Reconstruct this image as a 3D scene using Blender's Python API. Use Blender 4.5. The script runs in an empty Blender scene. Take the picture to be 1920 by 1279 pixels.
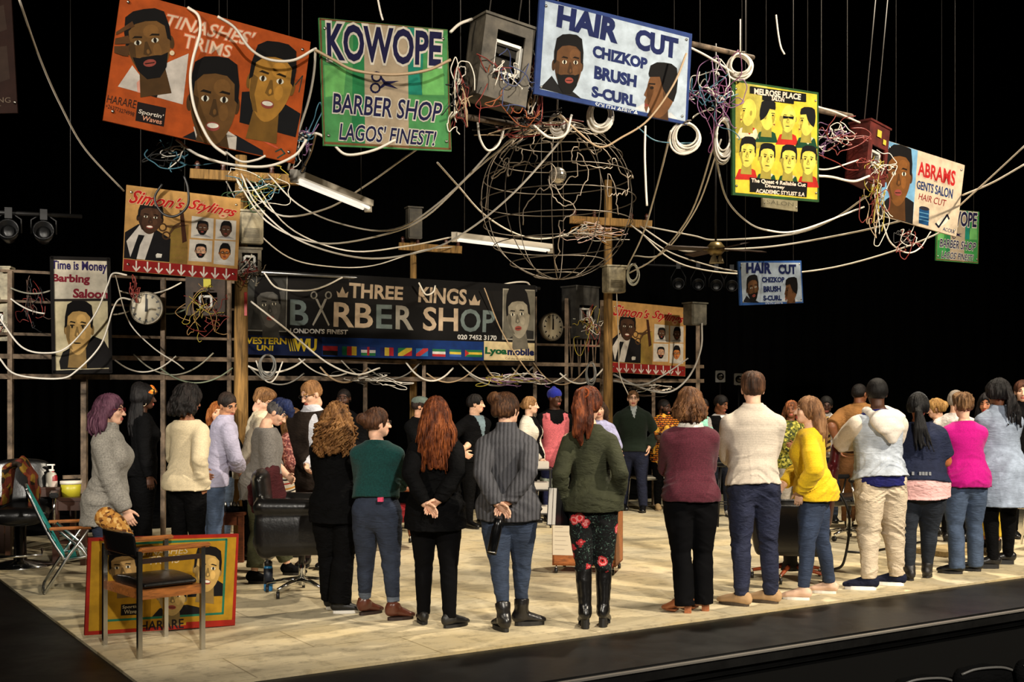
import bpy, bmesh, math, random
import numpy as np
from mathutils import Vector, Matrix
random.seed(7)
SC = bpy.context.scene
COL = SC.collection
# ------------------------------------------------------------------ camera, world, lights, exposure
F, HZ, CAMZ = 2250.0, 735.0, 1.65            # focal length (px of the 1920x1279 frame), horizon row, eye height above the stage
_cam = bpy.data.cameras.new('camera'); CAM = bpy.data.objects.new('camera', _cam); COL.objects.link(CAM)
_cam.sensor_fit = 'HORIZONTAL'; _cam.sensor_width = 36.0; _cam.lens = F/1920*36
_cam.shift_y = (HZ-639.5)/1920; _cam.clip_end = 200
CAM.location = (0, 0, CAMZ); CAM.rotation_euler = (math.pi/2, 0, 0)
SC.camera = CAM
_w = bpy.data.worlds.new('world'); SC.world = _w; _w.use_nodes = True
_w.node_tree.nodes['Background'].inputs[0].default_value = (1, .93, .82, 1)
_w.node_tree.nodes['Background'].inputs[1].default_value = 0.0022
def spot(name, loc, target, power, col, angle, blend=.6, size=.25):
    l = bpy.data.lights.new(name, 'SPOT'); l.energy = power; l.color = col
    l.spot_size = math.radians(angle); l.spot_blend = blend; l.shadow_soft_size = size
    o = bpy.data.objects.new(name, l); COL.objects.link(o); o.location = loc
    o.rotation_euler = (Vector(target)-Vector(loc)).to_track_quat('-Z', 'Y').to_euler()
WARM = (1, .87, .68); COOL = (1, .93, .82)
spot('stage_light_key', (10.5, 3.0, 8.5), (2.4, 11.8, 1.0), 9800, WARM, 50)
spot('stage_light_front', (3.5, -6.0, 7.2), (1.4, 12.0, 1.9), 7200, COOL, 50)
spot('stage_light_left', (-6.0, .5, 7.0), (1.0, 12.0, 1.6), 2300, WARM, 46)
spot('stage_light_signs', (-7.5, 2.0, 4.6), (-4.2, 13.0, 2.75), 5000, COOL, 30, .5)
spot('stage_light_top', (4.6, 13.5, 10.5), (2.2, 11.8, 0), 5000, WARM, 62)
SC.view_settings.view_transform = 'Standard'; SC.view_settings.look = 'None'
SC.view_settings.gamma = 1; SC.view_settings.use_curve_mapping = False; SC.view_settings.exposure = 0.0
SC.cycles.use_denoising = True
SC.cycles.max_bounces = 5; SC.cycles.diffuse_bounces = 3; SC.cycles.glossy_bounces = 3
# ------------------------------------------------------------------ places: pixel rays at a real distance
def P(px, py, d): return np.array(((px-960)/F*d, d, CAMZ-(py-HZ)/F*d))
def FL(px, py, z=0.0): return P(px, py, (CAMZ-z)*F/(py-HZ))
U2 = np.array((.844, .536)); V2 = np.array((-.536, .844)); C0 = np.array((-1.98, 6.59))   # stage axes and front-left corner
def ST(u, v, z=0.0): return np.array((*(C0+u*U2+v*V2), z))
def VD(px, v):                                # distance at which the ray through column px meets the stage line v
    a = (px-960)/F
    return (v+np.dot(V2, C0))/(V2[0]*a+V2[1])
STAGE_ROT = math.atan2(U2[1], U2[0])
# ------------------------------------------------------------------ materials
def lin(c):
    return tuple((x/12.92 if x <= .04045 else ((x+.055)/1.055)**2.4) for x in (v/255 for v in c[:3]))
_mats = {}
def rgba(c): return (*lin(c), 1)
class NT:
    def __init__(s, m):
        s.t = m.node_tree; s.b = s.t.nodes['Principled BSDF']
    def n(s, typ, **kw):
        x = s.t.nodes.new(typ)
        for k, v in kw.items():
            if k.startswith('i_'): x.inputs[k[2:].replace('_', ' ')].default_value = v
            else: setattr(x, k, v)
        return x
    def l(s, a, b): s.t.links.new(a, b)
    def coord(s, scale=(1, 1, 1), rot=(0, 0, 0)):
        c = s.n('ShaderNodeTexCoord'); m = s.n('ShaderNodeMapping')
        m.inputs['Scale'].default_value = scale; m.inputs['Rotation'].default_value = rot
        s.l(c.outputs['Object'], m.inputs['Vector']); return m.outputs['Vector']
    def noise(s, vec, scale, detail=3, rough=.6, dist=0):
        x = s.n('ShaderNodeTexNoise'); s.l(vec, x.inputs['Vector'])
        x.inputs['Scale'].default_value = scale; x.inputs['Detail'].default_value = detail
        x.inputs['Roughness'].default_value = rough; x.inputs['Distortion'].default_value = dist
        return x.outputs['Fac']
    def ramp(s, fac, stops, interp='LINEAR'):
        r = s.n('ShaderNodeValToRGB'); r.color_ramp.interpolation = interp
        e = r.color_ramp.elements
        while len(e) < len(stops): e.new(.5)
        for q, (p, c) in zip(e, stops): q.position = p; q.color = c if len(c) == 4 else rgba(c)
        s.l(fac, r.inputs[0]); return r.outputs[0]
    def mix(s, fac, a, b, mode='MIX'):
        m = s.n('ShaderNodeMix', data_type='RGBA', blend_type=mode)
        for i, v in ((0, fac), (6, a), (7, b)):
            if hasattr(v, 'links'): s.l(v, m.inputs[i])
            else: m.inputs[i].default_value = v
        return m.outputs[2]
    def bump(s, h, strength=.3, dist=.01):
        b = s.n('ShaderNodeBump'); b.inputs['Strength'].default_value = strength; b.inputs['Distance'].default_value = dist
        s.l(h, b.inputs['Height']); s.l(b.outputs[0], s.b.inputs['Normal'])
    def color(s, c): s.l(c, s.b.inputs['Base Color'])
def mat(name, c, rough=.6, metal=0.0, spec=.5, fn=None):
    key = (name, tuple(c), rough, metal)
    if key in _mats: return _mats[key]
    m = bpy.data.materials.new(name); m.use_nodes = True
    t = NT(m); t.b.inputs['Base Color'].default_value = rgba(c)
    t.b.inputs['Roughness'].default_value = rough; t.b.inputs['Metallic'].default_value = metal
    t.b.inputs['Specular IOR Level'].default_value = spec
    if fn: fn(t, c)
    m.diffuse_color = rgba(c); _mats[key] = m; return m
def sc_(c, k): return tuple(min(255, v*k) for v in c)
def f_var(scale=6, lo=.75, hi=1.12, bs=0, bsc=200):
    def fn(t, c):
        v = t.coord(); n = t.noise(v, scale, 4)
        t.color(t.ramp(n, [(.3, sc_(c, lo)), (.7, sc_(c, hi))]))
        if bs: t.bump(t.noise(v, bsc, 2), bs, .004)
    return fn
def paint(c): return mat('sign_paint', sc_(c, .9), .75, 0, .12, f_var(9, .86, 1.06))
def plain(c, r=.5, name='plain_paint'): return mat(name, c, r)
def metal(c, r=.3): return mat('metal', c, r, 1.0)
def wood(c, r=.5):
    def fn(t, c):
        v = t.coord((2, 14, 14)); n = t.noise(v, 3, 5, .6, 1.2)
        t.color(t.ramp(n, [(.25, sc_(c, .55)), (.5, c), (.75, sc_(c, 1.2))])); t.bump(n, .15, .003)
    return mat('wood', c, r, 0, .4, fn)
def knit(c, scale=130, lo=.8, hi=1.1):
    def fn(t, c):
        v = t.coord(); n = t.noise(v, 90, 3)
        t.color(t.ramp(n, [(.3, sc_(c, lo)), (.7, sc_(c, hi))]))
        w = t.n('ShaderNodeTexWave', wave_type='BANDS', bands_direction='Z'); t.l(v, w.inputs['Vector'])
        w.inputs['Scale'].default_value = 60; w.inputs['Distortion'].default_value = 3; w.inputs['Detail'].default_value = 2
        a = t.n('ShaderNodeMath', operation='ADD'); t.l(w.outputs['Fac'], a.inputs[0]); t.l(t.noise(v, scale, 2), a.inputs[1])
        t.bump(a.outputs[0], .35, .004)
        t.b.inputs['Sheen Weight'].default_value = .1
    return mat('knit_wool', c, .9, 0, .2, fn)
def ribbed(c):
    def fn(t, c):
        v = t.coord(); w = t.n('ShaderNodeTexWave', wave_type='BANDS', bands_direction='X'); t.l(v, w.inputs['Vector'])
        w.inputs['Scale'].default_value = 11; w.inputs['Distortion'].default_value = 1.2; w.inputs['Detail'].default_value = 2; w.inputs['Detail Scale'].default_value = 1.5
        n = t.noise(v, 220, 2)
        k = t.mix(.35, w.outputs['Color'], n)
        t.color(t.ramp(k, [(.10, sc_(c, .5)), (.3, sc_(c, .95)), (.9, sc_(c, 1.1))])); t.bump(k, .7, .01)
    return mat('ribbed_wool', c, .95, 0, .15, fn)
def cloth(c, lo=.8, hi=1.1, r=.85):
    def fn(t, c):
        v = t.coord(); n = t.noise(v, 9, 4); t.color(t.ramp(n, [(.3, sc_(c, lo)), (.7, sc_(c, hi))]))
        f = t.noise(t.coord((1, 1, 2.2)), 16, 3, .5, .8); t.bump(f, .5, .03)
    return mat('cloth', c, r, 0, .2 if max(c) > 40 else .06, fn)
def denim(c):
    def fn(t, c):
        v = t.coord(); n = t.noise(v, 7, 4); g = t.noise(t.coord((1, 1, .4)), 260, 2)
        a = t.ramp(n, [(.3, sc_(c, .7)), (.52, sc_(c, .86)), (.75, sc_(c, 1.05))]); k = t.mix(.15, a, g, 'OVERLAY'); t.color(k)
        f = t.noise(t.coord((.8, .8, 3.2)), 13, 3, .5, 1); t.bump(f, .45, .02)
    return mat('denim', c, .85, 0, .2, fn)
def leather(c, r=.32):
    def fn(t, c):
        v = t.coord(); n = t.noise(v, 24, 4); t.bump(n, .25, .008)
    return mat('leather', c, r, 0, .5, fn)
def skin(c):
    def fn(t, c):
        n = t.noise(t.coord(), 22, 3); t.color(t.ramp(n, [(.3, sc_(c, .9)), (.7, sc_(c, 1.06))]))
    return mat('skin', c, .5, 0, .35, fn)
def hairm(c, c2=None, r=.42):
    c2 = c2 or sc_(c, 1.9)
    def fn(t, c):
        v = t.coord((1, 1, .07)); n = t.noise(v, 120, 4, .7, .3)
        n2 = t.noise(t.coord((1, 1, .5)), 14, 3)
        a = t.n('ShaderNodeMath', operation='ADD'); t.l(n, a.inputs[0]); t.l(n2, a.inputs[1])
        h_ = t.n('ShaderNodeMath', operation='MULTIPLY'); t.l(a.outputs[0], h_.inputs[0]); h_.inputs[1].default_value = .5
        t.color(t.ramp(h_.outputs[0], [(.36, sc_(c, .4)), (.48, sc_(c, .9)), (.62, sc_(c2, .86))])); t.bump(n, .8, .008)
    return mat('hair', c, r+.08, 0, .18, fn)
def pattern(name, cols, kind, scale, c0, rough=.8, bumpy=True):
    def fn(t, c):
        v = t.coord()
        if kind == 'voronoi':
            x = t.n('ShaderNodeTexVoronoi'); t.l(v, x.inputs['Vector']); x.inputs['Scale'].default_value = scale
            s = t.n('ShaderNodeSeparateColor'); t.l(x.outputs['Color'], s.inputs[0])
            t.color(t.ramp(s.outputs[0], cols, 'CONSTANT'))
        elif kind == 'flower':
            x = t.n('ShaderNodeTexVoronoi'); t.l(v, x.inputs['Vector']); x.inputs['Scale'].default_value = scale
            n = t.noise(v, 45, 3)
            a = t.n('ShaderNodeMath', operation='MULTIPLY_ADD'); t.l(n, a.inputs[0]); a.inputs[1].default_value = .28; t.l(x.outputs['Distance'], a.inputs[2])
            fl = t.ramp(a.outputs[0], cols, 'CONSTANT')
            lf = t.ramp(t.noise(v, 38, 3, .6, 2), [(.0, (6, 7, 9)), (.58, (30, 52, 46)), (.66, (120, 140, 126)), (.72, (10, 16, 16))], 'CONSTANT')
            k = t.ramp(a.outputs[0], [(0, (0, 0, 0)), (cols[-1][0], (255, 255, 255))], 'CONSTANT')
            s = t.n('ShaderNodeSeparateColor'); t.l(k, s.inputs[0]); t.color(t.mix(s.outputs[0], fl, lf))
        elif kind == 'weave':
            x = t.n('ShaderNodeTexBrick'); t.l(v, x.inputs['Vector']); m = v.node; m.inputs['Rotation'].default_value = (math.pi/2, .12, 0)
            x.inputs['Scale'].default_value = scale; x.inputs['Color1'].default_value = rgba(cols[0][1]); x.inputs['Color2'].default_value = rgba(cols[1][1])
            x.inputs['Mortar'].default_value = rgba(cols[2][1]); x.inputs['Mortar Size'].default_value = .05; x.inputs['Bias'].default_value = -.1
            w = t.n('ShaderNodeTexVoronoi', distance='CHEBYCHEV'); t.l(v, w.inputs['Vector']); w.inputs['Scale'].default_value = scale*1.6
            s = t.n('ShaderNodeSeparateColor'); t.l(w.outputs['Color'], s.inputs[0])
            k = t.ramp(s.outputs[0], [(0, (0, 0, 0)), (.66, (255, 255, 255))], 'CONSTANT'); s2 = t.n('ShaderNodeSeparateColor'); t.l(k, s2.inputs[0])
            t.color(t.mix(s2.outputs[0], x.outputs['Color'], rgba(cols[3][1])))
        elif kind == 'stripes':
            x = t.n('ShaderNodeSeparateXYZ'); t.l(v, x.inputs[0]); a = t.n('ShaderNodeMath', operation='FRACT'); b = t.n('ShaderNodeMath', operation='MULTIPLY_ADD')
            b.inputs[1].default_value = scale; c_ = t.n('ShaderNodeMath', operation='MULTIPLY'); t.l(x.outputs['X'], c_.inputs[0]); c_.inputs[1].default_value = scale*.5
            t.l(x.outputs['Z'], b.inputs[0]); t.l(c_.outputs[0], b.inputs[2]); t.l(b.outputs[0], a.inputs[0]); t.color(t.ramp(a.outputs[0], cols, 'CONSTANT'))
        if bumpy: t.bump(t.noise(t.coord((1, 1, 2)), 16, 3), .3, .015)
    return mat(name, c0, rough, 0, .25, fn)
# ------------------------------------------------------------------ objects
def tag(o, label=None, cat=None, group=None, kind=None):
    if label: o['label'] = label
    if cat: o['category'] = cat
    if group: o['group'] = group
    if kind: o['kind'] = kind
    return o
def empty(name, loc, label, cat, group=None, rz=0.0, rot=None):
    o = bpy.data.objects.new(name, None); COL.objects.link(o); o.location = tuple(float(x) for x in loc)
    o.rotation_euler = rot if rot is not None else (0, 0, rz); o.empty_display_size = .1
    return tag(o, label, cat, group)
def np_mesh(name, V, Fq, mats, parent=None, fmat=None, smooth=True):
    me = bpy.data.meshes.new(name)
    V = np.asarray(V, np.float32); n = len(V)
    me.vertices.add(n); me.vertices.foreach_set('co', V.ravel())
    Fq = np.asarray(Fq, np.int32); m = len(Fq)
    me.loops.add(m*4); me.loops.foreach_set('vertex_index', Fq.ravel())
    me.polygons.add(m); me.polygons.foreach_set('loop_start', np.arange(0, m*4, 4, dtype=np.int32))
    if fmat is not None: me.polygons.foreach_set('material_index', np.asarray(fmat, np.int32))
    me.polygons.foreach_set('use_smooth', np.full(m, smooth))
    for x in (mats if isinstance(mats, (list, tuple)) else [mats]): me.materials.append(x)
    me.update(calc_edges=True); me.validate()
    o = bpy.data.objects.new(name, me); COL.objects.link(o)
    if parent: o.parent = parent
    return o
class MB:
    """collects shapes of one part; build() links them as one mesh object"""
    def __init__(s): s.v = []; s.f = []; s.m = []; s.sm = []
    def add(s, verts, faces, mi=0, smooth=False):
        b = len(s.v); s.v += [tuple(float(q) for q in x) for x in verts]
        for f in faces: s.f.append(tuple(b+i for i in f)); s.m.append(mi); s.sm.append(smooth)
        return s
    def box(s, lo, hi, mi=0, M=None, bev=0.0):
        (x0, y0, z0), (x1, y1, z1) = lo, hi
        if bev <= 0:
            v = [(x, y, z) for x in (x0, x1) for y in (y0, y1) for z in (z0, z1)]
            f = [(0, 1, 3, 2), (4, 6, 7, 5), (0, 4, 5, 1), (2, 3, 7, 6), (0, 2, 6, 4), (1, 5, 7, 3)]
        else:
            bm = bmesh.new(); bmesh.ops.create_cube(bm, size=1)
            for q in bm.verts: q.co = Vector(((x0+x1)/2+q.co.x*(x1-x0), (y0+y1)/2+q.co.y*(y1-y0), (z0+z1)/2+q.co.z*(z1-z0)))
            bmesh.ops.bevel(bm, geom=bm.edges[:], offset=bev, segments=2, affect='EDGES')
            bm.verts.index_update(); v = [tuple(q.co) for q in bm.verts]; f = [tuple(q.index for q in p.verts) for p in bm.faces]; bm.free()
        if M is not None: v = [tuple(M @ Vector(q)) for q in v]
        return s.add(v, f, mi, bev > 0 and False)
    def beam(s, a, b, w, h, mi=0, up=(0, 0, 1)):
        a, b = Vector(a), Vector(b); d = (b-a).normalized(); up = Vector(up)
        if abs(d.dot(up)) > .95: up = Vector((0, 1, 0))
        x = d.cross(up).normalized()*w/2; y = x.cross(d).normalized()*h/2
        v = [a-x-y, a+x-y, a+x+y, a-x+y, b-x-y, b+x-y, b+x+y, b-x+y]
        return s.add(v, [(3, 2, 1, 0), (4, 5, 6, 7), (0, 1, 5, 4), (1, 2, 6, 5), (2, 3, 7, 6), (3, 0, 4, 7)], mi)
    def tube(s, pts, r, n=8, mi=0, cap=True, closed=False):
        pts = [Vector(p) for p in pts]; N = len(pts); rr = r if isinstance(r, (list, tuple)) else [r]*N
        verts = []; x = None
        for i, p in enumerate(pts):
            a = pts[(i-1) % N] if (closed or i) else p; b = pts[(i+1) % N] if (closed or i < N-1) else p
            d = (b-a); d = d.normalized() if d.length > 1e-9 else Vector((0, 0, 1))
            if x is None: x = d.orthogonal().normalized()
            x = (x-d*x.dot(d)); x = x.normalized() if x.length > 1e-6 else d.orthogonal().normalized()
            y = d.cross(x)
            for k in range(n):
                t = 2*math.pi*k/n; verts.append(p+(x*math.cos(t)+y*math.sin(t))*rr[i])
        faces = []
        for i in range(N if closed else N-1):
            j = (i+1) % N
            for k in range(n): faces.append((i*n+k, i*n+(k+1) % n, j*n+(k+1) % n, j*n+k))
        if cap and not closed: faces += [tuple(range(n-1, -1, -1)), tuple((N-1)*n+k for k in range(n))]
        return s.add(verts, faces, mi, True)
    def cyl(s, a, b, r, n=16, mi=0, r2=None): return s.tube([a, b], [r, r if r2 is None else r2], n, mi)
    def lathe(s, prof, c=(0, 0, 0), n=24, mi=0, M=None):
        v = []; N = len(prof)
        for r, z in prof:
            for k in range(n):
                t = 2*math.pi*k/n; q = Vector((r*math.cos(t), r*math.sin(t), z)); q = M @ q if M is not None else q
                v.append((q.x+c[0], q.y+c[1], q.z+c[2]))
        f = [(i*n+k, i*n+(k+1) % n, (i+1)*n+(k+1) % n, (i+1)*n+k) for i in range(N-1) for k in range(n)]
        f += [tuple(range(n-1, -1, -1)), tuple((N-1)*n+k for k in range(n))]
        return s.add(v, f, mi, True)
    def ball(s, c, r, n=12, mi=0, R=None):
        r = r if isinstance(r, (tuple, list)) else (r, r, r); v = []; m = max(6, n*2//3)
        for i in range(m+1):
            p = math.pi*i/m
            for k in range(n):
                t = 2*math.pi*k/n; q = Vector((r[0]*math.sin(p)*math.cos(t), r[1]*math.sin(p)*math.sin(t), r[2]*math.cos(p)))
                if R is not None: q = R @ q
                v.append((c[0]+q.x, c[1]+q.y, c[2]+q.z))
        f = [(i*n+k, (i+1)*n+k, (i+1)*n+(k+1) % n, i*n+(k+1) % n) for i in range(m) for k in range(n)]
        return s.add(v, f, mi, True)
    def slab(s, pts, th, mi=0):                 # polygon (3D, planar) extruded by the vector th
        n = len(pts); a = [Vector(p) for p in pts]; th = Vector(th); b = [p+th for p in a]
        f = [tuple(range(n)), tuple(range(2*n-1, n-1, -1))]+[(i, n+i, n+(i+1) % n, (i+1) % n) for i in range(n)]
        return s.add(a+b, f, mi)
    def build(s, name, mats, parent=None, loc=None, recalc=True):
        me = bpy.data.meshes.new(name); me.from_pydata(s.v, [], s.f)
        for x in (mats if isinstance(mats, (list, tuple)) else [mats]): me.materials.append(x)
        me.polygons.foreach_set('material_index', s.m); me.polygons.foreach_set('use_smooth', s.sm)
        if recalc:
            bm = bmesh.new(); bm.from_mesh(me); bmesh.ops.recalc_face_normals(bm, faces=bm.faces[:]); bm.to_mesh(me); bm.free()
        me.update()
        o = bpy.data.objects.new(name, me); COL.objects.link(o)
        if parent: o.parent = parent
        if loc is not None: o.location = tuple(float(x) for x in loc)
        return o
def copy_tree(o, parent=None):
    c = o.copy(); COL.objects.link(c)
    if parent: c.parent = parent
    for ch in list(o.children): copy_tree(ch, c)
    return c
def catmull(pts, n=8):
    p = [np.asarray(q, float) for q in pts]
    if len(p) < 3: return p
    p = [2*p[0]-p[1]]+p+[2*p[-1]-p[-2]]; out = []
    for i in range(1, len(p)-2):
        a, b, c, d = p[i-1:i+3]
        for k in range(n):
            t = k/n; out.append(.5*((2*b)+(c-a)*t+(2*a-5*b+4*c-d)*t*t+(3*b-a-3*c+d)*t**3))
    return out+[p[-2]]
# ------------------------------------------------------------------ smooth-union body surfaces
_rn = np.random.RandomState(3).rand(32, 32, 32).astype(np.float32)
def vnoise(x, y, z):
    def w(a):
        i = np.floor(a).astype(np.int64); f = a-i; return i & 31, (i+1) & 31, f*f*(3-2*f)
    x0, x1, fx = w(x); y0, y1, fy = w(y); z0, z1, fz = w(z); g = _rn
    a = g[x0, y0, z0]*(1-fx)+g[x1, y0, z0]*fx; b = g[x0, y1, z0]*(1-fx)+g[x1, y1, z0]*fx
    c = g[x0, y0, z1]*(1-fx)+g[x1, y0, z1]*fx; d = g[x0, y1, z1]*(1-fx)+g[x1, y1, z1]*fx
    a = a*(1-fy)+b*fy; c = c*(1-fy)+d*fy
    return (a*(1-fz)+c*fz)*2-1
def surfnets(D, o, vox):
    S = D < 0
    s = S.astype(np.int8)
    c = (s[:-1, :-1, :-1]+s[1:, :-1, :-1]+s[:-1, 1:, :-1]+s[1:, 1:, :-1]+s[:-1, :-1, 1:]+s[1:, :-1, 1:]+s[:-1, 1:, 1:]+s[1:, 1:, 1:])
    I = np.argwhere((c > 0) & (c < 8))
    cid = np.full(c.shape, -1, np.int32); cid[I[:, 0], I[:, 1], I[:, 2]] = np.arange(len(I))
    offs = np.array([(i, j, k) for i in (0, 1) for j in (0, 1) for k in (0, 1)])
    val = np.stack([D[I[:, 0]+a, I[:, 1]+b, I[:, 2]+e] for a, b, e in offs], 1)
    acc = np.zeros((len(I), 3)); cnt = np.zeros((len(I), 1))
    for p in range(8):
        for q in range(p+1, 8):
            if np.abs(offs[p]-offs[q]).sum() != 1: continue
            a, b = val[:, p], val[:, q]; cr = (a < 0) != (b < 0)
            t = np.where(cr, a/np.where(cr, a-b, 1), 0)[:, None]
            acc += np.where(cr[:, None], offs[p]+t*(offs[q]-offs[p]), 0); cnt += cr[:, None]
    V = (I+acc/cnt)*vox+o
    Q = []
    for ax in range(3):
        sl0 = [slice(None)]*3; sl1 = [slice(None)]*3; sl0[ax] = slice(0, -1); sl1[ax] = slice(1, None)
        a, b = S[tuple(sl0)], S[tuple(sl1)]
        E = np.argwhere(a != b); u, w = (ax+1) % 3, (ax+2) % 3
        dims = c.shape
        E = E[(E[:, u] > 0) & (E[:, w] > 0) & (E[:, u] < dims[u]) & (E[:, w] < dims[w])]
        def g(du, dw):
            k = E.copy(); k[:, u] -= du; k[:, w] -= dw; return cid[k[:, 0], k[:, 1], k[:, 2]]
        q = np.stack([g(1, 1), g(0, 1), g(0, 0), g(1, 0)], 1)
        fl = ~a[E[:, 0], E[:, 1], E[:, 2]]
        q[fl] = q[fl][:, ::-1]; Q.append(q)
    return V, np.concatenate(Q)
class SDF:
    def __init__(s, vox): s.vox = vox; s.ops = []
    def tube(s, pts, rad, side=(1, 0, 0), k=.02, flat=(False, False), sub=False):
        pts = np.asarray(pts, float); R = np.array([(r, r) if np.isscalar(r) else r for r in rad], float)
        if len(pts) == 1: pts = np.vstack([pts, pts+(0, 0, 1e-4)]); R = np.vstack([R, R])
        m = R.max(1)[:, None]
        s.ops.append(('t', (pts-m).min(0), (pts+m).max(0), k, sub, pts, R, np.asarray(side, float), flat)); return s
    def ell(s, c, r, R=None, k=.02, sub=False):
        c = np.asarray(c, float); r = np.asarray(r if not np.isscalar(r) else (r, r, r), float); R = np.eye(3) if R is None else np.asarray(R)
        m = np.abs(R) @ r
        s.ops.append(('e', c-m, c+m, k, sub, c, r, R)); return s
    def mesh(s, disp=None, zmin=None, zmax=None, post=None):
        vox = s.vox
        lo = np.min([o[1] for o in s.ops if not o[4]], 0)-vox*3-.012; hi = np.max([o[2] for o in s.ops if not o[4]], 0)+vox*3+.012
        n = np.ceil((hi-lo)/vox).astype(int)+1
        ax = [lo[i]+vox*np.arange(n[i]) for i in range(3)]
        D = np.full(n, .08, np.float32)
        for o in s.ops:
            k = o[3]; pad = max(k, vox*2)+vox
            i0 = np.clip(np.floor((o[1]-pad-lo)/vox).astype(int), 0, n); i1 = np.clip(np.ceil((o[2]+pad-lo)/vox).astype(int)+1, 0, n)
            if (i1 <= i0).any(): continue
            sl = tuple(slice(a, b) for a, b in zip(i0, i1))
            X, Y, Z = np.meshgrid(*(ax[i][sl[i]] for i in range(3)), indexing='ij', sparse=True)
            if o[0] == 'e':
                c, r, R = o[5:]; x, y, z = X-c[0], Y-c[1], Z-c[2]
                q = [(R[0, i]*x+R[1, i]*y+R[2, i]*z)/r[i] for i in range(3)]
                d = (np.sqrt(q[0]**2+q[1]**2+q[2]**2)-1)*r.min()
            else:
                pts, rr, side, flat = o[5:]; d = None; N = len(pts)
                for j in range(N-1):
                    a, b = pts[j], pts[j+1]; w = b-a; L = max(np.linalg.norm(w), 1e-6); w = w/L
                    sd = side-w*side.dot(w); nl = np.linalg.norm(sd); sd = sd/nl if nl > 1e-3 else np.array((0, 1., 0)); nn = np.cross(w, sd)
                    x, y, z = X-a[0], Y-a[1], Z-a[2]
                    t = x*w[0]+y*w[1]+z*w[2]; tc = np.clip(t, 0, L); l = t-tc; f = tc/L
                    ra = rr[j, 0]+(rr[j+1, 0]-rr[j, 0])*f; rb = rr[j, 1]+(rr[j+1, 1]-rr[j, 1])*f; m = np.minimum(ra, rb)
                    e = (np.sqrt(((x*sd[0]+y*sd[1]+z*sd[2])/ra)**2+((x*nn[0]+y*nn[1]+z*nn[2])/rb)**2+(l/m)**2)-1)*m
                    d = e if d is None else np.minimum(d, e)
                for fl, a, b, r in ((flat[0], pts[0], pts[1], rr[0]), (flat[1], pts[-1], pts[-2], rr[-1])):
                    if not fl: continue
                    w = (a-b)/max(np.linalg.norm(a-b), 1e-6); x, y, z = X-a[0], Y-a[1], Z-a[2]
                    d = np.where(x*x+y*y+z*z < (3*r.max()+.03)**2, np.maximum(d, x*w[0]+y*w[1]+z*w[2]), d)
            A = D[sl]
            if o[4]: d = -d; h = np.clip(.5-.5*(A-d)/k, 0, 1); D[sl] = A*(1-h)+d*h+k*h*(1-h)
            else: h = np.clip(.5+.5*(A-d)/k, 0, 1); D[sl] = A*(1-h)+d*h-k*h*(1-h)
        if disp is not None:
            I = np.nonzero(np.abs(D) < .03); x, y, z = (ax[i][I[i]] for i in range(3)); D[I] += disp(x, y, z)
        Zg = ax[2][None, None, :]
        if zmin is not None: D = np.maximum(D, zmin-Zg)
        if zmax is not None: D = np.maximum(D, Zg-zmax)
        D[0] = D[-1] = .05; D[:, 0] = D[:, -1] = .05; D[:, :, 0] = D[:, :, -1] = .05
        if not (D < 0).any(): return np.zeros((0, 3)), np.zeros((0, 4), int)
        return surfnets(D, lo, vox)
# ------------------------------------------------------------------ stage, apron, surroundings
def floor_fn(t, c):
    v = t.coord()
    b = t.n('ShaderNodeTexBrick'); t.l(v, b.inputs['Vector']); b.inputs['Scale'].default_value = 1; b.inputs['Brick Width'].default_value = 1.22; b.inputs['Row Height'].default_value = .61
    b.inputs['Mortar Size'].default_value = .006; b.inputs['Color1'].default_value = rgba((214, 198, 162)); b.inputs['Color2'].default_value = rgba((172, 166, 146)); b.inputs['Mortar'].default_value = rgba((120, 104, 74))
    n = t.noise(v, .75, 5, .6); k = t.mix(.45, b.outputs['Color'], t.ramp(n, [(.3, (150, 142, 122)), (.46, (216, 202, 168)), (.60, (226, 204, 152)), (.72, (166, 158, 136))]))
    s = t.noise(v, 7, 6, .7); k = t.mix(.55, k, t.ramp(s, [(.3, (96, 90, 80)), (.5, (255, 255, 255))]), 'MULTIPLY')
    sc = t.noise(t.coord((.6, 8, 1)), 5, 4, .7, 1.5); k = t.mix(.35, k, t.ramp(sc, [(.32, (110, 100, 84)), (.45, (255, 255, 255))]), 'MULTIPLY')
    t.color(k); t.l(t.ramp(s, [(.3, (205, 205, 205)), (.7, (180, 180, 180))]), t.b.inputs['Roughness'])
def black_fn(t, c):
    v = t.coord(); n = t.noise(v, 1.6, 6, .7); s = t.noise(v, 40, 3, .7)
    k = t.ramp(n, [(.3, sc_(c, .6)), (.7, sc_(c, 1.4))]); t.color(t.mix(.5, k, t.ramp(s, [(.68, (0, 0, 0)), (.8, (34, 32, 30))]), 'ADD'))
    t.l(t.ramp(n, [(.35, (165, 165, 165)), (.7, (195, 195, 195))]), t.b.inputs['Roughness'])
rt = lambda q: tuple(q)
mb = MB(); mb.box((0, 0, -.018), (13.5, 7.9, 0)); fl = mb.build('floor', mat('stage_cloth', (190, 172, 130), .5, 0, .4, floor_fn)); fl.location = (*C0, 0); fl.rotation_euler = (0, 0, STAGE_ROT); tag(fl, kind='structure')
bm_ = mat('black_stage_boards', (8, 8, 8), .35, 0, .28, black_fn); dm = mat('black_drape', (5, 5, 5), .95, 0, .1)
mb = MB(); mb.box((-12, -.88, -.16), (20, 16, -.019)); mb.box((-12, -.94, -.10), (20, -.88, -.03))
fb = mb.build('floor_apron', bm_); fb.location = (*C0, 0); fb.rotation_euler = (0, 0, STAGE_ROT); tag(fb, kind='structure'); fb.name = 'trim_1'
mb = MB(); mb.box((-12, -.84, -1.3), (20, -.74, -.16)); o = mb.build('wall_apron', dm); o.name = 'wall_front'; o.location = (*C0, 0); o.rotation_euler = (0, 0, STAGE_ROT); tag(o, kind='structure')
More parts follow.
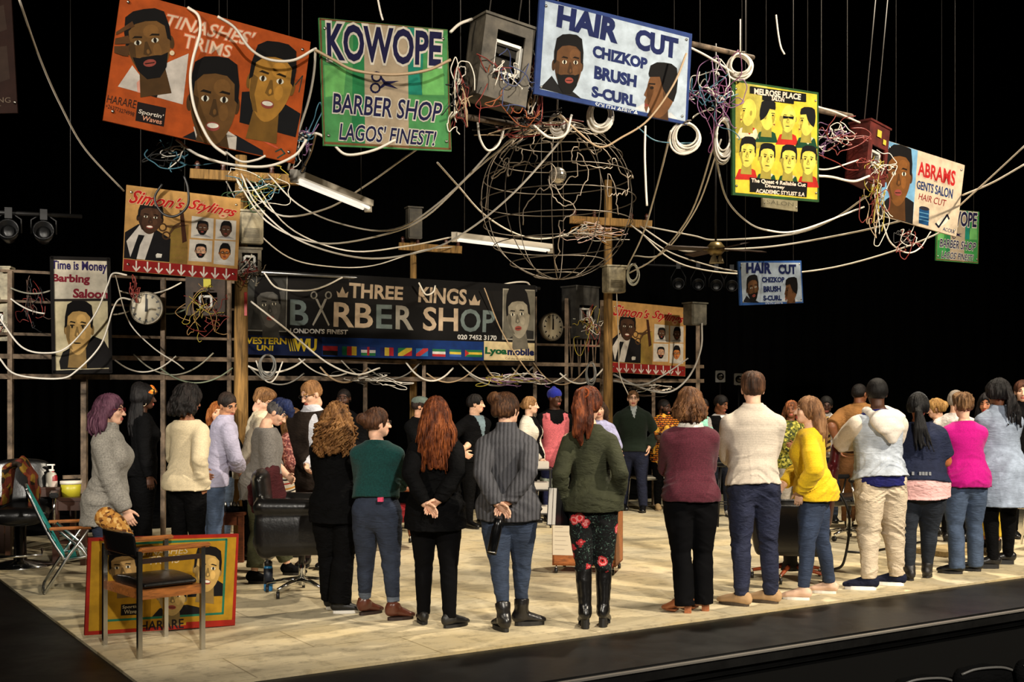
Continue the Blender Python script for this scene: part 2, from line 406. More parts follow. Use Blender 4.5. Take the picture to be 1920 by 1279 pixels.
mb = MB(); mb.box((-20, -2, -1.35), (25, 40, -1.3)); o = mb.build('floor_auditorium', mat('dark_carpet', (8, 8, 8), .95)); o.name = 'floor_hall'; tag(o, kind='structure')
def drape_fn(t, c):
    w = t.n('ShaderNodeTexWave'); t.l(t.coord(), w.inputs['Vector']); w.inputs['Scale'].default_value = .9; w.inputs['Distortion'].default_value = 1; t.bump(w.outputs['Fac'], .8, .1)
mb = MB(); mb.box((-14, 27, -1.3), (24, 27.2, 14)); o = mb.build('wall_back', mat('black_drape', (4, 4, 4), .96, 0, .05, drape_fn)); tag(o, kind='structure')
mb = MB(); mb.box((-12, -.955, -.034), (20, -.925, -.022)); o = mb.build('trim_2', mat('edge_strip', (120, 116, 110), .45, .5)); o.location = (*C0, 0); o.rotation_euler = (0, 0, STAGE_ROT); tag(o, kind='structure')
# ------------------------------------------------------------------ people
def nrm(v): v = np.asarray(v, float); return v/max(np.linalg.norm(v), 1e-9)
def ik(S, W, l1, l2, pole):
    S, W = np.asarray(S), np.asarray(W, float); d = W-S; L = np.linalg.norm(d); mx = (l1+l2)*.995
    if L > mx: W = S+d/L*mx; L = mx; d = W-S
    a = (l1*l1-l2*l2+L*L)/(2*L); hgt = math.sqrt(max(l1*l1-a*a, 0)); u = d/L
    p = np.asarray(pole, float); p = p-u*p.dot(u); p = nrm(p)
    return S+u*a+p*hgt, W
SKIN_L, SKIN_P, SKIN_T, SKIN_B, SKIN_D = (214, 160, 128), (226, 178, 150), (190, 132, 92), (120, 74, 48), (70, 42, 28)
ARM = {  # wrist (fractions of height, x outward), elbow pole, finger direction, thumb hint
 'down':   ((.150, .015, .470), (.5, -1, 0), None, (0, 1, .1)),
 'loose':  ((.165, .050, .480), (.2, -1, 0), None, (0, 1, .1)),
 'back':   ((.030, -.125, .500), (.6, -.8, 0), (-.75, -.1, -.6), (.2, -.3, .9)),
 'cross':  ((-.050, .125, .655), (1, .0, -.6), (-1, .25, .1), (0, .1, 1)),
 'front':  ((.040, .140, .560), (1, -.3, -.1), (-.7, .4, -.4), (0, .3, 1)),
 'chin':   ((.035, .150, .760), (.6, .2, -1), (-.3, .2, .9), (-.5, -.5, .3)),
 'pocket': ((.125, .050, .535), (1, -.8, 0), (-.2, .2, -1), (0, 1, .1)),
}
def hand_prims(S, W, d, t, right, sc, curl=.5, spread=.0):
    """palm, four bent fingers and a thumb; d finger direction, t thumb side"""
    d = nrm(d); t = nrm(np.asarray(t)-d*np.dot(t, d)); n = np.cross(t, d) if right else np.cross(d, t)   # n: palm faces this way
    S.tube([W-d*.03*sc, W+d*.01*sc, W+d*.05*sc, W+d*.085*sc], [(.026*sc, .02*sc), (.028*sc, .018*sc), (.04*sc, .0155*sc), (.039*sc, .0135*sc)], side=t, k=.012)
    for off, ln, up in ((.030, .068, .0), (.010, .077, .004), (-.011, .071, .002), (-.030, .055, -.004)):
        p = W+d*(.084+up)*sc+t*off*sc; dd = nrm(d+t*off*spread*8); pts = [p]; ang = 0
        for f, c in ((.45, .8), (.32, 1.0), (.23, .7)):
            ang += curl*c; q = dd*math.cos(ang)+n*math.sin(ang); p = p+q*ln*f*sc; pts.append(p)
        S.tube(pts, [.0092*sc, .0088*sc, .0082*sc, .0068*sc], k=.004)
    b = W+d*.022*sc+t*.03*sc+n*.008*sc; td = nrm(d*.72+t*.62+n*.35)
    p1 = b+td*.032*sc; p2 = p1+nrm(td+d*.5+n*.35*curl)*.03*sc; p3 = p2+nrm(td*.4+d+n*.5*curl)*.022*sc
    S.tube([W+d*.012*sc+t*.014*sc, b, p1, p2, p3], [.017*sc, .0145*sc, .0115*sc, .0098*sc, .0075*sc], k=.007)
def merge(*parts):
    V, Q, M = [], [], []; b = 0
    for v, q, m in parts:
        if len(v) == 0: continue
        V.append(v); Q.append(np.asarray(q)+b); M.append(np.full(len(q), m) if np.isscalar(m) else m); b += len(v)
    return np.concatenate(V), np.concatenate(Q), np.concatenate(M)
def uvball(c, r, n=10, m=7):
    v, f = [], []
    for i in range(m+1):
        p = math.pi*i/m
        for k in range(n):
            t = 2*math.pi*k/n; v.append((c[0]+r[0]*math.sin(p)*math.cos(t), c[1]+r[1]*math.sin(p)*math.sin(t), c[2]+r[2]*math.cos(p)))
    for i in range(m):
        for k in range(n): f.append((i*n+k, (i+1)*n+k, (i+1)*n+(k+1) % n, i*n+(k+1) % n))
    return np.array(v), np.array(f)
def tubes_np(paths, r, n=5):
    mb = MB()
    for p in paths: mb.tube(p, r if np.isscalar(r) else list(r), n)
    return mb
class Person:
    def __init__(s, label, px, fy, top, face, look=None, pitch=0.0, tilt=0.0, skin_c=SKIN_L, fem=False, w=1.0, belly=0.0, bust=None,
                 feet=None, toes=(0, 0), headpx=None, bow=0.0, armL='down', armR='down', hscale=1.0, headfwd=0.0, handL=None, handR=None, headz=0.0, knees=0.0):
        s.root = FL(px, fy); s.d = s.root[1]; s.ppm = F/s.d; s.fem = fem; s.w = w; s.face = face
        s.h = h = CAMZ+(HZ-top)/s.ppm-.015
        s.hd = math.radians(face); s.right = np.array((math.cos(s.hd), -math.sin(s.hd), 0)); s.fwd = np.array((math.sin(s.hd), math.cos(s.hd), 0))
        s.E = empty('person', s.root, label, 'person', rz=-s.hd)
        lx = 0 if headpx is None else (headpx-px)/s.ppm
        s.lean = np.array((lx*s.right[0], lx*s.fwd[0]+bow, 0)); s.bust = (.0 if not fem else 1.0) if bust is None else bust; s.belly = belly
        s.skin = skin(skin_c); s.hq = h*.137/.235*hscale*(1.0 if not fem else .98); s.vox = .0085*max(1, min(1.5, s.d/10))
        # skeleton
        sw = (.088 if fem else .103)*h*(1+.5*(w-1))
        s.S = {1: s.T(.785)+(sw, -.004*h, 0), -1: s.T(.785)+(-sw, -.004*h, 0)}
        s.El, s.W, s.hand = {}, {}, {}
        for sg, a, hp in ((1, armR, handR), (-1, armL, handL)):
            if isinstance(a, str):
                wf, pole, dr, th = ARM[a]; f = np.array((sg, 1, 1)); wr = np.array(wf)*h*f; wr[0] += sg*.03*(w-1)*h
                wr = wr+s.T(wf[2])*(1, 1, 0); pole = np.array(pole)*f; dr = None if dr is None else np.array(dr)*f; th = np.array(th)*f
            else:
                wr = a['w'] if len(a['w']) == 3 else s.L(*a['w'][:2], a['w'][3]); pole = np.array(a.get('pole', (sg, -.5, 0)))
                dr = a.get('dir'); th = np.array(a.get('th', (0, 1, .1)))
            if hp is not None: wr = s.L(*hp)
            e, wr = ik(s.S[sg], wr, .166*h, .146*h, pole); s.El[sg] = e; s.W[sg] = wr
            s.hand[sg] = (nrm(wr-e) if dr is None else nrm(dr), th)
        if feet: s.A = {}; 
        if feet:
            for sg, (x, y) in zip((-1, 1), feet): q = s.loc(FL(x, y)); s.A[sg] = np.array((q[0], q[1], .048*h))
        else: s.A = {sg: np.array((sg*.058*h*w, 0, .048*h)) for sg in (-1, 1)}
        s.toes = {-1: toes[0], 1: toes[1]}
        s.H = {sg: np.array((sg*.052*h*w, -.01, .505*h)) for sg in (-1, 1)}
        s.K = {}
        for sg in (-1, 1):
            m = s.H[sg]*.48+s.A[sg]*.52; s.K[sg] = m+(0, .012+knees, 0)
        # head
        yaw = math.radians((look-face) if look is not None else 0)
        s.R = np.array(Matrix.Rotation(-yaw, 3, 'Z') @ Matrix.Rotation(math.radians(pitch), 3, 'X') @ Matrix.Rotation(math.radians(tilt), 3, 'Y'))
        s.HC = s.T(1.0)+(0, .012+headfwd, -.118*s.hq/1.0+headz-headfwd*.35); s.body_done = False
    def loc(s, w): w = np.asarray(w)-s.root; return np.array((w.dot(s.right), w.dot(s.fwd), w[2]))
    def L(s, px, py, dd=0): return s.loc(P(px, py, s.d+dd))
    def T(s, z):
        t = min(max((z-.5)/.36, 0), 1); t = t*t*(3-2*t)*.5+t*.5
        return s.lean*t+np.array((0, 0, z*s.h))
    def hp(s, x, y, z): return s.HC+s.R @ (np.array((x, y, z))*s.hq)
    # torso nodes (z, half width, half depth, forward shift) as fractions of height
    def nodes(s):
        w = s.w
        if s.fem: n = [(.47, .090, .066, -.008), (.52, .106, .076, -.010), (.57, .096, .068, -.002), (.63, .079, .058, .004), (.70, .083, .062, .006), (.755, .086, .062, .003), (.788, .082, .054, -.003), (.813, .063, .047, -.007), (.836, .044, .040, -.008), (.860, .034, .034, -.005)]
        else: n = [(.47, .080, .062, 0), (.52, .094, .070, -.004), (.57, .090, .066, 0), (.63, .087, .062, .004), (.70, .096, .066, .006), (.755, .100, .067, .002), (.788, .096, .060, -.004), (.814, .075, .051, -.008), (.838, .052, .044, -.009), (.862, .039, .037, -.005)]
        return [(z, a*(1+(w-1)*(1 if z < .8 else .3)), b*(1+(w-1)*(1.1 if z < .78 else .2)), y) for z, a, b, y in n]
    def body(s, hairc=(30, 20, 15), beard=None, arms=0.35, legs=True, neckdrop=.0, lips=None):
        h, q = s.h, s.hq; parts = []
        S = SDF(.014); nd = s.nodes()
        S.tube([s.T(z)+(0, y*h, 0) for z, a, b, y in nd if z > .5], [(a*h*.88, b*h*.85) for z, a, b, y in nd if z > .5], k=.03, flat=(True, False))
        for sg in (1, -1):
            S.tube([s.S[sg]+(-sg*.03, 0, -.01), s.S[sg], s.El[sg]], [.04*h*.9, .034*h*.9, .024*h], k=.03)
            S.tube([s.El[sg], s.W[sg]], [.023*h, .0155*h], k=.02)
            S.tube([s.H[sg], s.K[sg], s.A[sg]], [.05*h*.95*s.w, .032*h, .018*h], k=.03)
            A = s.A[sg]; an = math.radians(s.toes[sg]); fx = np.array((math.sin(an), math.cos(an), 0))
            S.tube([A*(1, 1, 0)-fx*.012+(0, 0, .055), A*(1, 1, 0)+fx*.10+(0, 0, .045)], [.022, .018], k=.015)
        v, f = S.mesh(); parts.append((v, f, 0))
        S = SDF(.0058 if s.d < 13.5 else .0068)                       # head and neck
        R = s.R; hp = s.hp; E = lambda x, y, z, a, b, c, **k: S.ell(hp(x, y, z), np.array((a, b, c))*q, R, **k)
        E(0, -.012, .03, .076, .096, .086, k=.01); E(0, .022, -.03, .063, .07, .078, k=.02); E(0, .052, -.082, .036, .036, .03, k=.02)
        S.tube([hp(0, -.022, -.03), hp(0, -.03, -.10), s.T(.855)+(0, -.008, 0), s.T(.80)+(0, -.01, 0)], [.052*q, (.054 if not s.fem else .046)*q, (.058 if not s.fem else .050)*q, .062*q], k=.02)
        for sx in (-1, 1):
            E(sx*.032, .095, .008, .018, .012, .011, k=.012, sub=True)
            S.tube([hp(sx*.014, .086, .022), hp(sx*.046, .074, .024)], [.010*q, .008*q], k=.012)
            E(sx*.076, -.004, -.006, .010, .020, .032, k=.006); E(sx*.04, .062, -.022, .02, .02, .02, k=.02)
        S.tube([hp(0, .088, .012), hp(0, .106, -.022), hp(0, .110, -.032)], [.008*q, .0105*q, .013*q], k=.008)
        E(.012, .099, -.034, .008, .009, .007, k=.006); E(-.012, .099, -.034, .008, .009, .007, k=.006)
        E(0, .086, -.060, .024, .014, .006, k=.005); E(0, .085, -.071, .020, .014, .007, k=.005)
        v, f = S.mesh()
        c = (v[f].mean(1)-s.HC) @ R/q; m = np.zeros(len(f), int); x, y, z = c.T; ax = np.abs(x)
        m[(y > .07) & (z < -.053) & (z > -.079) & (ax < .025)] = 1
        m[(y > .055) & (z > .020+.12*(ax-.015)*(ax < .03)) & (z < .034) & (ax > .012) & (ax < .05)] = 2
        if beard is not None: m[((z < -.045) & (y > -.005-.0) & (z > -.125) & (m == 0) & ~((y > .07) & (z > -.082) & (ax < .03))) | ((y > .075) & (z < -.044) & (z > -.054) & (ax < .03)) | ((z < -.01) & (z > -.06) & (ax > .055) & (y > 0) & (y < .03))] = 2
        parts.append((v, f, m))
        for sx in (-1, 1):
            v, f = uvball((0, 0, 0), (.0112, .0112, .0095)); cc = v[f].mean(1); fm = np.where((cc[:, 1] > .007) & (np.hypot(cc[:, 0]-.0, cc[:, 2]) < .0072), 4, 3)
            v = s.HC+(np.array((sx*.032, .0775, .007))+v) @ R.T*q if False else s.HC+((np.array((sx*.032, .0775, .007))+v)*q) @ R.T
            parts.append((v, f, fm))
        for sg in (1, -1):                                            # forearm and hand with fingers
            S = SDF(.0046 if s.d < 12 else .0062); e, w = s.El[sg], s.W[sg]; d, t = s.hand[sg]
            if arms >= 1: S.tube([s.S[sg]+(0, 0, -.02), s.S[sg]*.5+e*.5, e], [.034*h*s.w, .031*h*s.w, .025*h*s.w], k=.01)
            a0 = e+(w-e)*(0 if arms >= .9 else 1-arms)
            S.tube([a0, a0*.6+w*.4, w], [.0255*h*(s.w if arms >= 1 else 1), .0245*h, .0165*h], k=.012)
            hand_prims(S, w, d, t, sg > 0, h/1.72*(.93 if s.fem else 1.02), curl=.42 if s.d < 12 else .5)
            v, f = S.mesh(); parts.append((v, f, 0))
        V, Q, M = merge(*parts)
        o = np_mesh('body', V, Q, [s.skin, skin(lips or (170, 92, 80)), hairm(hairc), mat('eye_white', (140, 130, 122), .3), mat('iris', (25, 18, 14), .15)], s.E, M)
        return s
    def top(s, name, m, hem=.50, sleeve=1.0, loose=.012, neck='crew', flare=0.0, fold=.006, ext=None, regions=(), mats=(), cuffl=.006, sl=None, neckw=1.0, vox=None, z1=None, slit=0, taper=None):
        h = s.h; S = SDF(vox or s.vox); nd = s.nodes(); lo = loose; zt = {'crew': .850, 'v': .846, 'turtle': .878, 'collar': .864, 'scoop': .834}[neck] if z1 is None else z1
        P_, R_ = [], []
        zz = sorted(set([hem]+[n[0] for n in nd if hem < n[0] < zt]+[zt]))
        za = [n[0] for n in nd]
        for z in zz:
            a, b, y = (np.interp(z, za, [n[i] for n in nd]) for i in (1, 2, 3))
            if z < .47: a, b, y = .104*s.w, .082*s.w, -.006
            k = max(0, (.66-z)/.2); L = lo*(1 if z < .8 else .6)+flare*k
            if taper and z < hem+.03: L *= taper
            if z > .83: a, b = a*neckw, b*neckw
            if z < .60: g = min(1, (.60-z)/.06); b += .008*g; y -= .006*g
            if z < .545: a = max(a, (.113 if s.fem else .106)*s.w); b = max(b, .080*s.w)
            if lo >= .02 and .5 < z < .72: a = max(a, .088*s.w)
            P_.append(s.T(z)+(0, y*h, 0)); R_.append((a*h+L, b*h+L+(.0 if z > .8 else .004)))
        S.tube(P_, R_, k=.03, flat=(True, True))
        if neck in ('turtle',): S.tube([s.T(.84), s.T(.88)+(0, .002, 0)], [(.046*h, .044*h), (.041*h, .042*h)], k=.012, flat=(True, True))
        if neck == 'collar': S.tube([s.T(.842), s.T(.873)+(0, -.004, 0)], [(.05*h, .045*h), (.043*h, .043*h)], k=.008, flat=(True, True))
        if s.bust and hem < .72:
            for sg in (1, -1): S.ell(s.T(.722)+(sg*.043*h*s.w, .052*h*(1+.6*(s.w-1)), 0), np.array((.044, .04, .046))*h*s.bust+lo*.5, k=.035)
        if s.belly: S.ell(s.T(.585)+(0, .035*h, 0), (.085*h+s.belly, .05*h+s.belly, .085*h), k=.05)
        if hem < .54:
            pass
        if sleeve > 0:
            for sg in (1, -1):
                s0, e, w = s.S[sg], s.El[sg], s.W[sg]; L = lo*.9+.004 if sl is None else sl
                p = [s0+(-sg*.040*h, 0, -.016*h), s0+(-sg*.002*h, 0, -.006*h)]; r = [.038*h+L*.5, .0335*h*(1+.5*(s.w-1))+L*.75]
                if sleeve <= .55:
                    p.append(s0+(e-s0)*sleeve/.55); r.append(.033*h*(1+.5*(s.w-1))+L*1.1)
                else:
                    p += [s0*.5+e*.5, e]; r += [.032*h*(1+.4*(s.w-1))+L*.9, .028*h+L*.9]
                    f = (sleeve-.55)/.45; p += [e+(w-e)*f*.55, e+(w-e)*f*.93, e+(w-e)*f]; r += [.026*h+L, .020*h+L*.7, .019*h+cuffl]
                S.tube(p, r, k=.028, flat=(False, True))
        if ext: ext(S)
        fd = fold; sd = random.random()*20
        def disp(x, y, z):
            zz_ = z/h; g = 1-np.clip((zz_-.79)/.04, 0, 1); wst = np.exp(-((zz_-max(hem+.05, .53))/.05)**2)+.6*np.exp(-((zz_-.62)/.05)**2)
            dg = vnoise(x*3.5+sd, y*3.5, z*5)*.5
            fl = np.abs(vnoise(x*4+sd, y*4, z*21+dg*5+np.abs(x)*9))
            vf = np.abs(vnoise(x*17+sd, y*9, z*2.5+dg*3))
            return (vnoise(x*6+sd, y*6, z*8)*fd*.7-(.35-fl)*fd*(.5+1.5*wst)*1.5*(fl < .35)-(.25-vf)*fd*1.4*(vf < .25)*np.clip((.72-zz_)/.1, 0, 1))*g
        v, f = S.mesh(disp)
        mi = np.zeros(len(f), int)
        if regions:
            c = v[f].mean(1); t = np.array([s.T(z/h) for z in c[:, 2]]); rel = (c-t)/h; rel[:, 2] = c[:, 2]/h
            for i, fn in enumerate(regions): mi[fn(*rel.T)] = i+1
        return np_mesh(name, v, f, [m]+list(mats), s.E, mi)
    def legs_(s, name, m, ank=.045, loose=.008, waist=.60, flare=0.0, fold=.005, knee=1.0, skirt=None, crotch=.47, ext=None, regions=(), mats=()):
        h = s.h; S = SDF(s.vox); nd = s.nodes(); za = [n[0] for n in nd]; P_, R_ = [], []
        for z in (.49, .52, .57, waist):
            a, b, y = (np.interp(z, za, [n[i] for n in nd]) for i in (1, 2, 3)); P_.append(s.T(z)+(0, y*h, 0)); R_.append((a*h+.006, b*h+.006))
        S.tube(P_, R_, k=.03, flat=(False, True))
        for sg in (1, -1):
            S.ell((sg*.044*h*s.w, -.040*h, .515*h), np.array((.052, .044, .052))*h*s.w, k=.03)
            H, K, A = s.H[sg], s.K[sg], s.A[sg]; f = (ank*h-K[2])/(A[2]-K[2]); B = K+(A-K)*f
            M_ = H*.5+K*.5; C_ = K+(B-K)*.35+(0, -.010, 0)
            tw = (1.05 if s.fem else 1.0)*s.w
            S.tube([H+(0, 0, .01), M_+(0, 0, .02), K, C_, B], [(.058*h*tw+loose, .060*h*tw+loose), (.052*h*tw+loose, .054*h*tw+loose), (.036*h*(1+.5*(s.w-1))+loose)*knee, .033*h*(1+.4*(s.w-1))+loose+flare*.4, .024*h+loose+flare], k=.018, flat=(False, True))
        if ext: ext(S)
        sd = random.random()*20
        K0 = .27*h
        def disp(x, y, z):
            g = np.exp(-((z-K0)/.10)**2)+np.exp(-((z-.46*h)/.09)**2)+np.exp(-((z-ank*h-.04)/.06)**2)+.25
            fl = np.abs(vnoise(x*5+sd, y*5, z*24+np.abs(x)*14+y*6)); return vnoise(x*6+sd, y*6, z*20+x*8)*fold*.8*g-(.3-fl)*fold*3.2*g*(fl < .3)
        v, f = S.mesh(disp, zmin=.012)
        mi = np.zeros(len(f), int)
        if regions:
            c = v[f].mean(1)/h
            for i, fn in enumerate(regions): mi[fn(*c.T)] = i+1
        return np_mesh(name, v, f, [m]+list(mats), s.E, mi)
    def shoes(s, m, kind='shoe', sole=(25, 22, 20), shaft=0.0, heel=0.0, solem=None, name='shoe', width=1.0, th=.022, shaftr=None, lace=None):
        h = s.h; q = h/1.7*(.94 if s.fem else 1.04)
        for sg in (-1, 1):
            A = s.A[sg]; an = math.radians(s.toes[sg]); fx = np.array((math.sin(an), math.cos(an), 0)); sx = np.array((fx[1], -fx[0], 0)); b = A*(1, 1, 0)
            S = SDF(.0075 if s.d < 12 else .011); z0 = th
            pt = lambda y, z, x=0: b+fx*y*q+sx*x*q+np.array((0, 0, z))
            S.tube([pt(-.045, z0+.035+heel), pt(.0, z0+.042+heel), pt(.075, z0+.026+heel*.5), pt(.145, z0+.014), pt(.178, z0+.008)],
                   [(.034*q*width, .045*q), (.037*q*width, .05*q), (.042*q*width, .038*q), (.045*q*width, .027*q), (.032*q*width, .02*q)], side=sx, k=.015)
            S.tube([pt(-.008, z0+.04+heel), pt(-.008, .085+z0+heel*.6)], [.042*q, .038*q], k=.02, flat=(False, True))
            if shaft > 0:
                top = A+(s.K[sg]-A)*shaft
                S.tube([pt(-.01, .07+heel), A*.65+top*.35+(0, -.004, 0), A*.25+top*.75+(0, -.008, 0), top], [.043*q, .048*q+(shaftr or 0)*.6, .054*q+(shaftr or 0), .056*q+(shaftr or 0)], k=.03, flat=(False, True))
            v, f = S.mesh(lambda x, y, z: vnoise(x*25, y*25, z*40)*.0025*(z > .05), zmin=z0*.8)
            o = np_mesh(name, v, f, m, s.E)
            mb = MB(); n = 20; out = []
            for i in range(n):
                t = 2*math.pi*i/n; c, sn = math.cos(t), math.sin(t); y = .064+.12*c; wd = (.043 if c > -.3 else .038)*width*(1-.25*max(0, c-.6)/.4)
                out.append(pt(y, 0, wd*sn*1.02*abs(sn)**-.25 if abs(sn) > .02 else 0))
            if heel > .02:
                mb.slab([p+np.array((0, 0, .012)) for p in out if (p-b).dot(fx) > .04*q], (0, 0, .012)); hb = [p for p in out if (p-b).dot(fx) < .025*q]
                mb.slab([p+np.array((0, 0, .001)) for p in hb], (0, 0, heel+th+.004))
                hb2 = [p+np.array((0, 0, heel+th-.01)) for p in out if (p-b).dot(fx) < .06*q]
            else: mb.slab([p+np.array((0, 0, .001)) for p in out], (0, 0, th))
            mb.build('sole', solem or mat('rubber', sole, .6), o)
            if lace is not None:
                lb = MB()
                for i in range(7):
                    z = .075+.02*i; c = b+fx*(.045-.0035*i*2)*q+np.array((0, 0, z)); lb.tube([c-sx*.022+fx*.0, c+fx*.012, c+sx*.022], .0035, 5)
                lb.tube([c, c+fx*.02+sx*.03-np.array((0, 0, .03)), c+fx*.01+sx*.045-np.array((0, 0, .075))], .003, 5)
                lb.build('lace', lace, o)
    # ---------------- hair
    def hair(s, kind, c, c2=None, L=.3, th=.012, name='hair', bun=None, n=14, curl=0.0, r=.42, parts=None, spread=1.0, low=.004, seed=1, front=False, wisp=0, arc=1.5):
        q = s.hq; R = s.R; hp = s.hp; S = SDF(.0068 if s.d < 12 else .0085); rnd = random.Random(seed); m = hairm(c, c2, r)
        E = lambda x, y, z, a, b, cc, **k: S.ell(hp(x, y, z), np.array((a, b, cc))*q, R, **k)
        t0 = .003 if kind == 'top' else th
        E(0, -.014, .032, .078+t0, .098+t0, .088+t0*1.1, k=.012)
        if kind in ('short', 'fade', 'top'):
            E(0, -.045, .004, .072+th*.5, .062+th*.6, .052, k=.02)
        if kind == 'afro': E(0, -.03, .03, .10+th, .11+th, .11+th, k=.03)
        if kind == 'top': E(0, -.008, .066, .074+th, .096+th, .06+th, k=.02); E(0, .045, .10, .058, .062, .032, k=.03)
        if kind in ('long', 'bob', 'pony', 'curly', 'braids'):
            E(0, -.04, -.01, .082+th*.8, .07+th, .075, k=.03)
        if kind == 'pony': pass
        if kind in ('long', 'bob', 'curly', 'braids'):
            for i in range(n):
                a = (-1+2*i/(n-1))*(1.75 if front else arc); sp = spread*(1+.15*rnd.random())
                x, y = math.sin(a), -math.cos(a); Li = L*(1-.12*rnd.random())*(1 if abs(a) < 1.2 else .85)
                p0 = hp(.078*x, -.012+.092*y, .01); dn = np.array((0, 0, -1.)); o = s.R @ np.array((x*.02, y*.03 if y < 0 else 0, 0))*sp*q
                p1 = p0+dn*Li*.35+o*.8; p2 = p0+dn*Li*.7+o*1.2+np.array(((rnd.random()-.5)*.03, (rnd.random()-.5)*.02, 0)); p3 = p0+dn*Li+o*(1.1 if curl == 0 else 1.5)+np.array(((rnd.random()-.5)*.04, 0, 0))
                rr = (.027 if kind != 'braids' else .014)*q*(1+.5*curl)
                S.tube([p0, p1, p2, p3], [rr*1.05, rr*1.15, rr, rr*.45], k=.022 if kind != 'braids' else .008)
        # the face, ears and nape stay free
        if kind != 'hat':
            E(0, .112, -.038, .070 if kind != 'fade' else .074, .066, .102, k=.012, sub=True)
        if kind in ('short', 'fade', 'top', 'pony', 'cap'):
            E(0, .02, -.165, .26, .38, .117+low, k=.01, sub=True)
            for sx in (-1, 1): E(sx*.088, .012, -.03, .03, .034, .04, k=.008, sub=True)
        for b in (bun or []):
            S.ell(hp(*b[:3]), np.array(b[3:6] if len(b) > 4 else (b[3],)*3)*q, R, k=.02)
        for tb in (parts or []):
            S.tube([hp(*p) for p in tb[0]], [x*q for x in tb[1]], k=.018)
        amp = .0062 if kind not in ('fade',) else .001; amp *= (1+2.2*curl)
        hc = s.HC
        def disp(x, y, z):
            l = np.stack([x-hc[0], y-hc[1], z-hc[2]], -1) @ R; a = np.arctan2(l[..., 0], -l[..., 1]-.02)
            if kind == 'afro': return vnoise(x*60, y*60, z*60)*.006
            return vnoise(a*8+seed+z*2, z*(7+30*curl), l[..., 1]*7)*amp+(np.abs(vnoise(a*20+z*4, z*(8+30*curl)+seed, l[..., 1]*14))-.3)*amp*1.3
        v, f = S.mesh(disp)
        o = np_mesh(name, v, f, m, s.E)
        if wisp:
            ws = []
            for i in range(wisp):
                a = (rnd.random()*2-1)*arc; x, y = math.sin(a), -math.cos(a); p = hp(.088*x, -.012+.104*y, .05*rnd.random()); ln = L*(.6+.5*rnd.random()); ph = rnd.random()*6
                oo = s.R @ np.array((x*.03, y*.04, 0))*q*spread*1.3; cr = .004+.014*curl; jx = (rnd.random()-.5)*.05
                ws.append([p+np.array((jx*t, 0, -ln*t))+oo*min(1, t*2)+np.array((math.sin(t*(8+22*curl)+ph)*cr, math.cos(t*(8+22*curl)+ph)*cr, 0)) for t in np.linspace(0, 1, 18)])
            b = tubes_np(ws, [.0045+.0035*math.sin(math.pi*t) for t in np.linspace(.1, 1, 18)], 5).build('loose_strands', m, s.E)
        return o
    def glasses(s, c=(20, 18, 18)):
        mb = MB(); q = s.hq
        for sx in (-1, 1):
            mb.tube([s.hp(sx*.034+.021*math.cos(t), .102, .006+.016*math.sin(t)) for t in np.linspace(0, 2*math.pi, 13)[:-1]], .0022, 5, closed=True)
            mb.tube([s.hp(sx*.055, .100, .010), s.hp(sx*.076, .06, .010), s.hp(sx*.080, -.005, .006)], .0022, 5)
        mb.tube([s.hp(-.013, .103, .008), s.hp(0, .108, .010), s.hp(.013, .103, .008)], .002, 5)
        return mb.build('glasses', mat('glasses_frame', c, .3), s.E)
    def tubepart(s, name, m, pts, r, n=8, closed=False):
        return MB().tube(pts, r, n, closed=closed).build(name, m, s.E)
    def blob(s, name, m, fn, vox=.008, disp=None, zmin=None):
        S = SDF(vox); fn(S); v, f = S.mesh(disp, zmin); return np_mesh(name, v, f, m, s.E)
# ------------------------------------------------------------------ the company on the stage
BLK = (9, 9, 10)
def black(): return cloth(BLK, .7, 1.3)
def fy_(d): return HZ+CAMZ*F/d
front_v = lambda zc, w0, zt=.86: (lambda x, y, z: (y > .01) & (z > zc) & (np.abs(x) < w0*np.clip((z-zc)/(zt-zc), 0, 1)))
# --- left side
p = Person('person with a purple bob in a pale grey cable knit jumper, leftmost of the crowd', 204, 1158, 738, 88, look=88, fem=True, w=.95, bust=1.05, skin_c=SKIN_P, handR=(238, 966, -.16), feet=[(196, 1150), (204, 1170)], toes=(0, 5))
p.body((90, 60, 60)); p.hair('bob', (92, 54, 74), (140, 96, 116), L=.19, th=.016, n=13, seed=4, wisp=30); p.glasses((110, 20, 25))
p.top('jumper', knit((150, 146, 138)), hem=.425, loose=.022, flare=.016, neck='turtle', fold=.009, cuffl=.012); p.legs_('jeans', denim((50, 58, 78)), loose=.008); p.shoes(leather((30, 24, 22)))
p = Person('person in black with a patterned orange headscarf and black locs down the back', 268, fy_(12), 722, 65, look=75, fem=True, skin_c=SKIN_D, w=1.04)
p.body((12, 10, 10)); p.top('black_top', black(), hem=.48, loose=.012); p.legs_('trousers', black(), loose=.014, flare=.02); p.shoes(leather(BLK))
p.hair('braids', (14, 12, 13), (34, 30, 30), L=.42, th=.03, n=16, spread=1.2, bun=[(0, -.05, .10, .07)], seed=8)
p.blob('headscarf', pattern('headscarf_cloth', [(0, (190, 92, 20)), (.35, (230, 170, 70)), (.6, (30, 18, 14)), (.8, (200, 110, 30))], 'voronoi', 45, (190, 100, 30)), lambda S: (S.tube([p.hp(.08, .0, .045), p.hp(.06, .075, .06), p.hp(0, .1, .065), p.hp(-.06, .075, .06), p.hp(-.08, 0, .045)], [.022, .026, .028, .026, .022], k=.01), S.ell(p.hp(0, .07, .095), (.04, .035, .04), k=.02)))
p.tubepart('hoop_earring', metal((220, 200, 170)), [p.hp(.08, .0+.022*math.cos(t), -.058+.022*math.sin(t)) for t in np.linspace(0, 6.28, 14)[:-1]], .003, 5, True)
MB().box((-.05, -.155, .83), (.05, -.14, .86)).build('belt_tag', plain((150, 110, 150)), p.E)
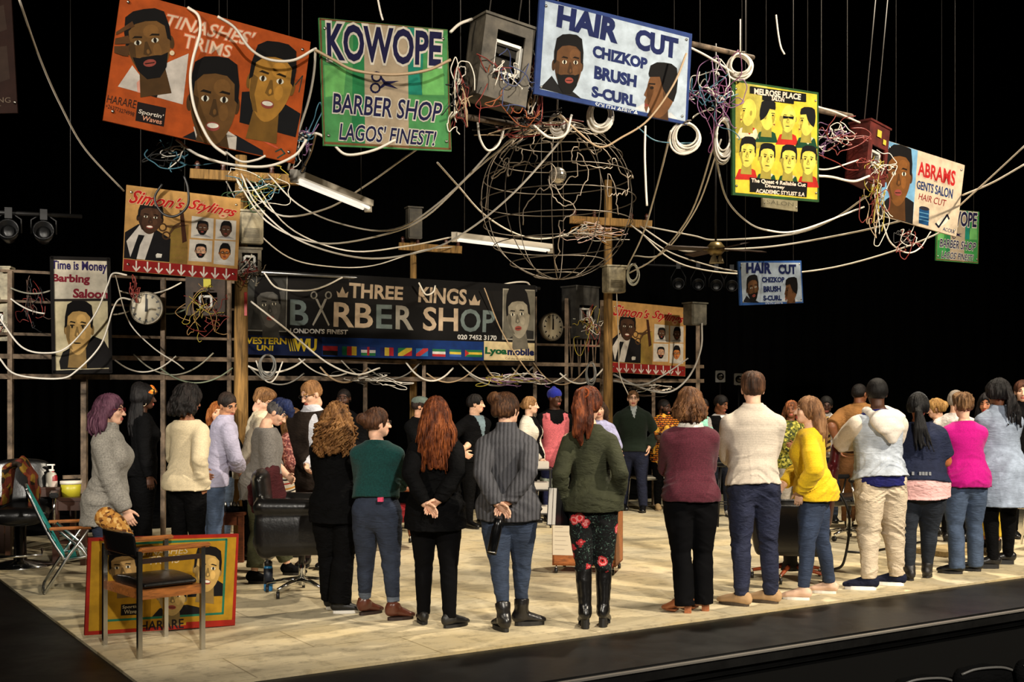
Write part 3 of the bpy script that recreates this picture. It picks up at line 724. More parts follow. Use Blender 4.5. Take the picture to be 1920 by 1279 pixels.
p = Person('person in a loose cream jumper with a dark bob and hoop earring', 352, fy_(10.2), 722, 22, look=45, pitch=-8, fem=True, skin_c=(150, 100, 72), w=.9, handR=(381, 908, -.1), armL='front')
p.body((20, 16, 15)); p.top('jumper', knit((222, 206, 172), 160, .92, 1.04), hem=.49, loose=.026, flare=.012, neck='scoop', fold=.010, cuffl=.014, sl=.022, neckw=1.2); p.legs_('trousers', black(), loose=.008); p.shoes(leather(BLK))
p.hair('bob', (22, 19, 19), (58, 50, 48), L=.155, th=.03, curl=.35, n=13, seed=6, spread=1.3)
p.tubepart('hoop_earring', metal((225, 205, 175)), [p.hp(.083, .0+.024*math.cos(t), -.062+.024*math.sin(t)) for t in np.linspace(0, 6.28, 14)[:-1]], .0035, 5, True)
p = Person('person in a pale lavender shirt leaning in with head bowed', 398, fy_(11.3), 733, 62, look=128, pitch=-24, tilt=12, headpx=411, bow=.07, skin_c=(186, 134, 100), armR='front', armL='front')
p.body((40, 30, 24), beard=None); p.hair('fade', (38, 30, 26), th=.004); p.top('shirt', cloth((176, 172, 196), .92, 1.05), hem=.47, loose=.02, neck='collar', fold=.008); p.legs_('jeans', denim((78, 94, 120))); p.shoes(leather(BLK))
p = Person('person in a black hoodie and faded jeans with hands held under the chin', 407, fy_(12.4), 752, 150, look=160, pitch=-6, fem=True, skin_c=SKIN_L, armR='chin', armL='chin')
p.body((120, 70, 40)); p.hair('long', (150, 82, 34), (200, 130, 70), L=.26, seed=5); p.top('hoodie', black(), hem=.50, loose=.016); p.legs_('jeans', denim((92, 108, 130))); p.shoes(leather(BLK))
p = Person('person in a cream shirt and dark trousers with glasses, beside the tall wooden pole', 470, fy_(11.9), 727, 75, look=112, pitch=-24, headpx=484, bow=.04, skin_c=SKIN_P, armR='front', armL='front')
p.body((110, 78, 50)); p.hair('top', (120, 84, 52), (176, 130, 84), th=.010); p.glasses(); p.top('shirt', cloth((228, 214, 184), .93, 1.04), hem=.48, loose=.02, neck='collar', fold=.008); p.legs_('trousers', cloth((28, 27, 32))); p.shoes(leather(BLK))
p = Person('person with a blue topped undercut in a grey jumper, bending over the swivel chair', 493, 1086, 742, 72, look=98, pitch=-34, headpx=501, bow=.0, headfwd=.075, skin_c=SKIN_P, w=1.08, fem=True, bust=.5, feet=[(540, 1078), (476, 1094)], toes=(20, 15), handR=(516, 930, -.18), armL='front')
p.body((60, 60, 66), arms=.75); p.hair('fade', (92, 88, 88), (130, 124, 122), th=.004, name='shaved_hair'); p.hair('hat', (24, 34, 72), (50, 66, 120), th=.0, name='hair', parts=[([(0, -.03, .085), (0, .04, .11), (0, .10, .085), (0, .125, .05)], [.06, .062, .045, .025])])
p.top('jumper', knit((112, 108, 104)), hem=.46, sleeve=.72, loose=.024, flare=.012, neck='scoop', fold=.009); p.legs_('trousers', cloth((78, 80, 58)), ank=.085, loose=.02, flare=.012, fold=.007); p.shoes(cloth((14, 14, 16)))
p = Person('person in a dark brown blazer over a pale blue shirt, glasses, looking down', 592, fy_(11.3), 712, 192, look=222, pitch=-20, skin_c=SKIN_P, headpx=584, handR=(574, 873, -.22), armL='down')
p.body((150, 104, 62)); p.hair('short', (150, 106, 66), (190, 142, 94), th=.006); p.glasses()
p.top('shirt', cloth((196, 198, 208), .95, 1.03), hem=.49, loose=.010, neck='collar')
p.top('blazer', cloth((40, 33, 29)), hem=.455, loose=.024, z1=.845, fold=.007, ext=lambda S: S.ell(p.T(.66)+(-.028*p.h, .10*p.h, .03*p.h), (.028*p.h, .07*p.h, .20*p.h), k=.008, sub=True)); p.legs_('trousers', cloth((44, 30, 27))); p.shoes(leather(BLK))
p.tubepart('belt', leather(BLK), [(math.cos(t)*.098*p.h, math.sin(t)*.072*p.h+.0, .565*p.h) for t in np.linspace(0, 6.28, 20)[:-1]], .016, 6, True)
p = Person('person in a rust patterned blouse and striped skirt, half hidden by the blue haired person', 549, fy_(12.1), 764, 110, look=120, pitch=-10, fem=True, skin_c=SKIN_P, armR='front', armL='front')
p.body((110, 80, 50)); p.hair('long', (120, 84, 50), (170, 124, 80), L=.2); p.top('blouse', pattern('blouse_print', [(0, (128, 70, 66)), (.4, (170, 120, 110)), (.7, (90, 44, 46))], 'voronoi', 60, (128, 70, 66)), hem=.56, loose=.02)
p.blob('skirt', pattern('striped_cloth', [(0, (224, 216, 200)), (.3, (180, 48, 40)), (.42, (224, 216, 200)), (.62, (28, 28, 34)), (.74, (224, 216, 200)), (.86, (214, 150, 60))], 'stripes', 9, (220, 210, 200)), lambda S: S.tube([(0, 0, .34*p.h), (0, 0, .5*p.h), (0, 0, .6*p.h)], [(.14*p.h, .11*p.h), (.115*p.h, .09*p.h), (.085*p.h, .065*p.h)], flat=(True, True)), .011); p.shoes(leather(BLK))
p = Person('bald person with dark skin standing alone at the back beside the blazer', 645, fy_(13.9), 727, 178, look=182, skin_c=SKIN_D)
p.body((14, 10, 9), beard=1); p.hair('fade', (20, 15, 13), th=.001); p.top('dark_shirt', black(), hem=.49, loose=.014); p.legs_('trousers', black()); p.shoes(leather(BLK))
# --- front row, backs to us
p = Person('person with long curly light brown hair, dressed all in black, beside the teal jumper', 632, 1146, 755, 2, look=14, fem=True, w=1.05, feet=[(622, 1142), (636, 1150)], toes=(50, 75), armR='cross', armL='cross')
p.body((120, 80, 46)); p.top('cardigan', black(), hem=.44, loose=.022); p.legs_('trousers', black(), loose=.02, flare=.025, ank=.05); p.shoes(leather(BLK, .5), sole=(215, 212, 205), solem=mat('rubber', (215, 212, 205), .6))
p.hair('curly', (118, 78, 42), (186, 136, 82), L=.27, th=.02, curl=.8, n=17, spread=2.1, seed=11, wisp=70)
p = Person('person in a teal jumper and turned-up blue jeans with hair in a bun', 707, 1160, 763, 8, look=68, fem=True, w=1.02, feet=[(684, 1153), (738, 1163)], toes=(40, 55), armR='cross', armL='cross', skin_c=SKIN_P)
p.body((80, 48, 30)); p.hair('pony', (66, 40, 26), (112, 74, 48), th=.012, bun=[(-.0, -.135, .035, .052)], seed=3); p.glasses()
p.top('jumper', knit((18, 62, 60)), hem=.578, loose=.024, neck='crew', fold=.009); p.legs_('jeans', denim((50, 58, 76)), loose=.008, ank=.085, knee=1.05, regions=[lambda x, y, z: z < .112], mats=[denim((112, 122, 138))])
p.shoes(leather((86, 44, 30)), shaft=.12, sole=(40, 22, 16), name='ankle_boot', heel=.012)
MB().box((.052, -.190, .868), (.088, -.155, .898)).build('jeans_label', plain((226, 70, 110)), p.E)
p = Person('person with long copper red hair dressed in black, hands clasped behind the back', 817, 1174, 745, 0, look=-6, fem=True, w=1.0, feet=[(794, 1170), (843, 1177)], toes=(-12, 48), armR='back', armL='back', handR=(822, 938, -.25), handL=(796, 944, -.275), skin_c=SKIN_P)
p.body((150, 70, 30)); p.top('cardigan', black(), hem=.435, loose=.022, flare=.012, fold=.009, sl=.012); p.legs_('jeans', mat('black_denim', (9, 9, 11), .85, 0, .06), loose=.006, fold=.004); p.shoes(leather((18, 17, 17), .5), sole=(14, 13, 13))
p.hair('long', (92, 42, 18), (178, 98, 48), L=.40, th=.024, n=17, spread=1.5, seed=12, wisp=60, curl=.12)
p = Person('person with a brown bun in a grey ribbed polo neck, flask held behind', 953, 1178, 735, 3, look=38, tilt=-4, headpx=950, fem=True, w=1.10, feet=[(945, 1184), (978, 1173)], toes=(-28, 74), armL='back', armR='back', handL=(932, 944, -.27), handR=(954, 940, -.24), skin_c=SKIN_P)
p.body((60, 40, 28)); p.top('jumper', ribbed((76, 76, 80)), hem=.47, sl=.016, loose=.022, neck='turtle', fold=.010); p.legs_('jeans', denim((58, 70, 92)), loose=.003, ank=.12, fold=.005)
p.hair('pony', (64, 40, 26), (132, 90, 58), th=.016, bun=[(-.035, -.10, .085, .055, .05, .045), (-.055, -.08, .11, .03), (-.01, -.115, .105, .032)], seed=9, wisp=0)
p.shoes(leather((22, 20, 20)), shaft=.32, sole=(20, 18, 16), name='boot', th=.03, shaftr=.004, lace=mat('cord', (16, 15, 15), .8))
RIBBED = p
p = Person('person with a copper ponytail in a dark olive jacket, floral trousers and tall black boots', 1112, 1177, 725, 4, look=24, headpx=1104, fem=True, w=.92, feet=[(1097, 1178), (1131, 1175)], toes=(-6, 8), handL=(1050, 948, -.02), handR=(1160, 930, .0), armL='loose', armR='loose', skin_c=SKIN_P)
p.body((140, 66, 34)); p.top('jacket', cloth((50, 52, 36), .85, 1.1), hem=.495, loose=.016, flare=.026, sl=.009, fold=.008)
p.legs_('floral_trousers', pattern('floral_print', [(0, (30, 14, 16)), (.19, (190, 40, 44)), (.30, (214, 130, 128)), (.37, (170, 44, 50)), (.45, (8, 8, 10))], 'flower', 8.5, (10, 10, 12)), loose=.006, ank=.24)
p.shoes(leather((14, 13, 13), .28), shaft=.93, heel=.045, sole=(12, 11, 11), name='tall_boot', shaftr=.006)
p.hair('pony', (84, 38, 20), (172, 92, 50), th=.018, parts=[([(0, -.085, .10), (-.01, -.135, .07), (-.02, -.155, -.02), (-.01, -.165, -.12), (-.02, -.17, -.20), (0, -.165, -.29)], [.03, .045, .05, .05, .04, .010]), ([(.02, -.09, .06), (.05, -.12, -.04), (.055, -.14, -.14), (.05, -.145, -.24)], [.03, .03, .028, .01])], seed=14, curl=.2)
p.tubepart('hair_tie', cloth((150, 70, 30)), [p.hp(.045*math.cos(t), -.125+.02*math.sin(t), .085+.035*math.sin(t)) for t in np.linspace(0, 6.28, 12)[:-1]], .008, 5, True)
OLIVE = p
p = Person('person in a maroon jumper and black flared trousers with brown hair twisted up', 1294, 1146, 727, -2, look=6, fem=True, w=1.06, feet=[(1284, 1149), (1318, 1145)], toes=(-62, -50), armL='cross', armR='cross', skin_c=SKIN_P)
p.body((90, 60, 40)); p.top('camisole', cloth((226, 220, 210)), hem=.62, sleeve=0, loose=.006, neck='crew', neckw=1.2); p.top('jumper', knit((84, 34, 46)), hem=.505, loose=.024, neck='scoop', neckw=1.25, fold=.008)
p.legs_('trousers', mat('black_denim', (9, 9, 11), .85, 0, .06), loose=.012, flare=.022, ank=.035); p.shoes(leather((146, 88, 54)), heel=.04, sole=(130, 76, 44), name='ankle_boot', solem=wood((140, 82, 48)))
p.hair('bob', (96, 62, 38), (158, 110, 70), L=.13, th=.022, n=13, seed=21, bun=[(.035, -.105, .02, .045, .04, .05), (.05, -.09, -.02, .04), (-.03, -.10, -.03, .045)], spread=1.15, curl=.15, wisp=36)
p = Person('tall person in an oatmeal jumper with a navy collar stripe and navy chinos', 1412, 1134, 697, 0, look=4, w=1.0, feet=[(1391, 1136), (1446, 1131)], toes=(-50, -55), armL='cross', armR='cross', skin_c=SKIN_P)
p.body((70, 48, 34)); p.hair('top', (70, 46, 32), (124, 84, 58), th=.010, seed=5); p.top('jumper', knit((206, 194, 178), 170, .93, 1.03), hem=.52, loose=.024, neck='collar', fold=.010)
p.tubepart('collar_stripe', cloth((26, 32, 56)), [p.T(.862)+np.array((math.cos(t)*.0475*p.h, math.sin(t)*.046*p.h, 0)) for t in np.linspace(0, 6.28, 22)[:-1]], .004, 5, True)
p.legs_('chinos', cloth((38, 42, 62), .8, 1.15), loose=.010, flare=.004, fold=.008); p.shoes(leather((176, 142, 102), .8), sole=(70, 58, 44))
p = Person('person in a yellow jumper and blue jeans turned to the left, smiling', 1524, 1119, 742, -72, look=-88, pitch=6, headpx=1517, fem=True, w=1.0, feet=[(1506, 1125), (1556, 1113)], toes=(0, 4), armL='pocket', armR='front', skin_c=(232, 186, 156))
p.body((130, 90, 60), lips=(190, 90, 84)); p.hair('long', (122, 84, 54), (176, 132, 92), L=.26, th=.014, n=15, seed=17, spread=.9, wisp=36, arc=1.15)
p.top('jumper', knit((226, 186, 30), 150, .92, 1.04), hem=.49, loose=.026, flare=.022, fold=.010, sl=.026, neck='crew'); p.legs_('jeans', denim((56, 68, 92)), loose=.006, ank=.06); p.shoes(leather((212, 176, 150), .5), solem=mat('rubber', (228, 222, 212), .6), sole=(228, 222, 212))
p = Person('person in a pale denim waistcoat with a white hood and cream joggers', 1650, 1102, 707, -8, look=4, headpx=1645, w=1.04, feet=[(1629, 1106), (1681, 1098)], toes=(-68, -62), armL=dict(w=(.02, .20, 1.22), pole=(-1, -.1, .15), dir=(.9, .3, 0), th=(0, .1, 1)), armR='cross', skin_c=SKIN_D)
p.body((12, 10, 10)); p.hair('fade', (14, 12, 12), th=.006); p.top('blue_shirt', cloth((28, 30, 92)), hem=.50, sleeve=0, loose=.016)
p.top('sleeved_hoodie', knit((216, 204, 188), 170, .94, 1.03), hem=.56, loose=.012, sl=.030, fold=.009); p.top('denim_waistcoat', denim((204, 214, 228)), hem=.528, sleeve=0, loose=.036, flare=.02, fold=.011, z1=.83)
p.blob('hood', knit((226, 218, 208), 170, .94, 1.03), lambda S: (S.tube([p.T(.852)+(.085, .02, 0), p.T(.836)+(.095, -.08, 0), p.T(.80)+(.06, -.165, -.01), p.T(.80)+(-.06, -.165, -.01), p.T(.83)+(-.095, -.08, 0), p.T(.845)+(-.085, .02, 0)], [(.04, .04), (.045, .045), (.055, .05), (.055, .05), (.045, .045), (.04, .04)], k=.03), S.ell(p.T(.812)+(.01, -.16, 0), (.125, .055, .075), k=.03), S.tube([p.T(.81)+(.01, -.175, 0), p.T(.765)+(.02, -.205, 0), p.T(.71)+(.03, -.2, 0)], [(.135, .06), (.115, .055), (.04, .03)], k=.04)), .009, lambda x, y, z: vnoise(x*14, y*14, z*18)*.008)
p.legs_('joggers', cloth((200, 184, 160), .93, 1.04), loose=.02, fold=.012, flare=-.002, ank=.055, knee=1.1)
for sg in (-1, 1): p.tubepart('zip', mat('zip', (24, 22, 22), .4), [p.A[sg]*(1-t)+p.K[sg]*t+np.array((.052*(1 if sg > 0 else .55), -.032, 0)) for t in np.linspace(.1, .5, 6)], .006, 5)
p.shoes(cloth((20, 24, 44)), solem=mat('rubber', (232, 230, 226), .6), sole=(232, 230, 226), th=.03)
p = Person('person in a navy T-shirt over a long pink vest, braids tied back and headphones on', 1722, 1086, 737, 12, look=22, fem=True, w=1.34, feet=[(1706, 1088), (1738, 1083)], toes=(-12, 10), armL='down', armR='front', handL=(1692, 925, 0), skin_c=(176, 104, 62))
p.body((14, 12, 12), arms=1); p.top('pink_vest', cloth((226, 178, 176), .94, 1.03), hem=.455, sleeve=0, loose=.006, flare=.012, z1=.53); p.top('T-shirt', cloth((30, 36, 58), .85, 1.1), hem=.52, sleeve=.42, loose=.026, flare=.012, fold=.004)
p.E.children[-1].name = 'tee_shirt'
p.tubepart('belt', leather((14, 14, 16)), [p.T(.575)+np.array((math.cos(t)*.145*p.h, math.sin(t)*.118*p.h-.004, 0)) for t in np.linspace(0, 6.28, 26)[:-1]], .014, 6, True)
mb = MB(); [mb.box((x, -.222, .93), (x+.02, -.2, .96)) for x in (-.08, -.02, .005, .03, .06)]; mb.build('belt_studs', metal((230, 230, 230)), p.E)
p.legs_('jeans', denim((40, 46, 56)), loose=.008, ank=.07); p.shoes(leather((26, 24, 24), .5), shaft=.16, name='ankle_boot', width=1.1)
p.hair('pony', (14, 13, 14), (40, 38, 40), th=.016, seed=6, parts=[([(0, -.10, .0), (.01 + dx*.3, -.165, -.05), (.03+dx, -.21, -.2), (.07+dx*1.6, -.225, -.36-abs(dx))], [.024, .02, .017, .008]) for dx in (-.045, -.02, 0, .025, .05)])
p.tubepart('hair_tie', cloth((226, 60, 120)), [p.hp(.03*math.cos(t), -.115, .005+.022*math.sin(t)) for t in np.linspace(0, 6.28, 12)[:-1]], .009, 5, True)
p.tubepart('headphones', mat('headphones', (60, 62, 66), .4), [p.hp(.098*math.cos(t), -.01, .005+.135*math.sin(t)) for t in np.linspace(0, math.pi, 14)], .007, 6)
p = Person('person in a magenta jumper and bootcut jeans with short wavy light brown hair', 1807, 1073, 737, -8, look=-2, fem=True, bust=.6, w=1.12, feet=[(1794, 1076), (1829, 1071)], toes=(-58, -50), armL='cross', armR='cross', skin_c=SKIN_P)
p.body((120, 90, 60)); p.hair('top', (112, 80, 52), (176, 136, 94), th=.016, seed=19, curl=.4); p.top('jumper', knit((186, 12, 124), 150, .9, 1.06), hem=.49, loose=.026, flare=.01, fold=.012, neck='crew')
p.legs_('jeans', denim((76, 92, 118)), loose=.010, flare=.018, ank=.03); p.shoes(leather((16, 15, 15)))
p = Person('person in a long denim shirt over black leggings with a loc ponytail', 1872, 1062, 712, -4, look=-14, fem=True, w=1.08, feet=[(1862, 1066), (1890, 1058)], toes=(-76, -70), armL='cross', armR='cross', skin_c=SKIN_B)
p.body((14, 12, 12)); p.top('denim_shirt', denim((162, 176, 198)), hem=.335, loose=.030, flare=.045, neck='collar', fold=.011, sl=.026); p.legs_('leggings', black(), loose=.004); p.shoes(leather((16, 15, 16)), th=.04, name='platform_shoe', sole=(16, 15, 15))
p.hair('pony', (18, 16, 17), (46, 42, 42), th=.03, seed=23, curl=.2, parts=[([(0, -.11, .03), (.02+dx*.3, -.16, -.02), (.03+dx, -.175, -.12), (.04+dx*1.3, -.175, -.25-abs(dx))], [.026, .022, .018, .009]) for dx in (-.04, -.015, .01, .035, .06)])
p.tubepart('hair_tie', cloth((110, 24, 30)), [p.hp(.034*math.cos(t), -.12, .03+.026*math.sin(t)) for t in np.linspace(0, 6.28, 12)[:-1]], .009, 5, True)
# --- far side, facing us
p = Person('person in a grey-green flat cap and black T-shirt with folded arms', 788, fy_(14.2), 742, 128, look=98, skin_c=SKIN_L, armL='cross', armR='cross', w=1.08)
p.body((40, 30, 24), arms=1); p.hair('short', (40, 30, 26)); p.top('tee_shirt', black(), hem=.48, sleeve=.45, loose=.02); p.legs_('trousers', black()); p.shoes(leather(BLK))
p.blob('flat_cap', cloth((100, 112, 104)), lambda S: (S.ell(p.hp(0, -.01, .065), np.array((.094, .115, .065))*p.hq, p.R, k=.02), S.ell(p.hp(0, .10, .045), np.array((.06, .05, .012))*p.hq, p.R, k=.02)))
p = Person('person with short black hair in a black zipped hoodie over a grey T-shirt', 891, fy_(14.6), 738, 138, look=96, skin_c=(222, 176, 146), w=1.05, handL=(868, 845, -.25), handR=(868, 850, -.2), armL='front', armR='front')
p.body((26, 20, 18), arms=.4); p.hair('short', (22, 18, 17), (44, 36, 32), th=.010); p.top('hoodie', black(), hem=.49, loose=.022, sleeve=.86, regions=[front_v(.66, .05)], mats=[cloth((104, 122, 130))]); p.legs_('trousers', black()); p.shoes(leather(BLK))
p = Person('person in an open cream jacket over a black top with fair hair tied back', 990, fy_(15.1), 742, 112, look=94, fem=True, skin_c=(232, 188, 160), headpx=993, handL=(1020, 880, -.1))
p.body((150, 110, 70)); p.hair('pony', (150, 108, 66), (196, 152, 104), th=.008, bun=[(0, -.12, .0, .03)]); p.top('jacket', cloth((206, 198, 184), .92, 1.04), hem=.45, loose=.022, regions=[front_v(.44, .05, .80)], mats=[black()]); p.legs_('trousers', black()); p.shoes(leather(BLK))
p = Person('person in a blue knitted beanie and pink tank top over black', 1040, fy_(15.4), 728, 168, look=140, skin_c=SKIN_D, w=1.06, armL='loose', armR='loose')
p.body((14, 10, 9)); p.top('black_tee_shirt', black(), hem=.5, sleeve=.5, loose=.012); p.top('tank_top', knit((206, 104, 112)), hem=.46, sleeve=0, loose=.022, z1=.81, ext=lambda S: [S.tube([p.T(.79)+(sx*.075*p.h, .07*p.h, 0), p.T(.835)+(sx*.062*p.h, .0, .004), p.T(.79)+(sx*.07*p.h, -.06*p.h, 0)], [.016, .016, .016], k=.01) for sx in (-1, 1)], regions=[lambda x, y, z: (y > 0) & (z > .735+.9*x*x*14) & (np.abs(x) < .052)], mats=[black()])
p.legs_('leggings', cloth((30, 34, 66)), loose=.002); p.legs_('shorts', cloth((150, 160, 148)), ank=.33, loose=.02, flare=.02); p.shoes(leather(BLK))
p.blob('beanie', knit((34, 44, 150)), lambda S: (S.ell(p.hp(0, -.012, .055), np.array((.09, .108, .085))*p.hq, p.R, k=.02), S.ell(p.hp(0, -.02, .14), np.array((.03, .03, .02))*p.hq, k=.01)))
p = Person('person in a lilac shirt mostly hidden behind the copper ponytail', 1124, fy_(14.9), 750, 172, look=190, fem=True, skin_c=SKIN_P, armL='front', armR='front')
p.body((90, 60, 40)); p.hair('bob', (60, 44, 34), L=.16); p.top('shirt', cloth((160, 160, 196)), hem=.5, loose=.02); p.legs_('trousers', black()); p.shoes(leather(BLK))
p = Person('person in a dark green quarter-zip jumper and navy trousers facing the camera, glasses', 1187, 958, 730, 180, look=184, skin_c=SKIN_P, w=1.12, armL='pocket', armR='pocket', toes=(10, -10), feet=[(1206, 960), (1168, 956)])
p.body((90, 66, 46)); p.hair('fade', (88, 64, 44), th=.004); p.glasses((40, 34, 30)); p.top('jumper', knit((26, 38, 28)), hem=.49, loose=.024, neck='collar', regions=[front_v(.765, .026, .85)], mats=[cloth((172, 180, 180))]); p.legs_('trousers', cloth((26, 30, 48)), loose=.012, flare=.008); p.shoes(leather(BLK))
p = Person('balding person in an orange patterned short-sleeved shirt with folded arms', 1245, 956, 747, 165, look=128, pitch=-6, skin_c=SKIN_D, hscale=1.06, w=1.05, armL='cross', armR='cross', toes=(0, 15))
p.body((14, 10, 9), arms=1, beard=1); p.hair('fade', (20, 16, 14), th=.001); p.top('patterned_shirt', pattern('woven_print', [(0, (214, 132, 26)), (0, (150, 50, 22)), (0, (24, 20, 16)), (0, (226, 170, 60))], 'weave', 9, (214, 132, 26)), hem=.445, sleeve=.5, loose=.026, neck='collar'); p.legs_('trousers', black()); p.shoes(leather((190, 158, 112), .8), sole=(200, 180, 150))
p = Person('person in a mint top half hidden behind the maroon jumper', 1318, fy_(15.9), 746, 178, fem=True, skin_c=SKIN_B)
p.body((16, 12, 12)); p.hair('fade', (30, 24, 22), th=.006); p.top('mint_top', cloth((136, 196, 176)), hem=.48, loose=.014); p.legs_('trousers', black()); p.shoes(leather(BLK))
p = Person('young person in a black body warmer over grey sleeves, looking down', 1352, fy_(15.9), 740, 172, look=138, pitch=-16, skin_c=SKIN_B, armL='front', armR='front', toes=(0, 10))
p.body((14, 11, 10)); p.hair('fade', (16, 13, 12), th=.010); p.top('grey_top', knit((150, 146, 144)), hem=.49, loose=.014, sl=.02); p.top('body_warmer', black(), hem=.50, sleeve=0, loose=.028, z1=.835, regions=[front_v(.74, .03)], mats=[cloth((216, 210, 204))]); p.legs_('trousers', cloth((30, 34, 46))); p.shoes(leather((200, 196, 190), .6))
p = Person('person in a green leaf-print top with folded arms behind the yellow jumper', 1483, fy_(14.6), 750, 160, look=200, fem=True, w=1.15, skin_c=SKIN_B, armL='cross', armR='cross')
p.body((70, 40, 26), arms=.9); p.hair('bob', (110, 66, 40), L=.12); p.top('leaf_print_top', pattern('leaf_print', [(0, (110, 108, 34)), (.3, (62, 66, 22)), (.55, (168, 160, 70)), (.8, (40, 46, 20))], 'voronoi', 38, (110, 108, 34)), hem=.47, sleeve=.6, loose=.028); p.legs_('trousers', cloth((150, 144, 134)), loose=.014); p.shoes(leather(BLK))
p = Person('person in a white shirt and striped brown tie with blue jeans', 1549, fy_(15.2), 742, 186, look=190, pitch=-8, skin_c=SKIN_D, w=1.04)
p.body((12, 10, 9)); p.hair('fade', (14, 12, 11), th=.012); p.top('shirt', cloth((214, 208, 202), .95, 1.03), hem=.535, loose=.018, neck='collar'); p.legs_('jeans', denim((78, 92, 118))); p.shoes(leather(BLK))
S = [p.T(z)+np.array((0, y*p.h, 0)) for z, y in ((.845, .048), (.80, .066), (.72, .084), (.62, .083), (.565, .083))]
mb = MB(); [mb.slab([a+np.array((-w0, .012, 0)), a+np.array((w0, .012, 0)), b+np.array((w1, .012, 0)), b+np.array((-w1, .012, 0))], (0, .006, 0)) for (a, b, w0, w1) in zip(S, S[1:], (.018, .02, .028, .036), (.02, .028, .036, .03))]
mb.build('tie', pattern('tie_stripe', [(0, (60, 40, 26)), (.5, (196, 160, 96))], 'stripes', 14, (60, 40, 26), bumpy=False), p.E)
p = Person('large person in a short-sleeved tan suit jacket turned away, beside the denim waistcoat', 1612, fy_(14.6), 718, 24, look=52, w=1.34, skin_c=SKIN_B, handL=(1573, 838, -.1), toes=(0, 10))
p.body((14, 10, 9), arms=1); p.hair('fade', (18, 14, 13), th=.004); p.top('jacket', cloth((128, 88, 46), .9, 1.06), hem=.46, sleeve=.52, loose=.026, neck='collar'); p.legs_('trousers', cloth((96, 64, 36), .85, 1.1), loose=.022, flare=.012); p.shoes(leather(BLK))
p.tubepart('watch', metal((210, 170, 90)), [p.W[-1]*.93+p.El[-1]*.07+np.array((.034*math.cos(t), .034*math.sin(t), .004*math.sin(t))) for t in np.linspace(0, 6.28, 12)[:-1]], .008, 5, True)
p = Person('person with fair hair pinned up in a navy top, head bowed to the left', 1764, fy_(13.8), 747, -40, look=-78, pitch=-10, fem=True, skin_c=SKIN_P, headpx=1756, w=1.05)
p.body((150, 110, 60)); p.hair('pony', (158, 116, 60), (214, 172, 110), th=.016, bun=[(0, -.12, .03, .045)], seed=2); p.top('navy_top', cloth((24, 26, 40)), hem=.48, loose=.03); p.legs_('shorts', black(), ank=.27, loose=.016); p.shoes(leather(BLK))
p = Person('grey haired person in a white top behind the magenta jumper', 1792, fy_(13.2), 731, 30, skin_c=SKIN_P)
p.body((150, 140, 130)); p.hair('short', (150, 138, 126), (196, 186, 174), th=.010); p.top('white_top', cloth((216, 206, 200)), hem=.48, loose=.02); p.legs_('trousers', black()); p.shoes(leather(BLK))
p = Person('person with long black hair in yellow trousers and black boots', 1852, fy_(12.3), 736, -150, look=-140, fem=True, skin_c=(176, 116, 84), feet=[(1868, 1040), (1848, 1036)], toes=(20, 50))
p.body((16, 13, 13), lips=(170, 50, 50)); p.hair('long', (18, 15, 16), (44, 38, 40), L=.30, th=.018, front=True); p.top('dark_top', black(), hem=.49, loose=.02); p.legs_('trousers', cloth((206, 172, 50), .9, 1.05), ank=.11, loose=.016, flare=.016); p.shoes(leather((18, 16, 16)), shaft=.2, name='boot', th=.03)
p = Person('dark haired person in a black jacket at the right edge of the photo', 1917, fy_(13.6), 712, 186, look=200, skin_c=SKIN_P)
p.body((60, 36, 26)); p.hair('short', (70, 40, 28), (110, 66, 46), th=.012); p.top('jacket', black(), hem=.47, loose=.022, neck='collar'); p.legs_('trousers', black()); p.shoes(leather(BLK))
# ------------------------------------------------------------------ painted signs
def homog(src, dst):
    A, b = [], []
    for (x, y), (u, v) in zip(src, dst):
        A += [[x, y, 1, 0, 0, 0, -u*x, -u*y], [0, 0, 0, x, y, 1, -v*x, -v*y]]; b += [u, v]
    h = np.linalg.solve(np.array(A, float), np.array(b, float)); return np.append(h, 1).reshape(3, 3)
def rot3(yaw, pitch, roll):
    return np.array(Matrix.Rotation(yaw, 3, 'Z') @ Matrix.Rotation(pitch, 3, 'X') @ Matrix.Rotation(roll, 3, 'Y'))
def fit_board(cor, d, yaw0=STAGE_ROT, wy=6.0, wp=60.0, pitch0=0.0):
    """centre, rotation, width and height of the rectangle seen at these four corners, centre at distance d"""
    cor = np.array(cor, float); c = cor.mean(0); w = np.linalg.norm(cor[1]-cor[0])*d/F*1.05; h = np.linalg.norm(cor[3]-cor[0])*d/F
    x = np.array([c[0], c[1], yaw0, pitch0, 0, w, h])
    def res(x):
        C = P(x[0], x[1], d); R = rot3(*x[2:5]); r = []
        for (sx, sz), q in zip(((-.5, .5), (.5, .5), (.5, -.5), (-.5, -.5)), cor):
            p = C+R @ np.array((sx*x[5], 0, sz*x[6])); r += [960+F*p[0]/p[1]-q[0], HZ-F*(p[2]-CAMZ)/p[1]-q[1]]
        return np.array(r+[(x[2]-yaw0)*wy, (x[3]-pitch0)*wp])
    for _ in range(25):
        r = res(x); J = np.stack([(res(x+e)-r)/e.max() for e in np.eye(7)*1e-4], 1)
        x = x-np.linalg.lstsq(J, r, rcond=None)[0]
    return P(x[0], x[1], d), tuple(x[2:5]), x[5], x[6]
_txt = {}
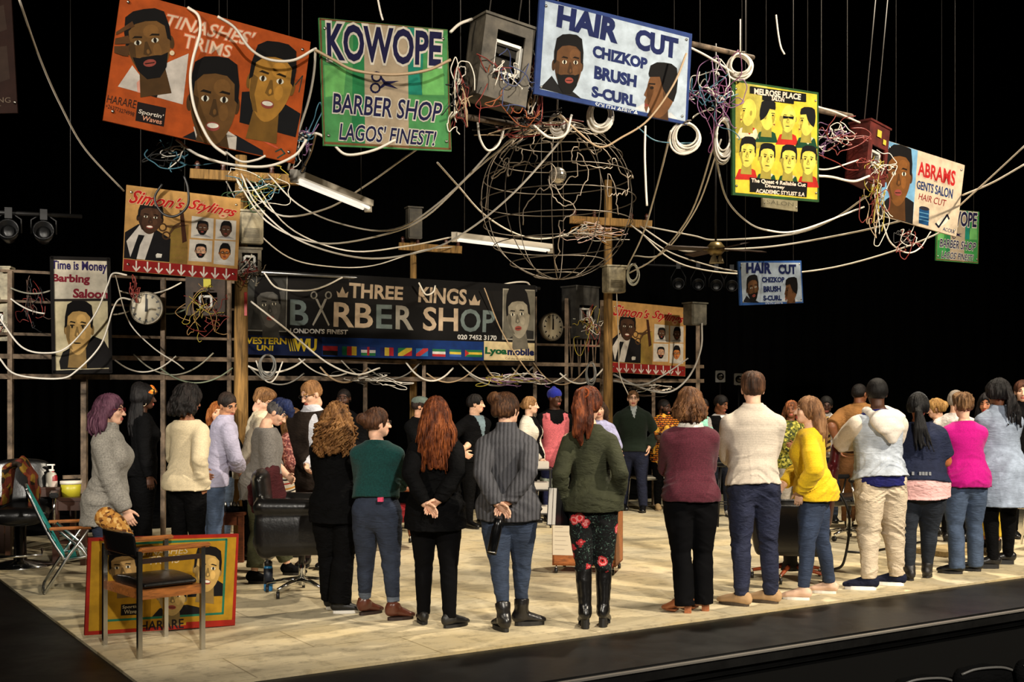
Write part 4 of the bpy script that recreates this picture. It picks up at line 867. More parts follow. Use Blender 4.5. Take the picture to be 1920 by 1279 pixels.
def text_mesh(s, off=0.0, shear=0.0):
    k = (s, off, shear)
    if k not in _txt:
        cu = bpy.data.curves.new('lettering', 'FONT'); cu.body = s; cu.offset = off; cu.shear = shear; cu.resolution_u = 3
        o = bpy.data.objects.new('lettering', cu); COL.objects.link(o); dg = bpy.context.evaluated_depsgraph_get(); dg.update()
        me = o.evaluated_get(dg).to_mesh(); v = np.array([q.co[:2] for q in me.vertices]); f = [tuple(p.vertices) for p in me.polygons]
        o.to_mesh_clear(); bpy.data.objects.remove(o); bpy.data.curves.remove(cu); _txt[k] = (v, f)
    return _txt[k]
class Art:
    """paint strokes recorded on the unit square of a board (coordinates as read off the photo)"""
    def __init__(s, cor, ox=0, oy=0, sc=1.0): s.H = homog(cor, [(0, 1), (1, 1), (1, 0), (0, 0)]); s.o = np.array((ox, oy)); s.sc = sc; s.ops = []; s.part = 'painted_ground'
    def uv(s, pts):
        p = np.asarray(pts, float)/s.sc+s.o; q = np.c_[p, np.ones(len(p))] @ s.H.T; return q[:, :2]/q[:, 2:]
    def poly(s, col, pts, layer=1): s.ops.append((s.part, col, layer, s.uv(pts), [tuple(range(len(pts)))])); return s
    def oval(s, col, c, rx, ry, ang=0, layer=2, n=18):
        a = math.radians(ang); t = np.linspace(0, 2*math.pi, n+1)[:-1]; x, y = np.cos(t)*rx, np.sin(t)*ry
        return s.poly(col, np.c_[c[0]+x*math.cos(a)-y*math.sin(a), c[1]+x*math.sin(a)+y*math.cos(a)], layer)
    def line(s, col, pts, w, layer=3, closed=False):
        p = np.asarray(pts, float); n = len(p)
        for i in range(n if closed else n-1):
            a, b = p[i], p[(i+1) % n]; d = b-a; L = np.linalg.norm(d)
            if L < 1e-6: continue
            d /= L; q = np.array((-d[1], d[0]))*w/2; a2, b2 = a-d*w*.3, b+d*w*.3; s.poly(col, [a2-q, b2-q, b2+q, a2+q], layer)
        return s
    def text(s, st, col, quad, bold=.02, shear=0.0, outline=None, layer=4, ow=.05):
        v0, _ = text_mesh(st, bold, shear); lo, hi = v0.min(0), v0.max(0); q = np.asarray(quad, float); old = s.part; s.n = getattr(s, 'n', 0)+1; s.part = ('lettering', s.n)
        for c, b, ly in (((outline, bold+ow, layer),) if outline else ())+((col, bold, layer+1),):
            v, f = text_mesh(st, b, shear); t = (v-lo)/(hi-lo); x, y = t[:, :1], 1-t[:, 1:]
            p = q[0]*(1-x)*(1-y)+q[1]*x*(1-y)+q[2]*x*y+q[3]*(1-x)*y
            s.ops.append((s.part, c, ly, s.uv(p), f))
        s.part = old; return s
    def portrait(s, c, w, h, ang, yaw, sk, hair=(16, 14, 14), style='short', smile=False, beard=False, lay=5, line=None, glasses=False, shades=False, neck=True):
        a = math.radians(ang); ca, sa = math.cos(a), math.sin(a); c = np.array(c, float); s.n = getattr(s, 'n', 0)+1; s.part = ('portrait', s.n)
        M = lambda pts: [c+np.array((x*w/2*ca+y*h/2*sa, x*w/2*sa-y*h/2*ca)) for x, y in pts]
        dk = sc_(sk, .7); hl = sc_(sk, 1.13); ink = line or sc_(sk, .25)
        O = lambda col, x, y, rx, ry, ly: s.poly(col, M([(x+rx*math.cos(t), y+ry*math.sin(t)) for t in np.linspace(0, 6.283, 15)[:-1]]), ly)
        if neck: s.poly(dk, M([(-.55, -.5), (.55, -.5), (.72, -1.5), (-.72, -1.5)]), lay)
        if abs(yaw) < .75: O(dk, -1.0-.1*yaw, -.02, .13, .2, lay); O(dk, 1.0-.1*yaw, -.02, .13, .2, lay)
        hd = [((1-.20*max(0, -math.sin(t))**1.6)*math.cos(t)*.98+.06*yaw*max(0, -math.sin(t)), math.sin(t)) for t in np.linspace(0, 6.283, 29)[:-1]]
        s.poly(sk, M(hd), lay+1)
        if abs(yaw) >= .75:
            g = 1 if yaw > 0 else -1; s.poly(sk, M([(g*.9, .25), (g*1.14, -.2), (g*.98, -.27), (g*1.06, -.45), (g*.96, -.55), (g*1.02, -.66), (g*.86, -.85), (g*.5, 0)]), lay+1)
            O(dk, -g*.28, -.05, .15, .2, lay+2); O(ink, g*.66, .1, .13, .06, lay+3); s.poly(ink, M([(g*.45, .28), (g*.9, .27), (g*.9, .22), (g*.45, .22)]), lay+2); s.poly((140, 60, 50), M([(g*1.03, -.5), (g*.7, -.56), (g*1.0, -.64)]), lay+2)
        else:
            O(hl, .28+.3*yaw, .38, .36, .2, lay+2); O(hl, .42+.2*yaw, -.2, .2, .2, lay+2)
            s.poly(dk, M([(-.98, .2), (-.62, .1), (-.66, -.35), (-.38, -.8), (-.62, -.75), (-.9, -.3)]), lay+2)
            for g in (-1, 1):
                x = g*.40+.26*yaw; s.poly(ink, M([(x-.24, .25), (x-.1, .31), (x+.24, .27), (x+.22, .22), (x-.1, .25)]), lay+3)
                O((225, 220, 200) if line is None else sk, x, .1, .17, .07, lay+3); O(ink, x, .1, .08, .075, lay+4)
                if line: s.poly(ink, M([(x-.18, .12), (x+.18, .13), (x+.16, .17), (x-.14, .17)]), lay+4)
            x = .3*yaw; s.poly(dk, M([(x-.06, .1), (x+.05, .1), (x+.2, -.26), (x, -.33), (x-.2, -.26)]), lay+3); O(hl, x+.03, -.2, .07, .07, lay+4)
            if beard: s.poly(hair, M([(-.82, -.3), (-.5, -.36), (-.34+x*.5, -.34), (.34+x*.5, -.34), (.5, -.36), (.82, -.3), (.66, -.72), (.3, -1.0), (-.3, -1.0), (-.66, -.72)]), lay+3)
            O((150, 70, 60) if line is None else ink, .22*yaw, -.54, .30, .11 if not line else .03, lay+4)
            if smile: O((236, 230, 214), .22*yaw, -.52, .25, .06, lay+5)
            else: s.poly(ink, M([(.22*yaw-.24, -.53), (.22*yaw+.24, -.53), (.22*yaw+.2, -.56), (.22*yaw-.2, -.56)]), lay+5)
        tp = {'short': 1.10, 'flat': 1.22, 'afro': 1.36, 'fade': 1.06, 'bald': 1.0, 'tall': 1.5}[style]; hx = .0 if abs(yaw) < .75 else (-.12 if yaw > 0 else .12)
        if style != 'bald':
            out = [(-1.04, .02), (-1.05, .45), (-.9, .85*min(tp, 1.2)), (-.5, tp*.98), (0, tp), (.5, tp*.98), (.9, .85*min(tp, 1.2)), (1.05, .45), (1.04, .02)]
            inn = [(.88, .1), (.84, .48), (.5+hx, .66), (0, .70), (-.5+hx, .66), (-.84, .48), (-.88, .1)]
            if yaw >= .75: out = out[:-2]+[(.98, .62)]; inn = [(.9, .5), (.2, .55), (-.1, .1), (-.5, -.2), (-.9, -.35)]
            if yaw <= -.75: out = [(-.98, .62)]+out[2:]; inn = [(.9, -.35), (.5, -.2), (.1, .1), (-.2, .55), (-.9, .5)]
            s.poly(hair, M(out+inn), lay+4)
        if shades: s.poly((15, 15, 18), M([(-.72, .2), (.0, .16), (.72, .2), (.66, -.02), (.12, .02), (0, .1), (-.12, .02), (-.66, -.02)]), lay+6)
        if glasses:
            for g in (-1, 1): s.line((15, 15, 15), M([(g*.42+.2*yaw+.26*math.cos(t), .1+.17*math.sin(t)) for t in np.linspace(0, 6.283, 11)[:-1]]), w*.045, lay+6, True)
        s.part = 'painted_ground'; return s
    def scissors(s, col, p, q, rw, layer=3, part=None):
        """p hinge end with rings, q tips centre"""
        s.part = part or 'scissors'; p, q = np.array(p, float), np.array(q, float); d = q-p; L = np.linalg.norm(d); d /= L; n = np.array((-d[1], d[0])); m = p+d*L*.42
        for g in (-1, 1):
            r = p+n*g*rw*1.25; s.line(col, [r+np.array((math.cos(t), math.sin(t)))*rw for t in np.linspace(0, 6.283, 13)[:-1]], rw*.42, layer, True)
            a = r+d*rw*.9; tip = q-n*g*rw*.9; s.poly(col, [a-n*rw*.3, a+n*rw*.3, m+n*rw*.5, tip, m-n*rw*.5], layer)
        s.part = 'painted_ground'; return s
def make_sign(art, cor, d, label, base, th=.022, name='painted_sign', cat='sign', group=None, fit=None, bolts=True, wires=0, edge=None, rim=None, floor=False, wtop=4.0, **kw):
    C, rot, w, h = fit or fit_board(cor, d, **kw)
    R = rot3(*rot)
    if floor: C = C+np.array((0, 0, -min((C+R @ np.array((sx*w/2, 0, -h/2)))[2] for sx in (-1, 1))+.003))
    r = empty(name, C, label, cat, group, rot=tuple(np.array(Matrix(R.tolist()).to_euler())))
    b = MB().box((-w/2, -th/2, -h/2), (w/2, th/2, h/2)); b.build('panel', paint(base), r)
    groups = {}
    for part, col, ly, pts, faces in (art.ops if art else []): groups.setdefault(part, []).append((col, ly, pts, faces))
    for part, ops in groups.items():
        nm = part if isinstance(part, str) else part[0]; cols = []; me = MB()
        for col, ly, pts, faces in ops:
            if col not in cols: cols.append(col)
            P3 = [((u-.5)*w, -th/2-.0006-ly*.0005, (v-.5)*h) for u, v in np.clip(pts, .003, .997)]; me.add(P3, faces, cols.index(col))
        bm_o = me.build(nm, [paint(c) for c in cols], r, recalc=False)
    if rim:
        f = MB(); e = rim[1]
        for lo, hi in (((-w/2-e*.2, -h/2), (-w/2+e, h/2)), ((w/2-e, -h/2), (w/2+e*.2, h/2)), ((-w/2, h/2-e), (w/2, h/2+e*.2)), ((-w/2, -h/2-e*.2), (w/2, -h/2+e))): f.box((lo[0], -th/2-.012, lo[1]), (hi[0], th/2+.01, hi[1]))
        f.build('frame', paint(rim[0]), r)
    if bolts:
        for sx, sz in ((-.46, .42), (.46, .42), (.46, -.42), (-.46, -.42)): MB().lathe([(.001, .006), (.009, .004), (.012, 0)], (sx*w, -th/2-.006, sz*h), 10, M=Matrix.Rotation(math.pi/2, 3, 'X')).build('bolt', metal((190, 185, 175)), r)
    Ri = R.T
    for i in range(wires):
        x = (-.38+.76*i/max(1, wires-1))*w; a = np.array((x, 0, h/2-.004)); MB().tube([a, a+Ri @ np.array((0, 0, wtop))], .0026, 5).build('hanging_wire', mat('hanging_cable', (60, 56, 52), .6), r)
    return r, C, R, w, h
# --- orange board with three heads
cor = [(228, -20), (582, 81), (551, 305), (192, 228)]; A = Art(cor, 0, 0, 3)
A.poly((205, 196, 186), [(662, 492), (745, 372), (790, 430), (960, 350), (1067, 305), (1033, 592)]); A.poly((24, 20, 18), [(790, 450), (930, 420), (885, 555), (800, 530)], 3); A.poly((226, 160, 140), [(770, 470), (800, 440), (805, 530), (775, 525)], 2)
A.portrait((840, 255), 250, 385, -8, -.35, (112, 78, 40), style='fade', beard=True, lay=4)
A.part = ('portrait', A.n); [A.poly((86, 56, 30), q, 10) for q in ([(625, 175), (745, 122), (757, 150), (650, 200)], [(632, 215), (722, 203), (735, 248), (640, 252)], [(636, 262), (728, 262), (722, 322), (690, 318), (640, 300)])]; A.oval((226, 206, 170), (972, 303), 14, 14, 0, 12); A.part = 'painted_ground'
A.poly((20, 22, 26), [(1030, 776), (1110, 735), (1330, 760), (1480, 845), (1482, 875), (1240, 832)]); A.poly((206, 196, 184), [(1092, 715), (1150, 770), (1240, 825), (1330, 845), (1335, 770), (1290, 740), (1110, 790)], 2)
A.portrait((1205, 585), 265, 480, 4, .15, (104, 72, 36), style='short', smile=True, lay=4)
A.poly((18, 18, 20), [(1350, 690), (1365, 520), (1440, 515), (1560, 560), (1690, 640), (1660, 770)]); A.portrait((1525, 475), 240, 430, 10, .0, (168, 120, 48), style='short', smile=True, lay=4)
A.text("TINASHES'", (232, 200, 172), [(948, 78), (1445, 192), (1420, 268), (932, 150)], .012, .2, (214, 110, 70)); A.text('TRIMS', (232, 200, 172), [(1045, 192), (1312, 265), (1300, 332), (1036, 272)], .012, .1, (214, 110, 70))
A.text('HARARE', (52, 34, 26), [(605, 540), (772, 572), (762, 616), (595, 582)], .0); A.text('+263773274998', (52, 34, 26), [(592, 590), (758, 640), (752, 662), (588, 612)], 0)
A.poly((28, 20, 20), [(775, 578), (938, 612), (925, 718), (762, 685)], 2); A.text("Sportin'", (226, 214, 200), [(782, 618), (926, 650), (920, 680), (778, 650)], .015, .1); A.text('Waves', (226, 160, 130), [(805, 655), (916, 678), (912, 706), (800, 682)], .015, .1)
A.line((210, 90, 60), [(1400, 745), (1480, 790), (1560, 830)], 10, 2); A.line((50, 70, 60), [(1550, 850), (1580, 835), (1600, 860), (1560, 885)], 8, 2); A.line((60, 60, 50), [(1660, 480), (1700, 430), (1680, 520)], 6, 2)
SG = {}
SG['orange'] = make_sign(A, cor, 8.3, 'orange painted board with three heads and the words TINASHES TRIMS, hanging top left', (176, 78, 28), wires=3)
# --- green KOWOPE
cor = [(598, 33), (838, 57), (846, 283), (605, 275)]; A = Art(cor, 560, 0, 4.264); KOW = A
A.poly((172, 154, 128), [(524, 160), (870, 205), (882, 1190), (530, 1160)], 1); A.poly((28, 128, 106), [(870, 205), (1000, 225), (985, 760), (880, 755)], 1); A.poly((38, 122, 70), [(440, 160), (524, 165), (530, 1150), (420, 1150)], 1); A.poly((106, 176, 96), [(200, 520), (380, 540), (360, 760), (210, 780)], 1); A.poly((106, 176, 96), [(960, 560), (1150, 520), (1160, 760), (990, 760)], 1)
A.text('KOWOPE', (26, 24, 62), [(222, 178), (1142, 262), (1132, 535), (228, 482)], .03, 0, (214, 206, 190)); A.scissors((26, 24, 62), (618, 660), (800, 680), 36, 4)
A.text('BARBER SHOP', (26, 26, 66), [(268, 745), (1148, 822), (1130, 975), (268, 905)], .015, .1, (206, 200, 186)); A.text("LAGOS' FINEST!", (26, 26, 66), [(325, 985), (1102, 1045), (1085, 1165), (318, 1125)], .015, .1, (206, 200, 186))
[A.poly((112, 78, 46), q, 2) for q in ([(160, 140), (1190, 235), (1190, 250), (160, 160)], [(185, 1160), (1215, 1195), (1215, 1180), (185, 1140)], [(1185, 240), (1200, 240), (1215, 1190), (1196, 1190)], [(160, 140), (180, 140), (205, 1170), (185, 1170)])]
SG['kowope'] = make_sign(A, cor, 8.9, 'large green and cream KOWOPE barber shop board hanging at the top', (74, 142, 82), wires=2)
# --- blue HAIR CUT
cor = [(1010, -4), (1297, 63), (1287, 236), (1001, 175)]; A = Art(cor, 960, 0, 3.996); HC_ = A
A.poly((184, 198, 212), [(240, 15), (1320, 282), (1290, 918), (205, 665)], 1)
A.text('HAIR', (26, 36, 84), [(335, 42), (800, 150), (775, 332), (320, 205)], .055); A.text('CUT', (26, 36, 84), [(912, 210), (1240, 288), (1228, 450), (905, 368)], .055)
for t, q in (('CHIZKOP', [(592, 338), (1004, 440), (996, 526), (588, 430)]), ('BRUSH', [(605, 492), (922, 568), (915, 660), (600, 592)]), ('S-CURL', [(585, 642), (920, 720), (915, 806), (582, 728)])): A.text(t, (30, 42, 92), q, .055)
A.text('SOUTH AFRICA', (214, 220, 226), [(612, 766), (932, 835), (926, 870), (608, 802)], .01)
A.poly((26, 26, 28), [(205, 660), (290, 568), (340, 640), (450, 690), (512, 742)], 2); A.portrait((410, 490), 205, 420, 2, .45, (98, 66, 40), style='short', beard=True, lay=4, neck=False)
A.poly((212, 214, 216), [(905, 815), (990, 770), (1100, 850), (1180, 850), (1230, 900), (1060, 868)], 2); A.portrait((1105, 690), 225, 400, 6, -1, (112, 74, 44), style='short', lay=4, neck=True)
SG['haircut'] = make_sign(A, cor, 9.6, 'large blue bordered HAIR CUT board with two heads, hanging at top centre', (46, 66, 122), wires=3)
# --- yellow MELROSE PLACE
cor = [(1370, 149), (1534, 174), (1533, 379), (1373, 366)]; A = Art(cor, 1340, 120, 3.31)
A.poly((232, 204, 62), [(122, 112), (632, 192), (628, 842), (125, 800)], 1); A.poly((240, 226, 110), [(122, 112), (320, 142), (300, 520), (125, 560)], 1)
YS = (236, 214, 92); DG = (26, 72, 46); RD = (196, 44, 34); WT = (222, 214, 180)
for x, y, c1, c2, st, yaw, kw in ((205, 305, WT, RD, 'bald', -.8, {}), (322, 330, DG, DG, 'flat', .8, {}), (450, 345, RD, RD, 'bald', -.1, {'shades': True, 'beard': False}), (568, 365, DG, WT, 'short', -.8, {}), (198, 560, RD, RD, 'flat', -.2, {}), (318, 590, DG, WT, 'short', .5, {}), (452, 600, DG, WT, 'short', .4, {}), (575, 605, RD, RD, 'short', -.2, {})):
    A.poly(c1, [(x-78, y+160), (x-52, y+98), (x, y+85), (x+48, y+105), (x+64, y+165)], 2); A.poly(c2, [(x-34, y+95), (x+5, y+140), (x+40, y+100), (x+8, y+88)], 3)
    A.portrait((x, y), 96, 172, 4, yaw, YS, (20, 20, 22), st, lay=4, line=(30, 26, 20), **kw)
A.poly((16, 16, 16), [(210, 140), (562, 188), (562, 240), (485, 233), (485, 253), (288, 227), (288, 193), (210, 185)], 12); A.poly((16, 16, 16), [(212, 708), (565, 740), (560, 828), (212, 795)], 12)
for t, q in (('MELROSE PLACE', [(236, 152), (530, 190), (526, 228), (236, 192)]), ('SALON', [(346, 203), (426, 214), (423, 241), (345, 231)]), ('The Quest 4 Reliable Cut', [(220, 712), (556, 742), (553, 770), (218, 742)]), ('Diversey', [(305, 748), (426, 760), (424, 784), (304, 774)]), ('ACADEMIC STYLIST S.A', [(248, 777), (550, 800), (547, 824), (247, 802)])): A.text(t, (240, 220, 200), q, .035, layer=13)
SG['melrose'] = make_sign(A, cor, 10.8, 'yellow MELROSE PLACE SALON board with eight painted heads', (46, 84, 44), wires=2)
# --- ABRAMS
cor = [(1663, 263), (1807, 311), (1792, 443), (1644, 404)]; A = Art(cor, 1340, 120, 3.31)
A.poly((122, 176, 214), [(1070, 475), (1262, 528), (1226, 1000), (1008, 938)], 1); A.poly((20, 18, 18), [(1015, 900), (1060, 840), (1110, 810), (1190, 830), (1234, 860), (1226, 1000), (1010, 938)], 2)
A.portrait((1138, 700), 158, 370, 3, .05, (122, 76, 34), style='short', lay=4)
A.text('ABRAMS', (186, 34, 34), [(1262, 603), (1492, 668), (1484, 762), (1258, 692)], .03, 0, (228, 190, 170)); A.text('GENTS SALON', (26, 52, 104), [(1255, 722), (1476, 778), (1470, 838), (1252, 774)], .02); A.text('HAIR CUT', (150, 40, 40), [(1266, 800), (1436, 845), (1430, 886), (1262, 840)], .0, .15)
A.poly((24, 74, 120), [(1268, 890), (1330, 905), (1325, 1005), (1265, 990)], 3); A.oval((40, 40, 50), (1299, 897), 32, 12, 12, 4); [A.line((100, 160, 200), [(1268, y), (1328, y+13)], 5, 5) for y in (920, 945, 965)]
A.oval((235, 226, 206), (1412, 975), 22, 48, 50, 3); A.line((24, 24, 40), [(1370, 990), (1388, 1012), (1440, 935), (1450, 960)], 10, 5); A.text('ACCRA', (26, 52, 104), [(1415, 1010), (1486, 1030), (1483, 1052), (1412, 1032)], .0, .1)
SG['abrams'] = make_sign(A, cor, 12.2, 'cream and blue ABRAMS GENTS SALON board with one head', (216, 196, 168), wires=2)
# --- Simon's Stylings
cor = [(238, 347), (450, 373), (445, 527), (229, 508)]; A = Art(cor, 0, 330, 3.28); SIM = A
A.poly((188, 144, 84), [(785, 62), (1472, 142), (1462, 572), (756, 510)], 1); A.poly((186, 156, 74), [(1040, 300), (1160, 300), (1150, 545), (1040, 535)], 1); A.poly((142, 32, 30), [(755, 510), (1462, 572), (1460, 645), (752, 585)], 2)
for i in range(9):
    x = 835+i*69.6; y = 524+i*6; A.line((222, 212, 200), [(x, y), (x-1, y+52)], 9, 3); A.line((222, 212, 200), [(x-21, y+32), (x-1, y+60), (x+21, y+36)], 9, 3)
A.poly((22, 20, 22), [(765, 345), (850, 295), (960, 330), (1048, 385), (1040, 530), (758, 505)], 2); A.poly((206, 198, 188), [(775, 400), (858, 300), (950, 335), (888, 515), (800, 505)], 3); A.poly((18, 18, 20), [(850, 360), (888, 365), (858, 425), (835, 515), (795, 508)], 4); A.poly((226, 220, 210), [(955, 485), (965, 475), (995, 480), (990, 502), (958, 503)], 4)
A.portrait((922, 262), 148, 190, 6, .1, (70, 46, 32), style='fade', smile=True, lay=5, neck=False)
A.scissors((86, 60, 36), (1010, 340), (1150, 280), 22, 3, 'painted_ground'); A.poly((62, 34, 22), [(1103, 210), (1126, 212), (1148, 400), (1120, 412)], 3)
for q, sk, st, kw in (([(1178, 245), (1312, 262), (1308, 388), (1172, 378)], (84, 56, 40), 'short', {'beard': True}), ([(1325, 265), (1450, 275), (1447, 395), (1322, 388)], (80, 54, 40), 'afro', {}), ([(1165, 388), (1305, 398), (1300, 530), (1158, 522)], (196, 150, 118), 'short', {'beard': True}), ([(1318, 395), (1447, 402), (1440, 552), (1312, 540)], (190, 116, 60), 'tall', {'glasses': True})):
    A.poly((206, 198, 186), q, 3); m = np.mean(q, 0); A.poly((150, 148, 146) if sk[0] < 100 else (216, 210, 200), [q[3]+(np.array(m)-q[3])*.15+np.array((0, -2)), m+np.array((0, 30)), q[2]+(np.array(m)-q[2])*.15], 4); A.portrait(m+np.array((0, 2)), 66, 84, 4, .1, sk, style=st, lay=6, neck=False, **kw)
A.text("Simon's", (176, 30, 28), [(805, 78), (1140, 146), (1128, 206), (790, 166)], .02, .45, (220, 170, 130), ow=.03, layer=12); A.text('Stylings', (176, 30, 28), [(1168, 140), (1458, 195), (1440, 272), (1148, 218)], .02, .45, (220, 170, 130), ow=.03, layer=12)
SG['simon'] = make_sign(A, cor, 11.6, "tan Simon's Stylings board with a suited man, at upper left above the clock", (184, 140, 84), wires=3)
cor = [(1143, 564), (1286, 577), (1283, 707), (1145, 697)]
SG['simon2'] = make_sign(SIM, cor, 17.2, "smaller tan Simon's Stylings board on the back frame right of the tall pole", (184, 140, 84))
cor = [(1382, 490), (1502, 489), (1504, 568), (1388, 573)]
SG['haircut2'] = make_sign(HC_, cor, 14.0, 'small blue HAIR CUT board hanging below the ceiling fan', (52, 92, 160), wires=2)
cor = [(1757, 391), (1834, 396), (1834, 496), (1753, 487)]
SG['kowope2'] = make_sign(KOW, cor, 14.6, 'small green KOWOPE board half behind the ABRAMS board', (58, 140, 70), wires=2)
# --- time is money
cor = [(95, 482), (205, 484), (210, 699), (98, 700)]; A = Art(cor, 0, 330, 3.28)
A.poly((206, 196, 176), [(320, 514), (660, 516), (662, 750), (324, 755)], 1); A.poly((212, 198, 160), [(328, 770), (666, 766), (680, 1184), (334, 1196)], 1)
A.text('Time is Money', (40, 30, 82), [(318, 520), (656, 528), (656, 602), (318, 588)], .03); A.text('Barbing', (130, 34, 48), [(322, 602), (552, 606), (550, 672), (322, 662)], .04); A.text('Saloon', (130, 34, 48), [(450, 690), (662, 698), (662, 752), (446, 748)], .04)
A.poly((24, 22, 22), [(362, 1140), (385, 1080), (440, 1050), (500, 1075), (570, 980), (640, 1010), (668, 1060), (672, 1180), (370, 1190)], 2); A.portrait((482, 940), 165, 320, 2, -.35, (200, 160, 96), style='short', lay=4, line=(40, 34, 26))
SG['time'] = make_sign(A, cor, 12.88, 'tall black framed Time is Money Barbing Saloon sign on the back frame at left', (40, 34, 30), rim=((22, 19, 18), .03), bolts=False)
# --- shop banner
cor = [(445, 504), (1003, 535), (1003, 680), (445, 664)]; A = Art(cor, 430, 480, 3.254)
A.poly((14, 26, 62), [(52, 480), (560, 495), (560, 618), (52, 602)], 1); A.poly((16, 46, 104), [(560, 495), (1546, 525), (1546, 640), (560, 618)], 1); A.poly((22, 20, 19), [(350, 150), (1660, 215), (1660, 340), (350, 270)], 1)
SV = (156, 150, 138); TN = (186, 164, 138); GN = (104, 116, 114)
for t, c, q, b in (('THREE', TN, [(722, 163), (1052, 190), (1048, 270), (720, 256)], .03), ('KINGS', TN, [(1148, 186), (1442, 204), (1438, 300), (1142, 284)], .03), ('B', GN, [(365, 265), (476, 272), (476, 430), (365, 420)], .02), ('RB', TN, [(630, 282), (868, 292), (868, 442), (628, 432)], .02), ('E', GN, [(888, 296), (985, 300), (985, 446), (888, 442)], .02), ('R', SV, [(1006, 302), (1116, 306), (1116, 454), (1006, 447)], .02), ('SH', TN, [(1175, 310), (1388, 320), (1388, 462), (1172, 456)], .02), ('OP', GN, [(1402, 320), (1616, 334), (1612, 470), (1402, 464)], .02),
                   ("LONDON'S FINEST", (206, 202, 196), [(366, 440), (716, 450), (714, 480), (365, 470)], .03), ('020 7452 3170', (206, 202, 196), [(1385, 480), (1626, 487), (1624, 517), (1385, 510)], .03), ('WESTERN', (206, 176, 40), [(75, 492), (346, 500), (346, 540), (72, 535)], .03), ('UNI', (206, 176, 40), [(166, 542), (266, 546), (264, 578), (165, 576)], .03), ('WU', (214, 184, 44), [(385, 503), (530, 505), (526, 586), (388, 580)], .05)): A.text(t, c, q, b)
A.part = 'yellow_bars'; [A.poly((200, 172, 44), [(x, 505), (x+7, 505), (x+24, 580), (x+17, 580)], 3) for x in (350, 364, 378)]
for x, y in ((645, 192), (1452, 240)): A.part = ('crown', x); A.poly(TN, [(x, y+22), (x+18, y+38), (x+36, y-4), (x+54, y+40), (x+72, y+26), (x+66, y+62), (x+8, y+60)], 4)
A.part = 'scissors'; A.poly(SV, [(516, 262), (530, 262), (605, 420), (598, 428), (560, 350)], 4); A.poly(SV, [(588, 262), (574, 262), (500, 418), (506, 428), (556, 340)], 4)
for x in (508, 596): A.line(SV, [(x+17*math.cos(t), 240+20*math.sin(t)) for t in np.linspace(0, 6.28, 13)[:-1]], 8, 4, True)
flags = [((565, 655), [((150, 30, 34), 'h0'), ((16, 14, 14), 'h1')]), ((682, 770), [((20, 94, 60), 'v0'), ((166, 34, 40), 'v1'), ((204, 172, 52), 'v2')]), ((797, 885), [((40, 50, 110), 'h0'), ((210, 204, 196), 'h1'), ((40, 110, 60), 'h2'), ((170, 36, 44), 'c')]), ((913, 995), [((30, 34, 84), 'v0'), ((206, 176, 60), 'v1'), ((166, 34, 44), 'v2')]), ((1022, 1107), [((40, 120, 70), 'd0'), ((208, 180, 56), 'd1'), ((178, 40, 44), 'd2')]), ((1132, 1205), [((48, 110, 170), 'd0'), ((196, 60, 60), 'd1'), ((48, 110, 170), 'd2')]), ((1232, 1312), [((40, 110, 70), 'h0'), ((206, 202, 196), 'h1'), ((170, 40, 44), 'h2')]), ((1337, 1408), [((40, 110, 80), 'h0'), ((200, 176, 60), 'h1'), ((50, 84, 150), 'h2')]), ((1432, 1537), [((30, 100, 60), 'h0'), ((204, 176, 60), 'h1'), ((30, 100, 60), 'h2'), ((170, 40, 40), 't')])]
for (x0, x1), bs in flags:
    y = 548+(x0-565)*.030; hh = 56-(x0-565)*.016; A.part = ('flag', x0); n = sum(1 for _, k in bs if k[0] in 'hvd')
    for c, k in bs:
        i = int(k[1]) if len(k) > 1 else 0; W = x1-x0
        q = {'h': [(x0, y+hh*i/n), (x1, y+hh*i/n+3), (x1, y+hh*(i+1)/n+3), (x0, y+hh*(i+1)/n)], 'v': [(x0+W*i/n, y), (x0+W*(i+1)/n, y+2), (x0+W*(i+1)/n, y+hh+2), (x0+W*i/n, y+hh)],
             'd': [[(x0, y), (x0+W*.6, y), (x0, y+hh*.7)], [(x0+W*.6, y), (x1, y), (x1, y+hh*.3), (x0+W*.35, y+hh), (x0, y+hh), (x0, y+hh*.7)], [(x1, y+hh*.3), (x1, y+hh), (x0+W*.35, y+hh)]][i], 'c': [(x0+W*.42, y), (x0+W*.58, y), (x0+W*.58, y+hh), (x0+W*.42, y+hh)], 't': [(x0, y), (x0+W*.25, y+hh/2), (x0, y+hh)]}[k[0]]
        A.poly(c, q, 4 if k[0] in 'ct' else 3)
A.part = 'painted_ground'; A.poly((206, 186, 142), [(1548, 520), (1862, 535), (1862, 642), (1548, 637)], 3); A.text('Lyoa', (20, 84, 46), [(1555, 556), (1690, 562), (1690, 616), (1553, 612)], .05); A.text('mobile', (24, 30, 70), [(1692, 562), (1858, 568), (1858, 612), (1692, 608)], .05); A.text('Call the world for less', (50, 46, 40), [(1680, 621), (1852, 627), (1852, 639), (1680, 633)], .0)
A.poly((150, 148, 142), [(58, 113), (348, 117), (344, 464), (60, 454)], 2); A.poly((56, 56, 54), [(62, 118), (343, 122), (339, 458), (64, 448)], 3); A.poly((104, 102, 98), [(150, 300), (340, 200), (339, 458), (120, 450)], 3); A.portrait((232, 310), 150, 260, -6, .35, (92, 90, 86), style='afro', lay=4)
A.poly((150, 144, 130), [(1662, 198), (1864, 207), (1860, 518), (1660, 512)], 2); A.poly((104, 100, 88), [(1668, 206), (1858, 214), (1854, 510), (1666, 505)], 3); A.poly((40, 38, 36), [(1700, 505), (1790, 450), (1854, 460), (1854, 510)], 4); A.portrait((1758, 370), 140, 270, -4, -.35, (146, 138, 120), style='tall', lay=5)
SG['banner'] = make_sign(A, cor, 15.0, 'long black THREE KINGS BARBER SHOP banner on the back frame', (13, 12, 12), th=.03, name='shop_banner', cat='banner', bolts=False)
